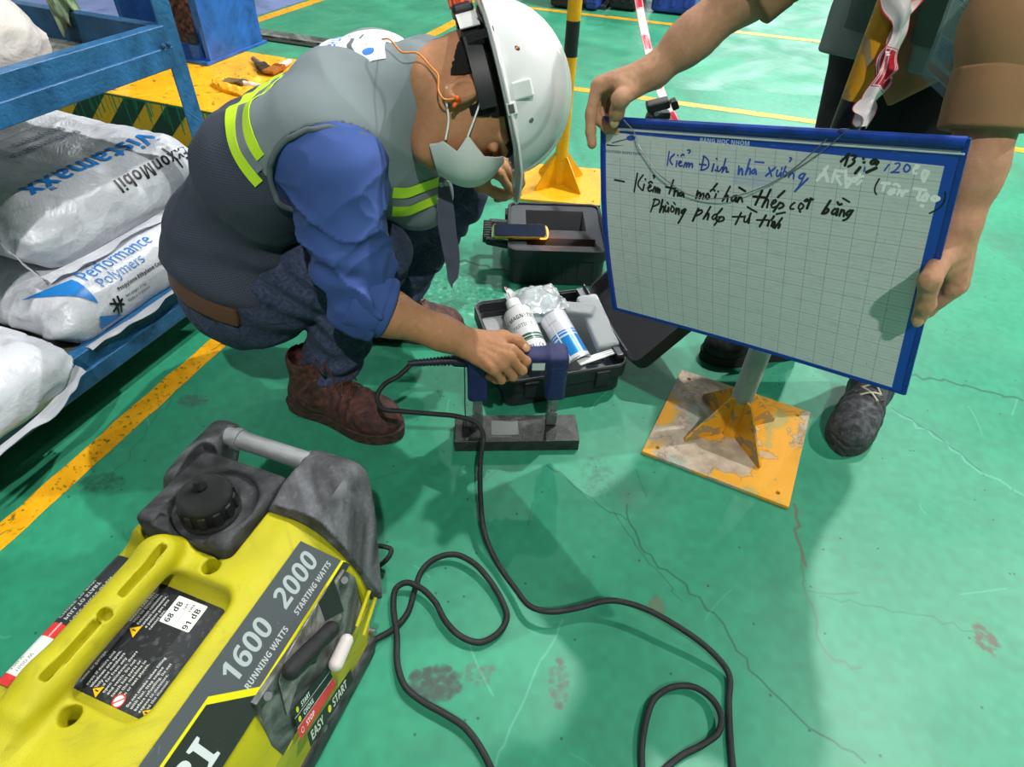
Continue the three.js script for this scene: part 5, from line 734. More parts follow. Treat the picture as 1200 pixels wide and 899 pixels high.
    const lines = (x, y, n, len, size, list) => { for (let k = 0; k < n; k++) txt(g, list[k % list.length], x, y + k * size * 1.3, size, '#c3c7c6', {}); };
    lines(w * 0.60, h * 0.14, 7, 0, 36, ['Using a generator', 'indoors CAN KILL', 'YOU IN MINUTES.', 'Exhaust contains', 'carbon monoxide,', 'a poison gas you', 'cannot see.']);
    lines(w * 0.06, h * 0.16, 2, 0, 36, ['NEVER use inside a', 'home or garage,']); lines(w * 0.06, h * 0.28, 9, 0, 36, ['even if doors and', 'windows are open.', 'Only use outdoors', 'and far from any', 'open windows, doors', 'and vents. Do not', 'touch hot parts or', 'run the machine in', 'rain or wet places.']);
    lines(w * 0.04, h * 0.74, 5, 0, 34, ['Do not smoke when filling', 'with fuel. Stop engine', 'before refuelling. Do not', 'expose to moisture.', 'Read the manual.']);
    g.fillStyle = '#2f4fa8'; g.beginPath(); g.arc(w * 0.09, h * 0.16, 0, 0, 7); g.fill(); g.fillStyle = 'rgba(170,170,165,.14)'; for (let k = 0; k < 240; k++) { g.beginPath(); g.ellipse(rr(0, w), rr(0, h), rr(4, 40), rr(3, 24), rr(0, 3), 0, 7); g.fill(); } scr(90, g, w, h, 0.3);
    g.fillStyle = '#3a5fb4'; g.beginPath(); g.arc(w * 0.055, h * 0.16, 46, 0, 7); g.fill(); g.fillStyle = '#e8ecf2'; g.beginPath(); g.arc(w * 0.055, h * 0.142, 13, 0, 7); g.fill(); g.fillRect(w * 0.055 - 22, h * 0.165, 44, 18);
    tri(w * 0.055, h * 0.40, 52); tri(w * 0.06, h * 0.93, 50); g.fillStyle = '#eee'; g.beginPath(); g.arc(w * 0.055, h * 0.64, 54, 0, 7); g.fill(); g.strokeStyle = '#c43a3a'; g.lineWidth = 13; g.beginPath(); g.arc(w * 0.055, h * 0.64, 50, 0, 7); g.moveTo(w * 0.02, h * 0.605); g.lineTo(w * 0.09, h * 0.675); g.stroke();
    g.fillStyle = '#25282c'; 
    g.save(); g.translate(w * 0.82, h * 0.60); g.rotate(-0.02); g.fillStyle = '#e4e7e4'; g.beginPath(); g.roundRect(-130, -170, 262, 345, 14); g.fill(); g.restore();
    g.strokeStyle = '#777'; g.lineWidth = 4; g.beginPath(); g.moveTo(w * 0.70, h * 0.60); g.lineTo(w * 0.94, h * 0.60); g.stroke();
    txt(g, '68 dB', w * 0.705, h * 0.50, 82, '#17191b', { sx: 0.95 }); txt(g, 'LpA', w * 0.85, h * 0.57, 34, '#17191b', {}); txt(g, 'LWA', w * 0.85, h * 0.635, 36, '#17191b', {}); txt(g, '91 dB', w * 0.705, h * 0.71, 82, '#17191b', { sx: 0.95 });
  });
  warn.wrapS = warn.wrapT = THREE.ClampToEdgeWrapping;
  part('warning_plate', slab(16, 16, (u, v) => V(lerp(-0.118, 0.040, u), 0.3648 - 0.03 * (lerp(0.078, -0.064, v) - 0.006), lerp(0.078, -0.064, v)), 0.0012), printMat(warn, 0.42), t, 'black warning plate with red heading');
  const code = canvasTex(1024, 320, (g, w, h) => { g.fillStyle = '#26292d'; g.fillRect(0, 0, w, h); g.fillStyle = '#dfe1dd'; g.fillRect(0, 0, w * 0.34, h); g.fillStyle = '#d2322e'; g.fillRect(0, 0, w * 0.07, h); g.fillRect(w * 0.34, 0, w * 0.1, h); txt(g, 'WARNING', w * 0.345, h * 0.5, 22, '#f0e8e6'); for (let k = 0; k < 5; k++) { txt(g, ['68 dB max', 'ID 0417', '1600 W', '120 V', '60 Hz'][k], w * 0.09, h * (0.14 + k * 0.18), 40, '#33373a', { bold: false }); txt(g, ['START OFF CHOKE', 'FUEL VALVE OPEN', 'PULL TO START', 'CHOKE TO RUN', 'CONNECT LOAD'][k], w * 0.47, h * (0.14 + k * 0.18), 44, '#b9bdbc', {}); } scr(60, g, w, h, 0.3); });
  code.wrapS = code.wrapT = THREE.ClampToEdgeWrapping;
  part('instruction_strip', patch(yel, V(-0.040, 0.35, -0.142), V(0.102, 0, 0), V(0, 0, 0.033), V(0, 1, 0), 28, 12, 0.0012, 0.02), printMat(code, 0.45), t, 'narrow black, white and red instruction strip');
  // ---- control recess on the aisle side
  const fc = (px, py, z = 0.18) => hit(px, py, V(0, 0.25, z), V(0, 0.12, 1).normalize());
  const hexa = [[404, 668], [416, 676], [426, 722], [332, 886], [318, 874], [300, 826]].map(([x, y]) => fc(x, y, 0.1835));
  { const pz = hexa.map((p) => p.z), s = hexa.map((p) => [p.x, p.y]); const g = prism(s, 0.012, 0.002); g.translate(0, 0, 0); const P = g.attributes.position; for (let i = 0; i < P.count; i++) P.setZ(i, P.getZ(i) + 0.182 - 0.12 * (P.getY(i) - 0.25) - 0.004); g.computeVertexNormals(); part('control_panel', boxUV(g), mat('#767b77', 0.55, { map: dustT, mapSize: 0.3 }), t, 'grey control panel'); }
  const F = (px, py, out = 0) => fc(px, py, 0.1855 + out);
  const pan = (pts, m, name, d = 0.003, out = 0) => { const q = pts.map(([x, y]) => F(x, y, out)); const g = prism(q.map((p) => [p.x, p.y]), d, 0.0008), P = g.attributes.position; for (let i = 0; i < P.count; i++) P.setZ(i, P.getZ(i) + 0.1865 + out - 0.12 * (P.getY(i) - 0.25)); return part(name, boxUV(g), m, t); };
  pan([[381, 690], [400, 722], [385, 752], [348, 800], [336, 838], [326, 798], [334, 770]], mat('#a8a4a0', 0.6, { map: dustT, mapSize: 0.2 }), 'recess_floor', 0.002);
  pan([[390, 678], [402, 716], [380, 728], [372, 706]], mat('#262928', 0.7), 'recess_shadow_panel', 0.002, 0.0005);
  part('recoil_grip', solid(union(0.01, cap(F(388, 738, 0.016), F(342, 785, 0.016), 0.0125, 0.0135), cap(F(366, 772, 0.004), F(364, 764, 0.016), 0.008)), ...around([F(388, 738, 0.016), F(342, 785, 0.016), F(366, 772, 0)], 0.03), 0.003), black, t, 'black starter grip');
  part('choke_knob', solid(union(0.006, cap(F(406, 751, 0.012), F(394, 778, 0.012), 0.0105, 0.0115)), ...around([F(406, 751, 0.012), F(394, 778, 0.012)], 0.03), 0.0025), mat('#c9c2be', 0.45), t, 'pale grey choke lever');
  const lab = canvasTex(1024, 384, (g, w, h) => { g.fillStyle = '#1d2321'; g.fillRect(0, 0, w, h * 0.62); g.fillStyle = '#cf3a38'; g.fillRect(0, h * 0.62, w, h * 0.38); g.fillStyle = '#dfe5e2'; g.fillRect(0, h * 0.28, w, 6); g.fillRect(0, h * 0.6, w, 6); txt(g, 'START', w * 0.2, h * 0.14, 84, '#dfe5e2'); txt(g, 'CHOKE', w * 0.2, h * 0.45, 84, '#dfe5e2'); txt(g, 'STOP', w * 0.2, h * 0.82, 92, '#f0e6e4'); for (const y of [0.14, 0.45]) { g.fillStyle = '#d9d019'; g.beginPath(); g.arc(w * 0.1, h * y, 34, 0, 7); g.fill(); } g.strokeStyle = '#f0e6e4'; g.lineWidth = 7; g.beginPath(); g.arc(w * 0.1, h * 0.82, 30, 0, 7); g.stroke(); scr(40, g, w, h, 0.4); });
  const quadOn = (name, tex, c, label) => { const q = c.map(([x, y]) => F(x, y, 0.0035)); part(name, grid(6, 4, (u, v) => q[0].clone().multiplyScalar((1 - u) * v).addScaledVector(q[1], u * v).addScaledVector(q[2], u * (1 - v)).addScaledVector(q[3], (1 - u) * (1 - v))), printMat(tex, 0.45), t, label); };
  lab.wrapS = lab.wrapT = THREE.ClampToEdgeWrapping;
  quadOn('lever_label', lab, [[343, 832], [384, 780], [394, 803], [352, 868]], 'black and red lever label');
  const easy = canvasTex(1024, 128, (g, w, h) => { g.fillStyle = '#20251f'; g.fillRect(0, 0, w, h); txt(g, 'EASY', w * 0.05, h * 0.5, 112, '#c9cdbf', { sx: 1.05 }); txt(g, 'START', w * 0.53, h * 0.5, 112, '#c9cdbf', { sx: 1.05 }); g.fillStyle = '#d9d019'; g.beginPath(); g.arc(w * 0.46, h * 0.5, 34, 0, 7); g.fill(); });
  easy.wrapS = easy.wrapT = THREE.ClampToEdgeWrapping;
  quadOn('slogan_strip', easy, [[360, 860], [411, 784], [414, 797], [364, 876]], 'black strip with lettering');
  for (const [a, b] of [[[433, 692], [418, 734]], [[440, 700], [426, 744]]]) part('vent_bar', rod(F(...a, 0.004), F(...b, 0.004), 0.0035, 0.0035, 10), yellow, t);
  for (const p of [[404, 680], [314, 816]]) part('screw', rod(F(...p, -0.002), F(...p, 0.006), 0.006, 0.0055, 16), mat('#55585a', 0.5, { metalness: 0.6 }), t);
  part('plug_socket', [rod(V(0.19, 0.12, 0.07), V(0.225, 0.12, 0.07), 0.02, 0.018, 20)], black, t);
}

// ================================================================ people
const lensDepth = (p) => V().subVectors(p, camera.position).dot(V(0, 0, -1).applyQuaternion(camera.quaternion));
function skinMat(c) { const t = pixelTex(256, (u, v, o) => { const n = torus(u, v, 2, 4), m = torus(v, u, 10, 3); o[0] = 238 + 16 * n + 8 * m; o[1] = 234 + 20 * n + 14 * m; o[2] = 230 + 22 * n + 16 * m; }); return new THREE.MeshPhysicalMaterial({ color: hex(c), map: rep(t, 0.12), roughness: 0.52, bumpMap: rep(grainT, 0.012), bumpScale: 0.0004, sheen: 0.12, sheenColor: hex('#ffcfb0'), sheenRoughness: 0.5 }); }
// a hand: wrist w, direction d to the knuckles, n out of its back; five jointed fingers
function makeHand({ w, d, n, left, k = 1, curls, spread = [0.10, 0.02, -0.05, -0.13], thumb, palm = 1 }) {
  d = d.clone().normalize(); n = n.clone().addScaledVector(d, -n.dot(d)).normalize(); const s = V().crossVectors(d, n).multiplyScalar(left ? 1 : -1);
  const P = (x, y, z) => w.clone().addScaledVector(s, x * k).addScaledVector(d, y * k).addScaledVector(n, z * k);
  const kx = [0.029, 0.0095, -0.0105, -0.0285], ky = [0.093, 0.097, 0.091, 0.080], kz = [0.000, 0.003, 0.002, -0.003], len = [[0.045, 0.027, 0.022], [0.049, 0.031, 0.023], [0.045, 0.029, 0.023], [0.035, 0.022, 0.020]], rad = [0.0096, 0.0099, 0.0093, 0.0083];
  const palmParts = [cap(P(0.012, 0.0, 0), P(0.025, 0.085, 0), 0.0185 * k, 0.0135 * k), cap(P(0, 0, 0), P(0.008, 0.088, 0.001), 0.019 * k, 0.0135 * k), cap(P(-0.008, 0, 0), P(-0.010, 0.084, 0), 0.0185 * k, 0.013 * k), cap(P(-0.016, 0.005, -0.001), P(-0.027, 0.073, -0.003), 0.017 * k, 0.0122 * k), cap(P(0.02, 0.02, -0.006), P(0.036, 0.05, -0.012), 0.017 * k, 0.015 * k)];
  const palmF = union(0.016 * k, palmParts), pts = [w.clone()], nails = [], tendons = [];
  const fs = kx.map((x, i) => {
    let p = P(x, ky[i], kz[i]), a = 0; const segs = []; tendons.push(cap(P(x * 0.45, 0.03, 0.0135), P(x, ky[i] - 0.006, 0.0085), 0.0042 * k, 0.0055 * k));
    const sp = spread[i];
    for (let j = 0; j < 3; j++) {
      a += curls[i][j]; const dir = V().addScaledVector(d, Math.cos(a)).addScaledVector(n, -Math.sin(a)).addScaledVector(s, sp * Math.max(0.2, Math.cos(a))).normalize(), q = p.clone().addScaledVector(dir, len[i][j] * k), r0 = rad[i] * (1 - 0.06 * j) * k, r1 = rad[i] * (0.94 - 0.07 * j) * k;
      segs.push(cap(p, q, r0 * (j ? 1.06 : 1.12), r1)); if (j === 2) { const up = V().addScaledVector(n, Math.cos(a)).addScaledVector(d, Math.sin(a)); nails.push({ p: q.clone().addScaledVector(dir, -0.004 * k), dir, up, r: r1 }); } p = q; pts.push(p.clone());
    }
    return union(0.006 * k, segs);
  });
  const tj = thumb.map((t) => (t.isVector3 ? t : P(...t))), tr = [0.0165, 0.0135, 0.0118, 0.0098].map((r) => r * k); pts.push(...tj);
  const tf = union(0.008 * k, cap(tj[0], tj[1], tr[0], tr[1]), cap(tj[1], tj[2], tr[1], tr[2] * 0.98), cap(tj[2], tj[3], tr[2], tr[3]));
  { const dir = V().subVectors(tj[3], tj[2]).normalize(), up = V().subVectors(camera.position, tj[3]); up.addScaledVector(dir, -up.dot(dir)).normalize(); nails.push({ p: tj[3].clone().addScaledVector(dir, -0.002 * k), dir, up, r: tr[3] * 1.02 }); }
  const f = (x, y, z) => { let p = smin(palmF(x, y, z), tf(x, y, z), 0.014 * k); for (const t of tendons) p = smin(p, t(x, y, z), 0.008 * k); let g = 1e3; for (const q of fs) g = smin(g, q(x, y, z), 0.002); return smin(p, g, 0.008 * k) + 0.0007 * noise(x * 130, y * 130, z * 130); };
  return { f, pts, nails, P, w, d, n, s, k };
}
function addNails(h, parent, color) {
  const g = h.nails.map(({ p, dir, up, r }) => { const x = V().crossVectors(dir, up).normalize(), u = V().crossVectors(x, dir); return new THREE.SphereGeometry(1, 14, 10).scale(r * 0.72, r * 0.26, r * 1.02).applyMatrix4(new THREE.Matrix4().makeBasis(x.clone().negate(), u, dir.clone()).setPosition(p.clone().addScaledVector(u, r * 0.84))); });
  const m = mat(color, 0.35); for (const q of g) part('fingernail', q, m, parent);
}
function handMesh(h, arm, toward, len = 0.075) {           // fine mesh of the hand and the last of the forearm
  const end = h.w.clone().addScaledVector(toward, len), lim = half(end, toward), a = (x, y, z) => Math.max(smin(arm(x, y, z), h.f(x, y, z), 0.02), lim(x, y, z));
  const [lo, hi] = around([...h.pts, end], 0.034); return solid(a, lo, hi, 0.003);
}
// a shoe: x from heel to toe, y up, z across
function makeShoe(parent, name, m, pos, turn, L, { upper, sole, lace, high, noiseAmp = 0.002, steel }) {
  const g = new THREE.Group(); g.name = name; g.position.copy(pos); g.rotation.y = turn; parent.add(g);
  const w = L * 0.185, foot = union(0.04, cap(V(0.058, 0.055, 0), V(L * 0.5, 0.052, 0), 0.050, 0.047), ell(V(L * 0.735, 0.046, 0), V(L * 0.27, 0.054, w * 1.02)), cap(V(L * 0.33, 0.105, 0), V(L * 0.62, 0.072, 0), 0.037, 0.032), high ? cap(V(0.068, 0.07, 0), V(0.072, 0.17, 0), 0.047, 0.049) : cap(V(0.065, 0.06, 0), V(0.068, 0.095, 0), 0.046, 0.044));
  const mouth = high ? cap(V(0.072, 0.165, 0), V(0.075, 0.26, 0), 0.042) : cap(V(0.07, 0.10, 0), V(0.075, 0.2, 0), 0.04);
  const f = (x, y, z) => smax(smax(foot(x, y, z), 0.026 - y, 0.006), -mouth(x, y, z), 0.006) + noiseAmp * fbm(x * 26, y * 26, z * 26, 3) + 0.0022 * Math.exp(-(((x - L * 0.6) / 0.03) ** 2)) * Math.sin(x * 260);
  part('upper', solid(f, V(-0.03, 0.0, -0.09), V(L + 0.03, 0.25, 0.09), 0.0045), upper, g);
  const outline = (q) => { const s = new THREE.Shape(), pts = [[-0.004, 0], [0.006, -0.038], [0.05, -0.05], [L * 0.4, -0.048], [L * 0.72, -w * 1.06], [L * 0.93, -w * 0.72], [L + 0.007, 0], [L * 0.93, w * 0.72], [L * 0.72, w * 1.06], [L * 0.4, 0.048], [0.05, 0.05], [0.006, 0.038]].map(([x, z]) => new THREE.Vector2(L / 2 + (x - L / 2) * q, z * q)); s.splineThru([...pts.slice(1), pts[0]]); return s; };
  const sg = (y0, y1, q) => { const s = new THREE.Shape(outline(q).getPoints(8)); return boxUV(new THREE.ExtrudeGeometry(s, { depth: y1 - y0 - 0.006, bevelEnabled: true, bevelThickness: 0.003, bevelSize: 0.003, bevelOffset: -0.003, bevelSegments: 2 }).rotateX(Math.PI / 2).translate(0, y1 - 0.003, 0)); };
  part('sole', [sg(0.001, 0.03, 1.0), sg(0.024, 0.036, 1.012)], sole, g);
  const top = (x, z) => { let y = 0.2; while (y > 0.03 && f(x, y, z) > 0) y -= 0.002; return V(x, y + 0.002, z); };
  const rows = high ? 5 : 4, x0 = L * (high ? 0.36 : 0.34), x1 = L * 0.62, tongue = [];
  for (let k = 0; k < rows; k++) { const x = lerp(x1, x0, k / (rows - 1)), z = 0.020 + 0.003 * k; for (const s of [-1, 1]) { part('eyelet', new THREE.TorusGeometry(0.0036, 0.0013, 6, 12).rotateX(Math.PI / 2).translate(...top(x, s * z).toArray()), mat('#8c8578', 0.35, { metalness: 0.8 }), g); const a = top(x, -s * z), b = top(x - (k < rows - 1 ? (x1 - x0) / (rows - 1) : 0), s * (z + 0.002)), mid = top((a.x + b.x) / 2, 0); mid.y += 0.004; part('lace', tube([a, mid, b], 0.0027, 20, 7), lace, g); } }
  for (const s of [-1, 1]) { const a = top(x0 - 0.002, s * 0.006); part('lace', tube([a, V(x0 + 0.012, a.y + 0.018, s * 0.03), V(x0 + 0.04, a.y + 0.002, s * 0.045), V(x0 + 0.02, a.y + 0.004, s * 0.012)], 0.0024, 30, 7), lace, g); part('lace', tube([a, V(x0 + 0.03, a.y + 0.008, s * 0.02), V(x0 + 0.07, top(x0 + 0.07, s * 0.03).y + 0.003, s * 0.034)], 0.0024, 24, 7), lace, g); }
  return g;
}
const folds = (seed, a = 0.004, fr = 9) => (x, y, z) => a * fbm(x * fr + seed, y * fr, z * fr, 3) + a * 0.9 * (Math.abs(noise(x * fr * 0.9 + y * fr * 0.8 + seed, z * fr * 1.7, y * fr * 0.5)) - 0.3);

// ---------------------------------------------------------------- the crouching worker
{
  const t = thing('person', 'crouching worker in white helmet, face mask, grey vest and blue shirt holding the yoke', 'person', V(-0.45, 0, -1.3)), O = t.position;
  const add = (name, g, m, label, parent = t) => { g.translate(-O.x, 0, -O.z); return part(name, g, m, parent, label); };
  const skin = skinMat('#cb9168'), skinDark = skin;
  // head frame
  const hu = V(0.955, 0.22, -0.2).normalize(), al = 20 * R3; let hf = V(0.3, -0.71, 0.64).multiplyScalar(Math.cos(al)).addScaledVector(V(0, -0.67, -0.74), Math.sin(al)); hf.addScaledVector(hu, -hf.dot(hu)).normalize();
  const hr = V().crossVectors(hf, hu), hb = hf.clone().negate(), K = 1.1;
  const ear = at(540, 108, 1.13), basis = new THREE.Matrix4().makeBasis(hr, hu, hb), HC = ear.clone().sub(V(0.083, -0.012, 0.012).applyMatrix4(basis)), HM = basis.clone().setPosition(HC), toW = (x, y, z) => V(x, y, z).applyMatrix4(HM);
  // joints
  const neckB = V(-0.205, 0.790, -1.30), shR = V(-0.365, 0.69, -1.155), shL = V(-0.265, 0.70, -1.515), elR = V(-0.335, 0.42, -1.095), elL = V(-0.235, 0.50, -1.665);
  const hipR = V(-0.62, 0.335, -1.235), hipL = V(-0.575, 0.335, -1.41), knR = V(-0.325, 0.450, -1.24), knL = V(-0.165, 0.470, -1.515), anR = V(-0.475, 0.115, -1.215), anL = V(-0.375, 0.115, -1.525);
  const yw = V(0.01, 0.0375, -1.13);
  const wR = at(549, 402, 1.435), wL = at(545, 188, 1.50);
  const handR = makeHand({ w: wR, d: V().subVectors(at(610, 432, 1.405), wR), n: V(0.02, 0.86, 0.5), k: 1.08, curls: [[0.95, 0.75, 0.5], [1.05, 0.95, 0.6], [1.1, 1.1, 0.7], [1.15, 1.15, 0.7]], spread: [0.14, 0.04, -0.04, -0.1], thumb: [[0.022, 0.02, -0.006], [0.052, 0.052, -0.016], [0.062, 0.082, -0.024], [0.058, 0.105, -0.034]] });
  const handL = makeHand({ w: wL, d: V().subVectors(at(602, 196, 1.475), wL), n: V(0.25, 0.75, 0.35), left: true, k: 1.05, curls: [[1.1, 1.1, 0.5], [0.95, 1.0, 0.5], [0.75, 0.8, 0.4], [0.5, 0.7, 0.4]], spread: [0.12, 0.04, -0.05, -0.14], thumb: [[0.024, 0.02, -0.008], [0.046, 0.05, -0.024], [0.040, 0.078, -0.044], [0.026, 0.098, -0.056]] });
  const armR = union(0.03, cap(elR, elR.clone().lerp(wR, 0.25), 0.038, 0.048), cap(elR.clone().lerp(wR, 0.2), elR.clone().lerp(wR, 0.8), 0.049, 0.034), cap(elR.clone().lerp(wR, 0.75), wR, 0.035, 0.0275));
  const armL = union(0.03, cap(elL, elL.clone().lerp(wL, 0.3), 0.044, 0.047), cap(elL.clone().lerp(wL, 0.3), wL, 0.046, 0.027));
  // ---- skin: head, neck, arms, hands and the body under the clothes in one mesh
  const ears = [-1, 1].map((s) => moved(cut(ell(V(0, 0, 0), V(0.013, 0.036, 0.023)), ell(V(s * 0.012, 0.002, -0.002), V(0.008, 0.022, 0.012)), 0.004), M4([s * 0.084, -0.010, 0.014], [0.12, s * -0.42, s * 0.1])));
  const headL = (() => {
    const base = union(0.03, ell(V(0, 0.045, 0.014), V(0.083, 0.112, 0.106)), ell(V(0, -0.03, -0.036), V(0.067, 0.092, 0.072)), ell(V(0, -0.092, -0.066), V(0.036, 0.034, 0.036))), jaw = union(0.02, cap(V(0.055, -0.05, -0.005), V(0.025, -0.100, -0.066), 0.020, 0.018), cap(V(-0.055, -0.05, -0.005), V(-0.025, -0.100, -0.066), 0.020, 0.018)), nose = union(0.01, cap(V(0, 0.025, -0.106), V(0, -0.022, -0.124), 0.010, 0.014), cap(V(-0.012, -0.028, -0.112), V(0.012, -0.028, -0.112), 0.010)), lips = cap(V(-0.018, -0.062, -0.101), V(0.018, -0.062, -0.101), 0.010), brow = union(0.01, cap(V(0.016, 0.046, -0.103), V(0.05, 0.048, -0.084), 0.011, 0.009), cap(V(-0.016, 0.046, -0.103), V(-0.05, 0.048, -0.084), 0.011, 0.009)), socket = union(0.004, ell(V(0.034, 0.026, -0.106), V(0.019, 0.012, 0.014)), ell(V(-0.034, 0.026, -0.106), V(0.019, 0.012, 0.014))), eyes = union(0.002, ell(V(0.034, 0.024, -0.0915), V(0.0135, 0.010, 0.0105)), ell(V(-0.034, 0.024, -0.0915), V(0.0135, 0.010, 0.0105)));
    return (x, y, z) => { let d = smin(base(x, y, z), jaw(x, y, z), 0.02); d = smin(d, nose(x, y, z), 0.012); d = smin(d, lips(x, y, z), 0.012); d = smin(d, brow(x, y, z), 0.016); d = smax(d, -socket(x, y, z), 0.014); d = smin(d, eyes(x, y, z), 0.004); for (const e of ears) d = smin(d, e(x, y, z), 0.006); return d; };
  })();
  const headF = moved(headL, HM), neck = union(0.03, cap(toW(0, -0.055, 0.045), neckB, 0.062, 0.075), cap(toW(0, 0.0, 0.07), neckB.clone().add(V(-0.02, 0.0, 0)), 0.045, 0.055)), headNeck = (x, y, z) => smin(headF(x, y, z), neck(x, y, z), 0.03);
  const inner = union(0.05, cap(hipR, hipL, 0.10), cap(V(-0.63, 0.46, -1.28), V(-0.61, 0.46, -1.40), 0.10), cap(V(-0.5, 0.62, -1.26), V(-0.46, 0.62, -1.44), 0.10), cap(shR, shL, 0.05), cap(V(-0.36, 0.7, -1.25), neckB, 0.07, 0.06), cap(hipR, knR, 0.07, 0.05), cap(hipL, knL, 0.07, 0.05), cap(knR, anR, 0.048, 0.036), cap(knL, anL, 0.048, 0.036), cap(shR, elR, 0.042, 0.034), cap(shL, elL, 0.042, 0.034));
  const hand2arm = (w, e) => V().subVectors(e, w).normalize();
  const head3 = solid((x, y, z) => Math.max(headNeck(x, y, z), half(neckB, V().subVectors(neckB, toW(0, 0, 0.02)).normalize())(x, y, z)), ...around([toW(-0.08, -0.08, -0.1), toW(0.08, 0.13, 0.1), toW(0.08, -0.08, 0.1), toW(-0.08, 0.13, -0.1), toW(0, 0, -0.1), neckB], 0.06), 0.0035);
  const coarse = solid(union(0.025, inner, armR, armL, neck), V(-0.8, 0.02, -1.75), V(0.0, 0.9, -0.95), 0.011);
  add('body', merge([coarse, head3, handMesh(handR, armR, hand2arm(wR, elR)), handMesh(handL, armL, hand2arm(wL, elL))]), skin);
  const gN = new THREE.Group(); gN.name = 'fingernails'; gN.position.set(-O.x, 0, -O.z); t.add(gN); addNails(handR, gN, '#c89a7c'); addNails(handL, gN, '#c79a80');
  // hair, brows, closed lids
  const hl = (name, f, lo, hi, cell, m, label) => { const g = solid(f, lo, hi, cell); g.applyMatrix4(HM); return add(name, g, m, label); };
  const hairM = mat('#17130f', 0.75, { grain: 0.003, grainSize: 0.015 });
  const hairline = (z) => (z > 0.075 ? -0.062 : z > 0.045 ? lerp(-0.035, -0.062, (z - 0.045) / 0.03) : z > 0.036 ? lerp(0.02, -0.035, (z - 0.036) / 0.009) : z > -0.008 ? 0.026 : z > -0.014 ? lerp(-0.004, 0.026, (z + 0.014) / 0.006) : z > -0.03 ? -0.004 : z > -0.044 ? lerp(0.045, -0.004, (z + 0.044) / 0.014) : 0.055);
  hl('hair', (x, y, z) => smax(Math.min(ell(V(0, 0.045, 0.014), V(0.083, 0.112, 0.106))(x, y, z), headL(x, y, z)) - 0.0042 + 0.0008 * noise(x * 220, y * 220, z * 220), (hairline(z) - y) * 0.8, 0.004), V(-0.1, -0.1, -0.12), V(0.1, 0.18, 0.14), 0.0028, hairM);
  for (const s of [-1, 1]) { const b = [V(s * 0.018, 0.050, -0.1135), V(s * 0.036, 0.055, -0.1075), V(s * 0.055, 0.050, -0.089)]; add('eyebrow', tube(b, 0.0042, 20, 8).applyMatrix4(HM), hairM); add('eyelash', tube([V(s * 0.020, 0.0185, -0.1045), V(s * 0.034, 0.0155, -0.1062), V(s * 0.048, 0.019, -0.0995)], 0.0016, 20, 8).applyMatrix4(HM), hairM); }
  // ---- helmet
  const hw = mat('#d6d8d8', 0.22, { clearcoat: 0.5, clearcoatRoughness: 0.12 });
  const Y0 = 0.062, tilt = 0.0;
  const dome = ell(V(0, Y0 - 0.006, 0.005), V(0.124, 0.142, 0.155)), domeIn = ell(V(0, Y0 - 0.006, 0.005), V(0.117, 0.135, 0.148));
  const crest = (x, y, z) => 0.0035 * (sstep(0.0, 0.012, 0.108 - Math.hypot(y - Y0 + 0.01, (z - 0.012) * 0.86)) * sstep(0.05, 0.075, Math.abs(x)) + sstep(0.034, 0.026, Math.abs(x)));
  const brimW = (x, z) => { const a = Math.atan2(x, -z), fr = Math.max(0, Math.cos(a)); return 0.012 + 0.046 * Math.pow(fr, 2.6); };
  const helmet = (x, y, z) => {
    const d0 = dome(x, y, z) - crest(x, y, z); let s = Math.max(Math.max(d0, -domeIn(x, y, z)), Y0 - 0.004 - y);
    const q = Math.hypot(x / 0.124, (z - 0.005) / 0.155), R = Math.hypot(x, z - 0.005), edge = R / q, drop = -0.10 * Math.pow(Math.max(0, (-z - 0.10)), 1) - 0.2 * Math.max(0, -z - 0.15);
    const b = smax(Math.abs(y - Y0 - drop - 0.10 * (R - edge)) - 0.0026, smax(R - edge - brimW(x, z - 0.005), edge - 0.006 - R, 0.002), 0.003);
    return smin(s, b, 0.008);
  };
  hl('helmet', helmet, V(-0.16, 0.0, -0.25), V(0.16, 0.23, 0.2), 0.0032, hw, 'white hard hat');
  const hp = t.children[t.children.length - 1], onH = (g) => { g.applyMatrix4(HM).translate(-O.x, 0, -O.z); return g; };
  const clipM = mat('#e3e5e4', 0.3);
  part('accessory_slot', onH(box(0.012, 0.036, 0.030, [0.124, Y0 + 0.030, -0.012], [0, 0.05, -0.12], 0.004)), clipM, hp); part('accessory_slot', onH(box(0.010, 0.018, 0.022, [0.1265, Y0 + 0.004, -0.038], [0, 0.05, 0], 0.003)), clipM, hp); part('slot_opening', onH(box(0.004, 0.010, 0.014, [0.1325, Y0 + 0.003, -0.038], [0, 0.05, 0], 0.001)), mat('#4a4c4d', 0.6), hp);
  for (const [y, z, c] of [[0.036, 0.052, '#8a5a3c'], [0.034, -0.062, '#7d7f7c']]) { const q = Math.sqrt(Math.max(0.01, 1 - ((y + 0.006) / 0.142) ** 2 - ((z - 0.005) / 0.155) ** 2)) * 0.124; part('rivet', onH(new THREE.SphereGeometry(0.0062, 16, 10).scale(0.5, 1, 1).translate(q + 0.0015, Y0 + y, z)), mat(c, 0.35, { metalness: 0.7 }), hp); }
  const bk = mat('#1d1e20', 0.5), wp = mat('#d9dbd8', 0.4);
  const arcB = (r, y, a0, a1, n = 12) => [...Array(n + 1)].map((_, i) => { const a = lerp(a0, a1, i / n); return V(Math.sin(a) * r * 0.82, y, 0.014 + Math.cos(a) * r); });
  const band = (pts, w, m, name) => { const c = CR(pts), g = slab(50, 3, (u, v) => { const p = c.getPoint(u); return p.clone().add(V(0, (v - 0.5) * w, 0)); }, 0.002); part(name, onH(g), m, hp); };
  band(arcB(0.122, 0.030, -1.9, 1.9, 20), 0.030, bk, 'headband'); band(arcB(0.132, 0.032, -0.75, 0.75), 0.036, wp, 'nape_band');
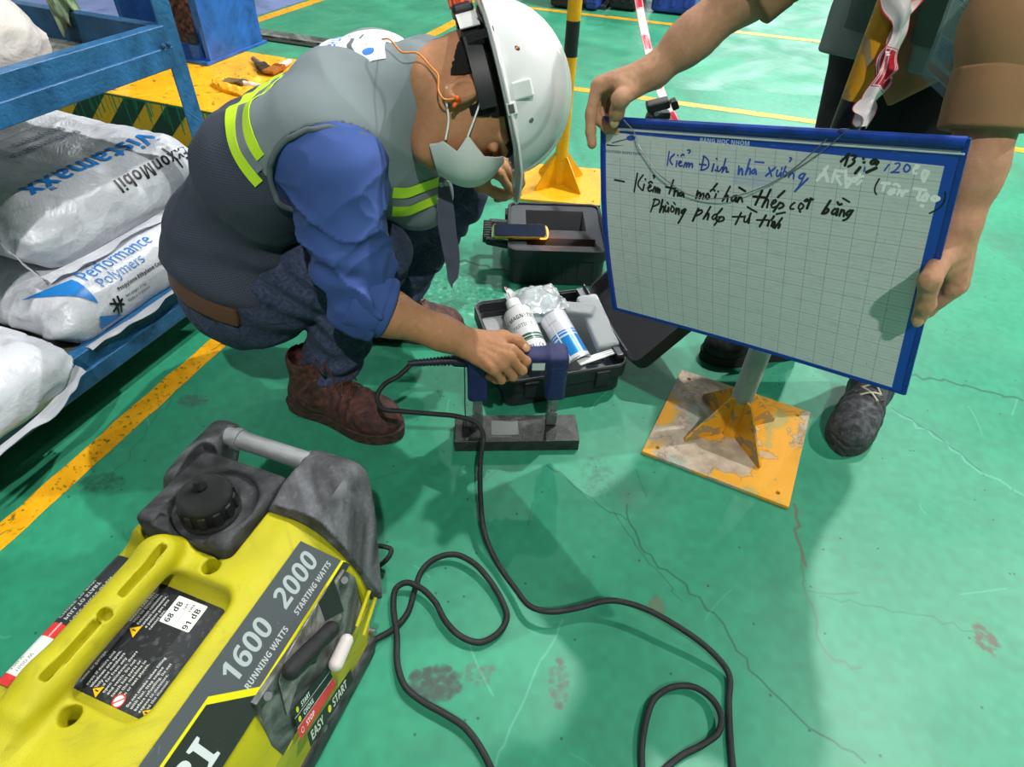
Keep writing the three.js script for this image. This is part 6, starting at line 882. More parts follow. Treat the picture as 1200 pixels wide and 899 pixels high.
  part('ratchet_housing', onH(box(0.055, 0.040, 0.020, [0, 0.030, 0.150], undefined, 0.008)), bk, hp);
  part('ratchet_knob', onH(merge([rod(V(0, 0.030, 0.156), V(0, 0.030, 0.178), 0.0195, 0.018, 28), ...[...Array(10)].map((_, i) => box(0.006, 0.006, 0.018, [Math.cos(i * 0.628) * 0.0195, 0.030 + Math.sin(i * 0.628) * 0.0195, 0.167], undefined, 0.002))])), mat('#e8541c', 0.4), hp, 'orange ratchet knob');
  for (const [a, b] of [[[0.07, 0.05, 0.128], [0.104, Y0 + 0.01, 0.05]], [[0.085, 0.02, 0.09], [0.11, Y0 + 0.006, 0.09]], [[-0.07, 0.05, 0.128], [-0.104, Y0 + 0.01, 0.05]]]) part('strap', onH(bar(V(...a), V(...b), 0.014, 0.002, 0.0008)), bk, hp);
  // ---- mask, cords, ear plug
  const zc = (y) => (y < -0.064 ? -0.058 : y < -0.045 ? lerp(-0.060, -0.084, (y + 0.064) / 0.019) : y < -0.018 ? lerp(-0.084, -0.060, (y + 0.045) / 0.027) : y < 0.003 ? lerp(-0.060, -0.100, (y + 0.018) / 0.021) : lerp(-0.100, -0.112, clamp((y - 0.003) / 0.03)));
  const maskOut = union(0.03, ell(V(0, -0.024, -0.080), V(0.074, 0.068, 0.072)), ell(V(0, -0.05, -0.05), V(0.078, 0.05, 0.05)));
  hl('face_mask', (x, y, z) => { const d = Math.min(maskOut(x, y, z), headL(x, y, z) - 0.004); return Math.max(Math.abs(smin(maskOut(x, y, z), headL(x, y, z) - 0.003, 0.02) + 0.001) - 0.0032, z - zc(y) - 0.004 * noise(x * 40, y * 40, 2), -0.092 - y, y - 0.04); }, V(-0.1, -0.12, -0.19), V(0.1, 0.07, -0.03), 0.0028, new THREE.MeshPhysicalMaterial({ color: hex('#d5dad6'), roughness: 0.85, transmission: 0.1, thickness: 0 }), 'pale disposable face mask');
  const cord = mat('#eef0ee', 0.7);
  for (const s of [-1, 1]) { add('mask_cord', tube([V(s * 0.079, -0.019, -0.062), V(s * 0.083, 0.002, -0.034), V(s * 0.086, 0.022, -0.003), V(s * 0.088, 0.024, 0.014)], 0.0019, 24, 7).applyMatrix4(HM), cord); add('mask_cord', tube([V(s * 0.080, -0.060, -0.058), V(s * 0.081, -0.046, -0.028), V(s * 0.086, -0.040, 0.010), V(s * 0.09, -0.034, 0.026)], 0.0019, 24, 7).applyMatrix4(HM), cord); }
  const orange = mat('#f0641c', 0.5);
  add('ear_plug', solid(union(0.003, cap(V(0.086, -0.018, -0.002), V(0.103, -0.022, 0.002), 0.0065, 0.005), cap(V(0.095, -0.018, 0.0), V(0.099, -0.03, -0.008), 0.004)), V(0.07, -0.05, -0.03), V(0.12, 0.01, 0.03), 0.0016).applyMatrix4(HM), orange, 'orange ear plug');
  add('ear_plug_cord', tube([toW(0.102, -0.022, 0.002), toW(0.106, -0.044, 0.006), toW(0.098, -0.050, 0.022), toW(0.09, -0.044, 0.046), toW(0.074, -0.052, 0.064), toW(0.068, -0.070, 0.092), toW(0.064, -0.095, 0.100), toW(0.052, -0.110, 0.125), toW(0.02, -0.125, 0.135)], 0.0017, 90, 7), mat('#f08a2c', 0.5), 'orange ear plug cord');
  // ---- torso, shirt, vest
  const torso = union(0.09, cap(V(-0.645, 0.36, -1.235), V(-0.605, 0.36, -1.415), 0.122), cap(V(-0.655, 0.47, -1.265), V(-0.625, 0.47, -1.415), 0.118), cap(V(-0.535, 0.625, -1.24), V(-0.49, 0.625, -1.45), 0.122), cap(V(-0.395, 0.725, -1.19), V(-0.335, 0.742, -1.485), 0.092), cap(V(-0.33, 0.735, -1.27), neckB, 0.098, 0.077), cap(V(-0.30, 0.64, -1.30), V(-0.235, 0.555, -1.335), 0.095, 0.07));
  const fShirt = folds(4, 0.004, 10), armFold = (x, y, z) => { const k = sstep(0.72, 0.45, y), r1 = 1 - Math.abs(noise(x * 7 + y * 13 + 2, y * 9 - x * 5, z * 13)), r2 = 1 - Math.abs(noise(x * 16 - y * 10, y * 17, z * 20 + 7)); return -0.016 * (r1 * r1 * r1 - 0.35) * (0.35 + 0.65 * k) - 0.006 * (r2 * r2 - 0.4) + 0.004 * Math.sin((y * 70 + x * 36 - z * 50) + 5 * noise(x * 9, y * 9, z * 9)) * k; };
  const slR = union(0.05, cap(shR, elR.clone().lerp(wR, 0.06), 0.083, 0.069), cap(shR.clone().add(V(0.03, 0.0, 0.02)), shR.clone().lerp(elR, 0.5), 0.075, 0.07)), slL = cap(shL, elL.clone().lerp(wL, 0.1), 0.078, 0.062);
  const endR = elR.clone().lerp(wR, 0.20), dirR = V().subVectors(wR, elR).normalize();
  const sleeveR = (x, y, z) => smax(slR(x, y, z) + armFold(x, y, z), half(endR, dirR)(x, y, z), 0.006), sleeveL = (x, y, z) => slL(x, y, z) + armFold(x, y, z);
  const shirt = cloth('#3b5596', { depth: 0.00025 });
  add('shirt', solid((x, y, z) => smin(smax(torso(x, y, z) - 0.002 + fShirt(x, y, z), 0.38 - y, 0.02), smin(sleeveR(x, y, z), sleeveL(x, y, z), 0.02), 0.03), V(-0.82, 0.33, -1.76), V(-0.08, 0.87, -0.98), 0.0062), shirt, 'blue work shirt with rolled sleeves');
  const cuffF = (o, r) => { const a = elR.clone().lerp(wR, -0.10 + o), b = elR.clone().lerp(wR, 0.17 + o); return (x, y, z) => smax(cap(elR.clone().add(V(0, 0.02, 0)), elR.clone().lerp(wR, 0.5), r, r * 0.93)(x, y, z) + 0.005 * noise(x * 22, y * 22, z * 22), smax(half(b, dirR)(x, y, z), -half(a, dirR)(x, y, z), 0.006), 0.008); };
  { const c1 = cuffF(0.02, 0.071), c2 = cuffF(0.09, 0.069), [lo, hi] = around([elR, elR.clone().lerp(wR, 0.3)], 0.1); add('rolled_cuff', solid((x, y, z) => Math.min(c1(x, y, z), c2(x, y, z)), lo, hi, 0.005), shirt); }
  const n1 = at(350, 80, 1.38), n2 = at(320, 180, 1.2), backN = V(-0.62, 0.78, 0.0), sN = V().crossVectors(V().subVectors(n2, n1), backN).normalize(); if (sN.x < 0) sN.negate();
  const sAt = (x, y, z) => (x - n1.x) * sN.x + (y - n1.y) * sN.y + (z - n1.z) * sN.z;
  const hole = (sh, o, r) => cap(sh.clone().addScaledVector(o, -0.015), sh.clone().addScaledVector(o, 0.3), r, r * 1.15), outR = V(0.10, -0.42, 0.9).normalize(), outL = V(0.1, -0.3, -0.95).normalize(), hR = hole(shR, outR, 0.100), hL = hole(shL, outL, 0.095), hN = cap(neckB.clone().add(V(0.036, 0.01, 0)), toW(0, 0, 0.02), 0.066, 0.085), waist = half(V(-0.70, 0.375, -1.3), V(-0.35, -0.93, 0.15).normalize()), fv0 = folds(9, 0.0075, 8), fv = (x, y, z) => fv0(x, y, z) + 0.004 * (Math.abs(noise(x * 11 + y * 10, z * 15, 4)) - 0.3);
  const wr = (x, y, z) => 0.006 * Math.sin((x * 0.6 + y * 1.2) * 52 + 4 * noise(x * 5, y * 5, z * 5)) * sstep(0.56, 0.40, y);
  const vest = (x, y, z) => { let d = torso(x, y, z) - 0.015 + fv(x, y, z) + wr(x, y, z); d = smax(d, -hR(x, y, z), 0.010); d = smax(d, -hL(x, y, z), 0.010); d = smax(d, -hN(x, y, z), 0.010); return smax(d, waist(x, y, z), 0.012); };
  const grey = cloth('#7c878b', { depth: 0.0002 }), mesh = cloth('#474f60', { map: netT, mapSize: 0.036, depth: 0.0003 });
  const lo = V(-0.84, 0.28, -1.64), hi = V(-0.10, 0.90, -1.05);
  add('vest_yoke', solid((x, y, z) => Math.max(vest(x, y, z), -sAt(x, y, z)), lo, hi, 0.006), grey, 'grey upper vest'); add('vest_back_mesh', solid((x, y, z) => Math.max(vest(x, y, z), sAt(x, y, z)), lo, hi, 0.006), mesh, 'dark navy net fabric of the lower back');
  const lime = mat('#c9f02a', 0.45, { emissive: hex('#000000') }), silver = mat('#8b9196', 0.35, { metalness: 0.3 });
  const L0 = V(-0.645, 0.46, -1.335), L1 = V(-0.36, 0.72, -1.335), tc = -sAt(L0.x, L0.y, L0.z) / V().subVectors(L1, L0).dot(sN), cS = L0.clone().lerp(L1, tc), e1 = backN.clone().addScaledVector(sN, -backN.dot(sN)).normalize(), e2 = V().crossVectors(sN, e1);
  const strip = (s0, w, lift) => { const ok = (th) => { const d = V().addScaledVector(e1, Math.cos(th)).addScaledVector(e2, Math.sin(th)); for (const k of [-1, 1]) { const p = march(vest, cS.clone().addScaledVector(sN, s0 + k * w / 2).addScaledVector(d, 0.34), d.clone().negate(), lift); if (hR(p.x, p.y, p.z) < 0.012 || hL(p.x, p.y, p.z) < 0.012) return false; } return true; }; let a = 0, b = 0; while (a > -2 && ok(a - 0.02)) a -= 0.02; while (b < 2 && ok(b + 0.02)) b += 0.02;
    return slab(60, 3, (u, v) => { const th = lerp(a, b, u), d = V().addScaledVector(e1, Math.cos(th)).addScaledVector(e2, Math.sin(th)); return march(vest, cS.clone().addScaledVector(sN, s0 + (v - 0.5) * w).addScaledVector(d, 0.34), d.negate(), lift); }, 0.0012); };
  for (const [s0, w, m, l, g] of [[0.022, 0.023, lime, 'lime reflective stripe', 0.0022], [-0.022, 0.023, lime, 'lime reflective stripe', 0.0022], [0, 0.021, silver, 'grey reflective stripe', 0.0016]]) { m.side = THREE.DoubleSide; add('reflective_stripe', strip(s0, w, g), m, l); }
  const fs = (pts, w, m, lift) => { const c = CR(pts); add('reflective_stripe', grid(24, 3, (u, v) => { const p = c.getPoint(u), d = rayDir(493, 225).normalize(), o = p.clone().addScaledVector(d, -0.14); o.y += 0; return o.add(V(0.01, 0.04, -0.01).setLength(w * (v - 0.5))); }), m); const g = t.children[t.children.length - 1].geometry, Q = g.attributes.position, d = rayDir(493, 225).normalize(); const row = 25; for (let i = 0; i < Q.count; i++) { const p = march(vest, V().fromBufferAttribute(Q, i).add(V(O.x, 0, O.z)), d, lift); if (vest(p.x, p.y, p.z) > 0.01) Q.setXYZ(i, Q.getX(i - 1), Q.getY(i - 1), Q.getZ(i - 1)); else Q.setXYZ(i, p.x - O.x, p.y, p.z - O.z); } g.computeVertexNormals(); };
  for (const [dy, w, m, l] of [[0, 0.022, lime, 0.003], [11.5, 0.016, silver, 0.0024], [22, 0.022, lime, 0.003]]) fs([at(462 - dy * 0.1, 226 + dy, 1.33), at(478, 226 + dy * 0.98, 1.33), at(495, 220 + dy * 0.95, 1.33), at(517, 212 + dy * 0.9, 1.33)], w, m, l);
  { const pts = [], ax = outR, u1 = V().crossVectors(ax, V(1, 0, 0)).normalize(), u2 = V().crossVectors(ax, u1), base = (x, y, z) => torso(x, y, z) - 0.015 + fv(x, y, z); for (let k = 0; k < 48; k++) { const a = k / 48 * 6.2832; let q = null; for (let s = 0.3; s > -0.08; s -= 0.004) { const r = (0.1 + 0.015 * clamp((s + 0.015) / 0.315)), p = shR.clone().addScaledVector(ax, s).addScaledVector(u1, Math.cos(a) * r).addScaledVector(u2, Math.sin(a) * r); if (base(p.x, p.y, p.z) < 0) { q = p; break; } } if (q) pts.push(q); } if (pts.length > 20) add('armhole_piping', tube(CR(pts, pts.length === 48), 0.0055, 160, 8, pts.length === 48), cloth('#5c666a'), 'grey piping round the armhole'); }
  const badge = canvasTex(768, 512, (g, w, h) => { g.fillStyle = '#eceef2'; g.fillRect(0, 0, w, h); g.strokeStyle = '#7b8088'; for (let k = 0; k < 5; k++) { g.lineWidth = 12; g.beginPath(); g.moveTo(w * (0.30 + k * 0.08), h * 0.30); g.quadraticCurveTo(w * (0.38 + k * 0.08), h * 0.36, w * (0.40 + k * 0.08), h * 0.18); g.stroke(); } g.fillStyle = '#5a6068'; g.beginPath(); g.moveTo(w * 0.15, h * 0.52); g.quadraticCurveTo(w * 0.5, h * 0.62, w * 0.86, h * 0.42); g.lineTo(w * 0.86, h * 0.50); g.quadraticCurveTo(w * 0.5, h * 0.68, w * 0.15, h * 0.55); g.fill(); g.fillStyle = '#3f7fd0'; g.beginPath(); g.arc(w * 0.86, h * 0.24, h * 0.09, 0, 7); g.fill(); txt(g, 'SOUTHERN', w * 0.5, h * 0.82, 118, '#2f6cc0', { align: 'center', sx: 0.95 }); });
  badge.wrapS = badge.wrapT = THREE.ClampToEdgeWrapping;
  { const c = at(433, 68, 1.27); add('back_patch', patch(vest, c, V(0.12, -0.22, 0.32).setLength(0.10), V(0.88, 0.42, -0.05).setLength(0.06), V(-0.25, 0.72, 0.62), 24, 16, 0.0015, 0.10), printMat(badge, 0.7), 'white back patch with blue lettering'); }
  // ---- jeans, belt
  const fj = folds(21, 0.005, 9), creaseJ = (x, y, z) => 0.006 * Math.sin(y * 95 + 4 * noise(x * 10, y * 6, z * 10)) * sstep(0.30, 0.14, y) + 0.004 * Math.sin((x + y) * 90 + 4 * noise(x * 8, y * 8, z * 8)) * sstep(0.2, 0.05, Math.abs(y - 0.36));
  const legs = union(0.05, cap(hipR, hipL, 0.128), cap(hipR.clone().add(V(-0.03, 0.02, 0)), hipL.clone().add(V(-0.03, 0.02, 0)), 0.125), cap(hipR, knR, 0.118, 0.083), cap(hipL, knL, 0.112, 0.079)), shanks = union(0.015, cap(knR, anR, 0.082, 0.064), cap(knL, anL, 0.078, 0.062)), calf = union(0.03, cap(knR.clone().lerp(anR, 0.35).add(V(-0.02, 0, 0)), anR, 0.07, 0.062), cap(knL.clone().lerp(anL, 0.35).add(V(-0.02, 0, 0)), anL, 0.068, 0.06));
  const jeansF = (x, y, z) => { let d = smin(legs(x, y, z), smin(shanks(x, y, z), calf(x, y, z), 0.03), 0.018) + fj(x, y, z) + creaseJ(x, y, z); return smax(d, 0.115 - y + 0.008 * noise(x * 30, 1, z * 30), 0.01); };
  const denim = new THREE.MeshPhysicalMaterial({ color: hex('#4d5c7c'), roughness: 0.9, map: rep(twillT, 0.09), bumpMap: rep(weaveT, 0.03), bumpScale: 0.0003, sheen: 0.25, sheenRoughness: 0.6, sheenColor: hex('#8a97ad'), vertexColors: true });
  add('jeans', solid(jeansF, V(-0.85, 0.08, -1.66), V(-0.05, 0.58, -0.98), 0.0068, { color: (x, y, z, c) => { const n = 0.9 + 0.5 * fbm(x * 9, y * 9, z * 9, 3); c.setRGB(n, n, n); } }), denim, 'dark blue jeans');
  add('pocket_seam', tube([at(238, 336, 1.49), at(252, 342, 1.455), at(270, 348, 1.44), at(290, 351, 1.43)].map((p) => { for (let k = 0; k < 40; k++) p.addScaledVector(V().subVectors(p, camera.position).normalize(), Math.min(0.02, jeansF(p.x, p.y, p.z))); return p; }), 0.0018, 40, 6), mat('#242a38', 0.9));
  add('trouser_seam', tube([at(262, 378, 1.5), at(285, 381, 1.45), at(315, 380, 1.42), at(345, 378, 1.4)].map((p) => { for (let k = 0; k < 40; k++) p.addScaledVector(V().subVectors(p, camera.position).normalize(), Math.min(0.02, jeansF(p.x, p.y, p.z))); return p; }), 0.0018, 40, 6), mat('#242a38', 0.9));
  const beltF = (x, y, z) => { const w = waist(x, y, z); return Math.max(smin(torso(x, y, z), legs(x, y, z), 0.03) - 0.009, w - 0.028, -0.012 - w, x + 0.60); };
  add('belt', solid((x, y, z) => Math.max(beltF(x, y, z), half(V(-0.52, 0.4, -1.3), V(1, 0.3, 0))(x, y, z)), V(-0.84, 0.2, -1.62), V(-0.4, 0.56, -1.04), 0.006), mat('#5a3a24', 0.5, { grain: 0.001, grainSize: 0.03 }), 'brown leather belt');
  // ---- zip of the vest and the ribbon hanging from it
  const ly = at(519, 207, 1.33);
  add('ribbon_strap', slab(30, 3, (u, v) => { const p = CR([ly, at(522, 235, 1.32), at(524, 270, 1.34), at(530, 305, 1.37), at(530, 336, 1.39)]).getPoint(u), w = 0.008 + 0.012 * Math.sin(u * 3.0) * (1 - 0.2 * u); return p.add(V((v - 0.5) * 2 * w * (u > 0.93 ? (1 - u) * 14 : 1), 0.003 * noise(u * 9, v * 3), 0.006 * noise(u * 7, v * 2, 5))); }, 0.0012), mat('#565a6c', 0.6, { grain: 0.001, grainSize: 0.02 }), 'grey ribbon hanging from the vest');
  add('zip_puller', merge([box(0.010, 0.014, 0.006, at(517, 218, 1.325).toArray(), undefined, 0.002), box(0.004, 0.030, 0.003, at(513, 240, 1.33).toArray(), undefined, 0.001), box(0.012, 0.012, 0.008, at(523, 215, 1.322).toArray(), undefined, 0.003)]), mat('#a9adaf', 0.3, { metalness: 0.8 }));
  // ---- boots
  const leather = new THREE.MeshPhysicalMaterial({ color: hex('#6b3a33'), map: rep(dustT, 0.16), roughness: 0.48, bumpMap: rep(grainT, 0.05), bumpScale: 0.0015 }), soleM = mat('#54382e', 0.7, { map: dustT, mapSize: 0.12 }), laceM = mat('#4a2a22', 0.7);
  const toe = gp(470, 512), heel = gp(350, 470), dv = V().subVectors(toe, heel), L = 0.325, bootP = toe.clone().addScaledVector(dv.clone().normalize(), -L).sub(V(O.x, 0, O.z));
  makeShoe(t, 'boot', t, bootP, Math.atan2(-dv.z, dv.x), L, { upper: leather, sole: soleM, lace: laceM, high: true });
  makeShoe(t, 'boot', t, V(-0.455, 0, -1.525).sub(V(O.x, 0, O.z)), 0.02, 0.30, { upper: leather, sole: soleM, lace: laceM, high: true });
}

// ---------------------------------------------------------------- the standing worker who holds the board
{
  const t = thing('person', 'standing worker in brown rolled sleeves and grey vest holding up the writing board', 'person', V(0.84, 0, -1.42)), O = t.position;
  const add = (name, g, m, label, parent = t) => { g.translate(-O.x, 0, -O.z); return part(name, g, m, parent, label); };
  const skin = skinMat('#cf9a78');
  const f0 = V(-0.68, 0, 0.73), r0 = V(-0.73, 0, -0.68);        // facing; his right
  const hip = V(0.86, 0.90, -1.50), shR = V(0.585, 1.29, -1.37), shL = V(0.855, 1.28, -1.10), mid = V(0.725, 1.29, -1.24), elR = V(0.435, 1.05, -1.262), elL = at(1190, 30, 0.86), wR = at(766, 84, 1.155), wL = at(1124, 262, 0.945);
  const hipR = hip.clone().addScaledVector(r0, 0.10), hipL = hip.clone().addScaledVector(r0, -0.10), anR = V(0.80, 0.1, -1.52), anL = V(0.985, 0.1, -1.345), knR = V(0.785, 0.50, -1.50), knL = V(0.905, 0.50, -1.385);
  const toBoard = (px, py, out) => { const d = rayDir(px, py), p = boardAt(0.5, 0.5), t0 = V().subVectors(BD[0], camera.position).dot(BN) / d.dot(BN); return camera.position.clone().addScaledVector(d, t0).addScaledVector(BN, out); };
  // right hand: thumb before the sheet, fingers behind it
  const kR = at(702, 104, 1.195), handR = makeHand({ w: wR, d: V().subVectors(kR, wR), n: V(-0.35, 0.75, -0.45), k: 1.08, curls: [[1.15, 0.22, 0.12], [1.3, 0.95, 0.5], [1.25, 1.05, 0.5], [1.2, 1.0, 0.5]], spread: [0.16, 0.03, -0.04, -0.12], thumb: [wR.clone().lerp(kR, 0.28).add(V(0, -0.01, 0.02)), toBoard(737, 112, 0.026), toBoard(731, 128, 0.021), toBoard(727, 139, 0.017)] });
  // left hand: grips the right edge
  const kL = at(1122, 352, 1.01), handL = makeHand({ w: wL, d: V().subVectors(kL, wL), n: V(0.75, 0.25, 0.6), left: true, k: 1.06, curls: [[0.75, 0.35, 0.2], [0.85, 0.45, 0.3], [0.95, 0.5, 0.3], [1.0, 0.6, 0.3]], spread: [0.1, 0.02, -0.05, -0.12], thumb: [at(1112, 288, 0.955), toBoard(1097, 320, 0.028), toBoard(1090, 350, 0.020), toBoard(1081, 369, 0.016)] });
  const arm = (e, w) => union(0.03, cap(e, e.clone().lerp(w, 0.3), 0.046, 0.047), cap(e.clone().lerp(w, 0.2), e.clone().lerp(w, 0.75), 0.047, 0.033), cap(e.clone().lerp(w, 0.7), w, 0.034, 0.0265)), aR = arm(elR, wR), aL = arm(elL, wL);
  const head = V(0.60, 1.52, -1.06), neckB = V(0.69, 1.36, -1.19), hq = new THREE.Quaternion().setFromEuler(new THREE.Euler(-0.55, 0, 0)), HM = new THREE.Matrix4().makeRotationY(0.75).multiply(new THREE.Matrix4().makeRotationX(-0.55)).setPosition(head);
  const headF = moved(union(0.03, ell(V(0, 0.04, 0.014), V(0.083, 0.112, 0.106)), ell(V(0, -0.03, -0.036), V(0.067, 0.092, 0.072)), ell(V(0, -0.092, -0.066), V(0.036, 0.034, 0.036)), cap(V(0, 0.025, -0.106), V(0, -0.022, -0.122), 0.010, 0.013), ell(V(0.084, -0.01, 0.014), V(0.010, 0.034, 0.02)), ell(V(-0.084, -0.01, 0.014), V(0.010, 0.034, 0.02)), cap(V(-0.018, -0.062, -0.101), V(0.018, -0.062, -0.101), 0.009)), HM);
  const neck = cap(head.clone().add(V(0.03, -0.05, -0.04)), neckB, 0.06, 0.068);
  const inner = union(0.05, cap(hipR, hipL, 0.10), cap(V().lerpVectors(hip, mid, 0.5).addScaledVector(r0, 0.06), V().lerpVectors(hip, mid, 0.5).addScaledVector(r0, -0.06), 0.10), cap(shR, shL, 0.055), cap(hipR, knR, 0.075, 0.052), cap(hipL, knL, 0.075, 0.052), cap(knR, anR, 0.05, 0.036), cap(knL, anL, 0.05, 0.036), cap(shR, elR, 0.048, 0.044), cap(shL, elL, 0.048, 0.044), neck);
  const coarse = solid(union(0.025, inner, aR, aL), V(0.18, 0.03, -1.72), V(1.12, 1.45, -0.78), 0.012);
  const head3 = solid((x, y, z) => smin(headF(x, y, z), neck(x, y, z), 0.03), ...around([head, neckB], 0.17), 0.005);
  const back = (w, e) => V().subVectors(e, w).normalize();
  add('body', merge([coarse, head3, handMesh(handR, aR, back(wR, elR), 0.1), handMesh(handL, aL, back(wL, elL), 0.09)]), skin);
  const gN = new THREE.Group(); gN.name = 'fingernails'; gN.position.set(-O.x, 0, -O.z); t.add(gN); addNails(handR, gN, '#d9b48a'); addNails(handL, gN, '#cf9d7c');
  add('hair', solid((x, y, z) => Math.max(moved(ell(V(0, 0.045, 0.016), V(0.09, 0.119, 0.112)), HM)(x, y, z), -moved(half(V(0, 0.05, -0.05), V(0, 0.5, 1).normalize()), HM)(x, y, z)), ...around([head], 0.16), 0.006), mat('#17130f', 0.75));
  // clothes
  const brown = cloth('#9a7350', { depth: 0.0003 }), fo = folds(31, 0.005, 9), spine = (k) => V().lerpVectors(hip, mid, k), pair = (k, w, r, off = 0) => cap(spine(k).addScaledVector(r0, w).addScaledVector(f0, off), spine(k).addScaledVector(r0, -w).addScaledVector(f0, off), r);
  const torso = union(0.08, pair(0.02, 0.075, 0.118), pair(0.35, 0.07, 0.112, 0.01), pair(0.7, 0.09, 0.115, 0.01), cap(shR.clone().add(V(0, -0.01, 0)), shL.clone().add(V(0, -0.01, 0)), 0.078), cap(mid, neckB, 0.08, 0.066));
  const slR = union(0.04, cap(shR, elR, 0.078, 0.066), cap(elR, elR.clone().lerp(wR, 0.32), 0.066, 0.058)), slL = union(0.04, cap(shL, elL, 0.080, 0.062), cap(elL, elL.clone().lerp(wL, 0.5), 0.060, 0.052));
  const dR = back(elR, wR), dL = back(elL, wL), cR = elR.clone().lerp(wR, 0.30), cL = elL.clone().lerp(wL, 0.49), hem = V(0, -1, 0);
  const sleeves = (x, y, z) => Math.min(smax(slR(x, y, z), half(cR, dR)(x, y, z), 0.006), smax(slL(x, y, z), half(cL, dL)(x, y, z), 0.006)) + 0.006 * noise(x * 12, y * 12, z * 12);
  const skirt = union(0.05, pair(-0.02, 0.08, 0.128), cap(hip.clone().addScaledVector(r0, 0.09).add(V(-0.01, -0.13, 0.03)), hip.clone().addScaledVector(r0, -0.09).add(V(-0.01, -0.13, 0.03)), 0.125));
  const hemY = (x, z) => 0.765 + 0.95 * Math.abs((x - hip.x) * r0.x + (z - hip.z) * r0.z);
  add('shirt', solid((x, y, z) => smin(smax(smin(torso(x, y, z), skirt(x, y, z), 0.05) + fo(x, y, z), hemY(x, z) - y, 0.01), sleeves(x, y, z), 0.03), V(0.28, 0.68, -1.74), V(1.16, 1.46, -0.76), 0.008), brown, 'brown work shirt with rolled sleeves');
  const cuff = (e, w, a, b, ra, rb) => { const A = e.clone().lerp(w, a), B = e.clone().lerp(w, b), d = back(e, w), f = cap(A, B, ra, rb), [lo, hi] = around([A, B], 0.1); add('rolled_cuff', solid((x, y, z) => smax(f(x, y, z) + 0.004 * noise(x * 20, y * 20, z * 20), smax(half(B, d)(x, y, z), -half(A, d)(x, y, z), 0.006), 0.006), lo, hi, 0.005), brown); };
  cuff(elR, wR, 0.16, 0.34, 0.068, 0.064); cuff(elL, wL, 0.20, 0.51, 0.063, 0.060);
  const greyV = cloth('#6f7b79', { depth: 0.0003 }), hole = (s, d) => cap(s, s.clone().addScaledVector(d, 0.3), 0.088, 0.1), hR = hole(shR.clone().addScaledVector(r0, 0.01), back(shR, elR).addScaledVector(r0, 0.8).normalize()), hL = hole(shL.clone().addScaledVector(r0, -0.01), back(shL, elL).addScaledVector(r0, -0.8).normalize());
  const open = (x, y, z) => { const s = (x - hip.x) * r0.x + (z - hip.z) * r0.z, fw = (x - hip.x) * f0.x + (z - hip.z) * f0.z; return fw < 0 ? 1 : Math.abs(s - 0.012) - 0.012 - 0.05 * Math.max(0, 0.95 - y); };
  const vestF = (x, y, z) => { let d = smin(torso(x, y, z), skirt(x, y, z), 0.05) - 0.014 + fo(x, y, z) * 1.3; d = smax(d, -hR(x, y, z), 0.01); d = smax(d, -hL(x, y, z), 0.01); d = smax(d, 0.80 + 0.25 * ((x - hip.x) * f0.x + (z - hip.z) * f0.z) - y, 0.008); return Math.max(d, -open(x, y, z)); };
  add('vest', solid(vestF, V(0.4, 0.66, -1.76), V(1.12, 1.44, -0.94), 0.0075), greyV, 'dark grey safety vest');
  for (const s of [0.16, -0.06]) { const c = spine(0.1).addScaledVector(r0, s * 0.6).addScaledVector(f0, 0.15); add('vest_pocket', patch(vestF, c, r0.clone().setLength(0.055), V(0, 0.05, 0), f0, 12, 10, 0.006, 0.12), cloth('#4c5655', { double: true })); }
  const black = cloth('#16181b', { depth: 0.0002 }), fp = folds(51, 0.005, 8);
  const pants = (x, y, z) => smax(union(0.04, cap(hipR, hipL, 0.112), cap(hipR, knR, 0.108, 0.078), cap(hipL, knL, 0.108, 0.078), cap(knR, anR, 0.078, 0.068), cap(knL, anL, 0.078, 0.068))(x, y, z) + fp(x, y, z), 0.075 - y, 0.01);
  add('trousers', solid(pants, V(0.64, 0.05, -1.78), V(1.14, 1.04, -1.2), 0.009), black, 'black work trousers');
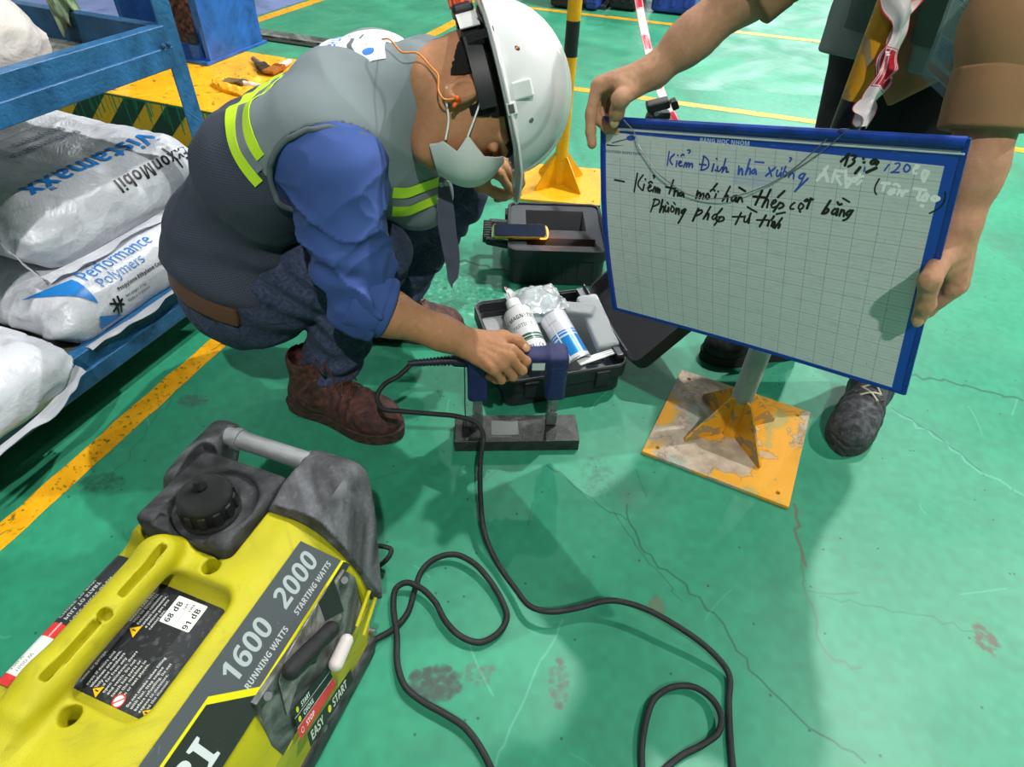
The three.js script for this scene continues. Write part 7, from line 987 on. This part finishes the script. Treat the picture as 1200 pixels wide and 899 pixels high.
  // work card in its clear sleeve, hanging at the hip
  const cardT = canvasTex(384, 768, (g, w, h) => { g.fillStyle = '#c9d8d6'; g.fillRect(0, 0, w, h); for (let k = 0; k < 20; k++) { g.fillStyle = k < 2 ? '#22343a' : 'rgba(40,60,70,.6)'; g.fillRect(w * 0.1, h * (0.05 + k * 0.024), w * (0.3 + 0.5 * hsh(k, 3, 1) ** 2), k < 2 ? 16 : 6); } g.fillStyle = '#86b3c6'; g.fillRect(w * 0.12, h * 0.55, w * 0.76, h * 0.24); g.fillStyle = '#4f7d96'; for (let k = 0; k < 24; k++) g.fillRect(w * (0.14 + 0.7 * Math.abs(hsh(k, 1, 1))), h * (0.56 + 0.2 * Math.abs(hsh(k, 2, 2))), 30, 12); g.fillStyle = '#e8e4d8'; g.fillRect(0, h * 0.82, w, h * 0.05); g.fillStyle = '#d9824a'; g.fillRect(0, h * 0.88, w, h * 0.1); g.fillStyle = '#c9a24a'; g.fillRect(w * 0.55, h * 0.74, w * 0.3, h * 0.08); });
  cardT.wrapS = cardT.wrapT = THREE.ClampToEdgeWrapping;
  const q = [[1122, -22, 0.90], [1150, -2, 0.88], [1111, 112, 0.955], [1083, 86, 0.975]].map((a) => at(...a));
  const cg = (l, k = 1) => grid(8, 12, (u, v) => { const c = q[0].clone().add(q[1]).add(q[2]).add(q[3]).multiplyScalar(0.25), p = q[0].clone().multiplyScalar((1 - u) * v).addScaledVector(q[1], u * v).addScaledVector(q[2], u * (1 - v)).addScaledVector(q[3], (1 - u) * (1 - v)); return p.sub(c).multiplyScalar(k).add(c).addScaledVector(V(-0.4, 0.3, 0.85), l); });
  add('work_card', cg(0, 0.9), printMat(cardT, 0.5), 'printed card in a clear pocket'); add('card_pocket', cg(0.002, 1.12), new THREE.MeshPhysicalMaterial({ color: hex('#bfd6d0'), transmission: 0.75, roughness: 0.15, thickness: 0, side: THREE.DoubleSide }));
  // shoes
  const up = new THREE.MeshPhysicalMaterial({ color: hex('#5d6166'), map: rep(dustT, 0.14), roughness: 0.7, bumpMap: rep(grainT, 0.03), bumpScale: 0.0012 }), sole = mat('#4b4e51', 0.8, { map: dustT, mapSize: 0.1 }), lace = mat('#a9a592', 0.8);
  const tL = gp(984, 532), hL2 = gp(1030, 428), dv = V().subVectors(tL, hL2).normalize(), LL = 0.30;
  makeShoe(t, 'shoe', t, tL.clone().addScaledVector(dv, -LL).sub(V(O.x, 0, O.z)), Math.atan2(-dv.z, dv.x), LL, { upper: up, sole, lace });
  const tR = gp(822, 420), dr = V(-0.97, 0, 0.2).normalize(); makeShoe(t, 'shoe', t, tR.clone().addScaledVector(dr, -LL).sub(V(O.x, 0, O.z)), Math.atan2(-dr.z, dr.x), LL, { upper: mat('#303236', 0.7, { map: dustT, mapSize: 0.14 }), sole: mat('#1c1e20', 0.8), lace: mat('#2b2d2f', 0.8) });
}

renderer.render(scene, camera);
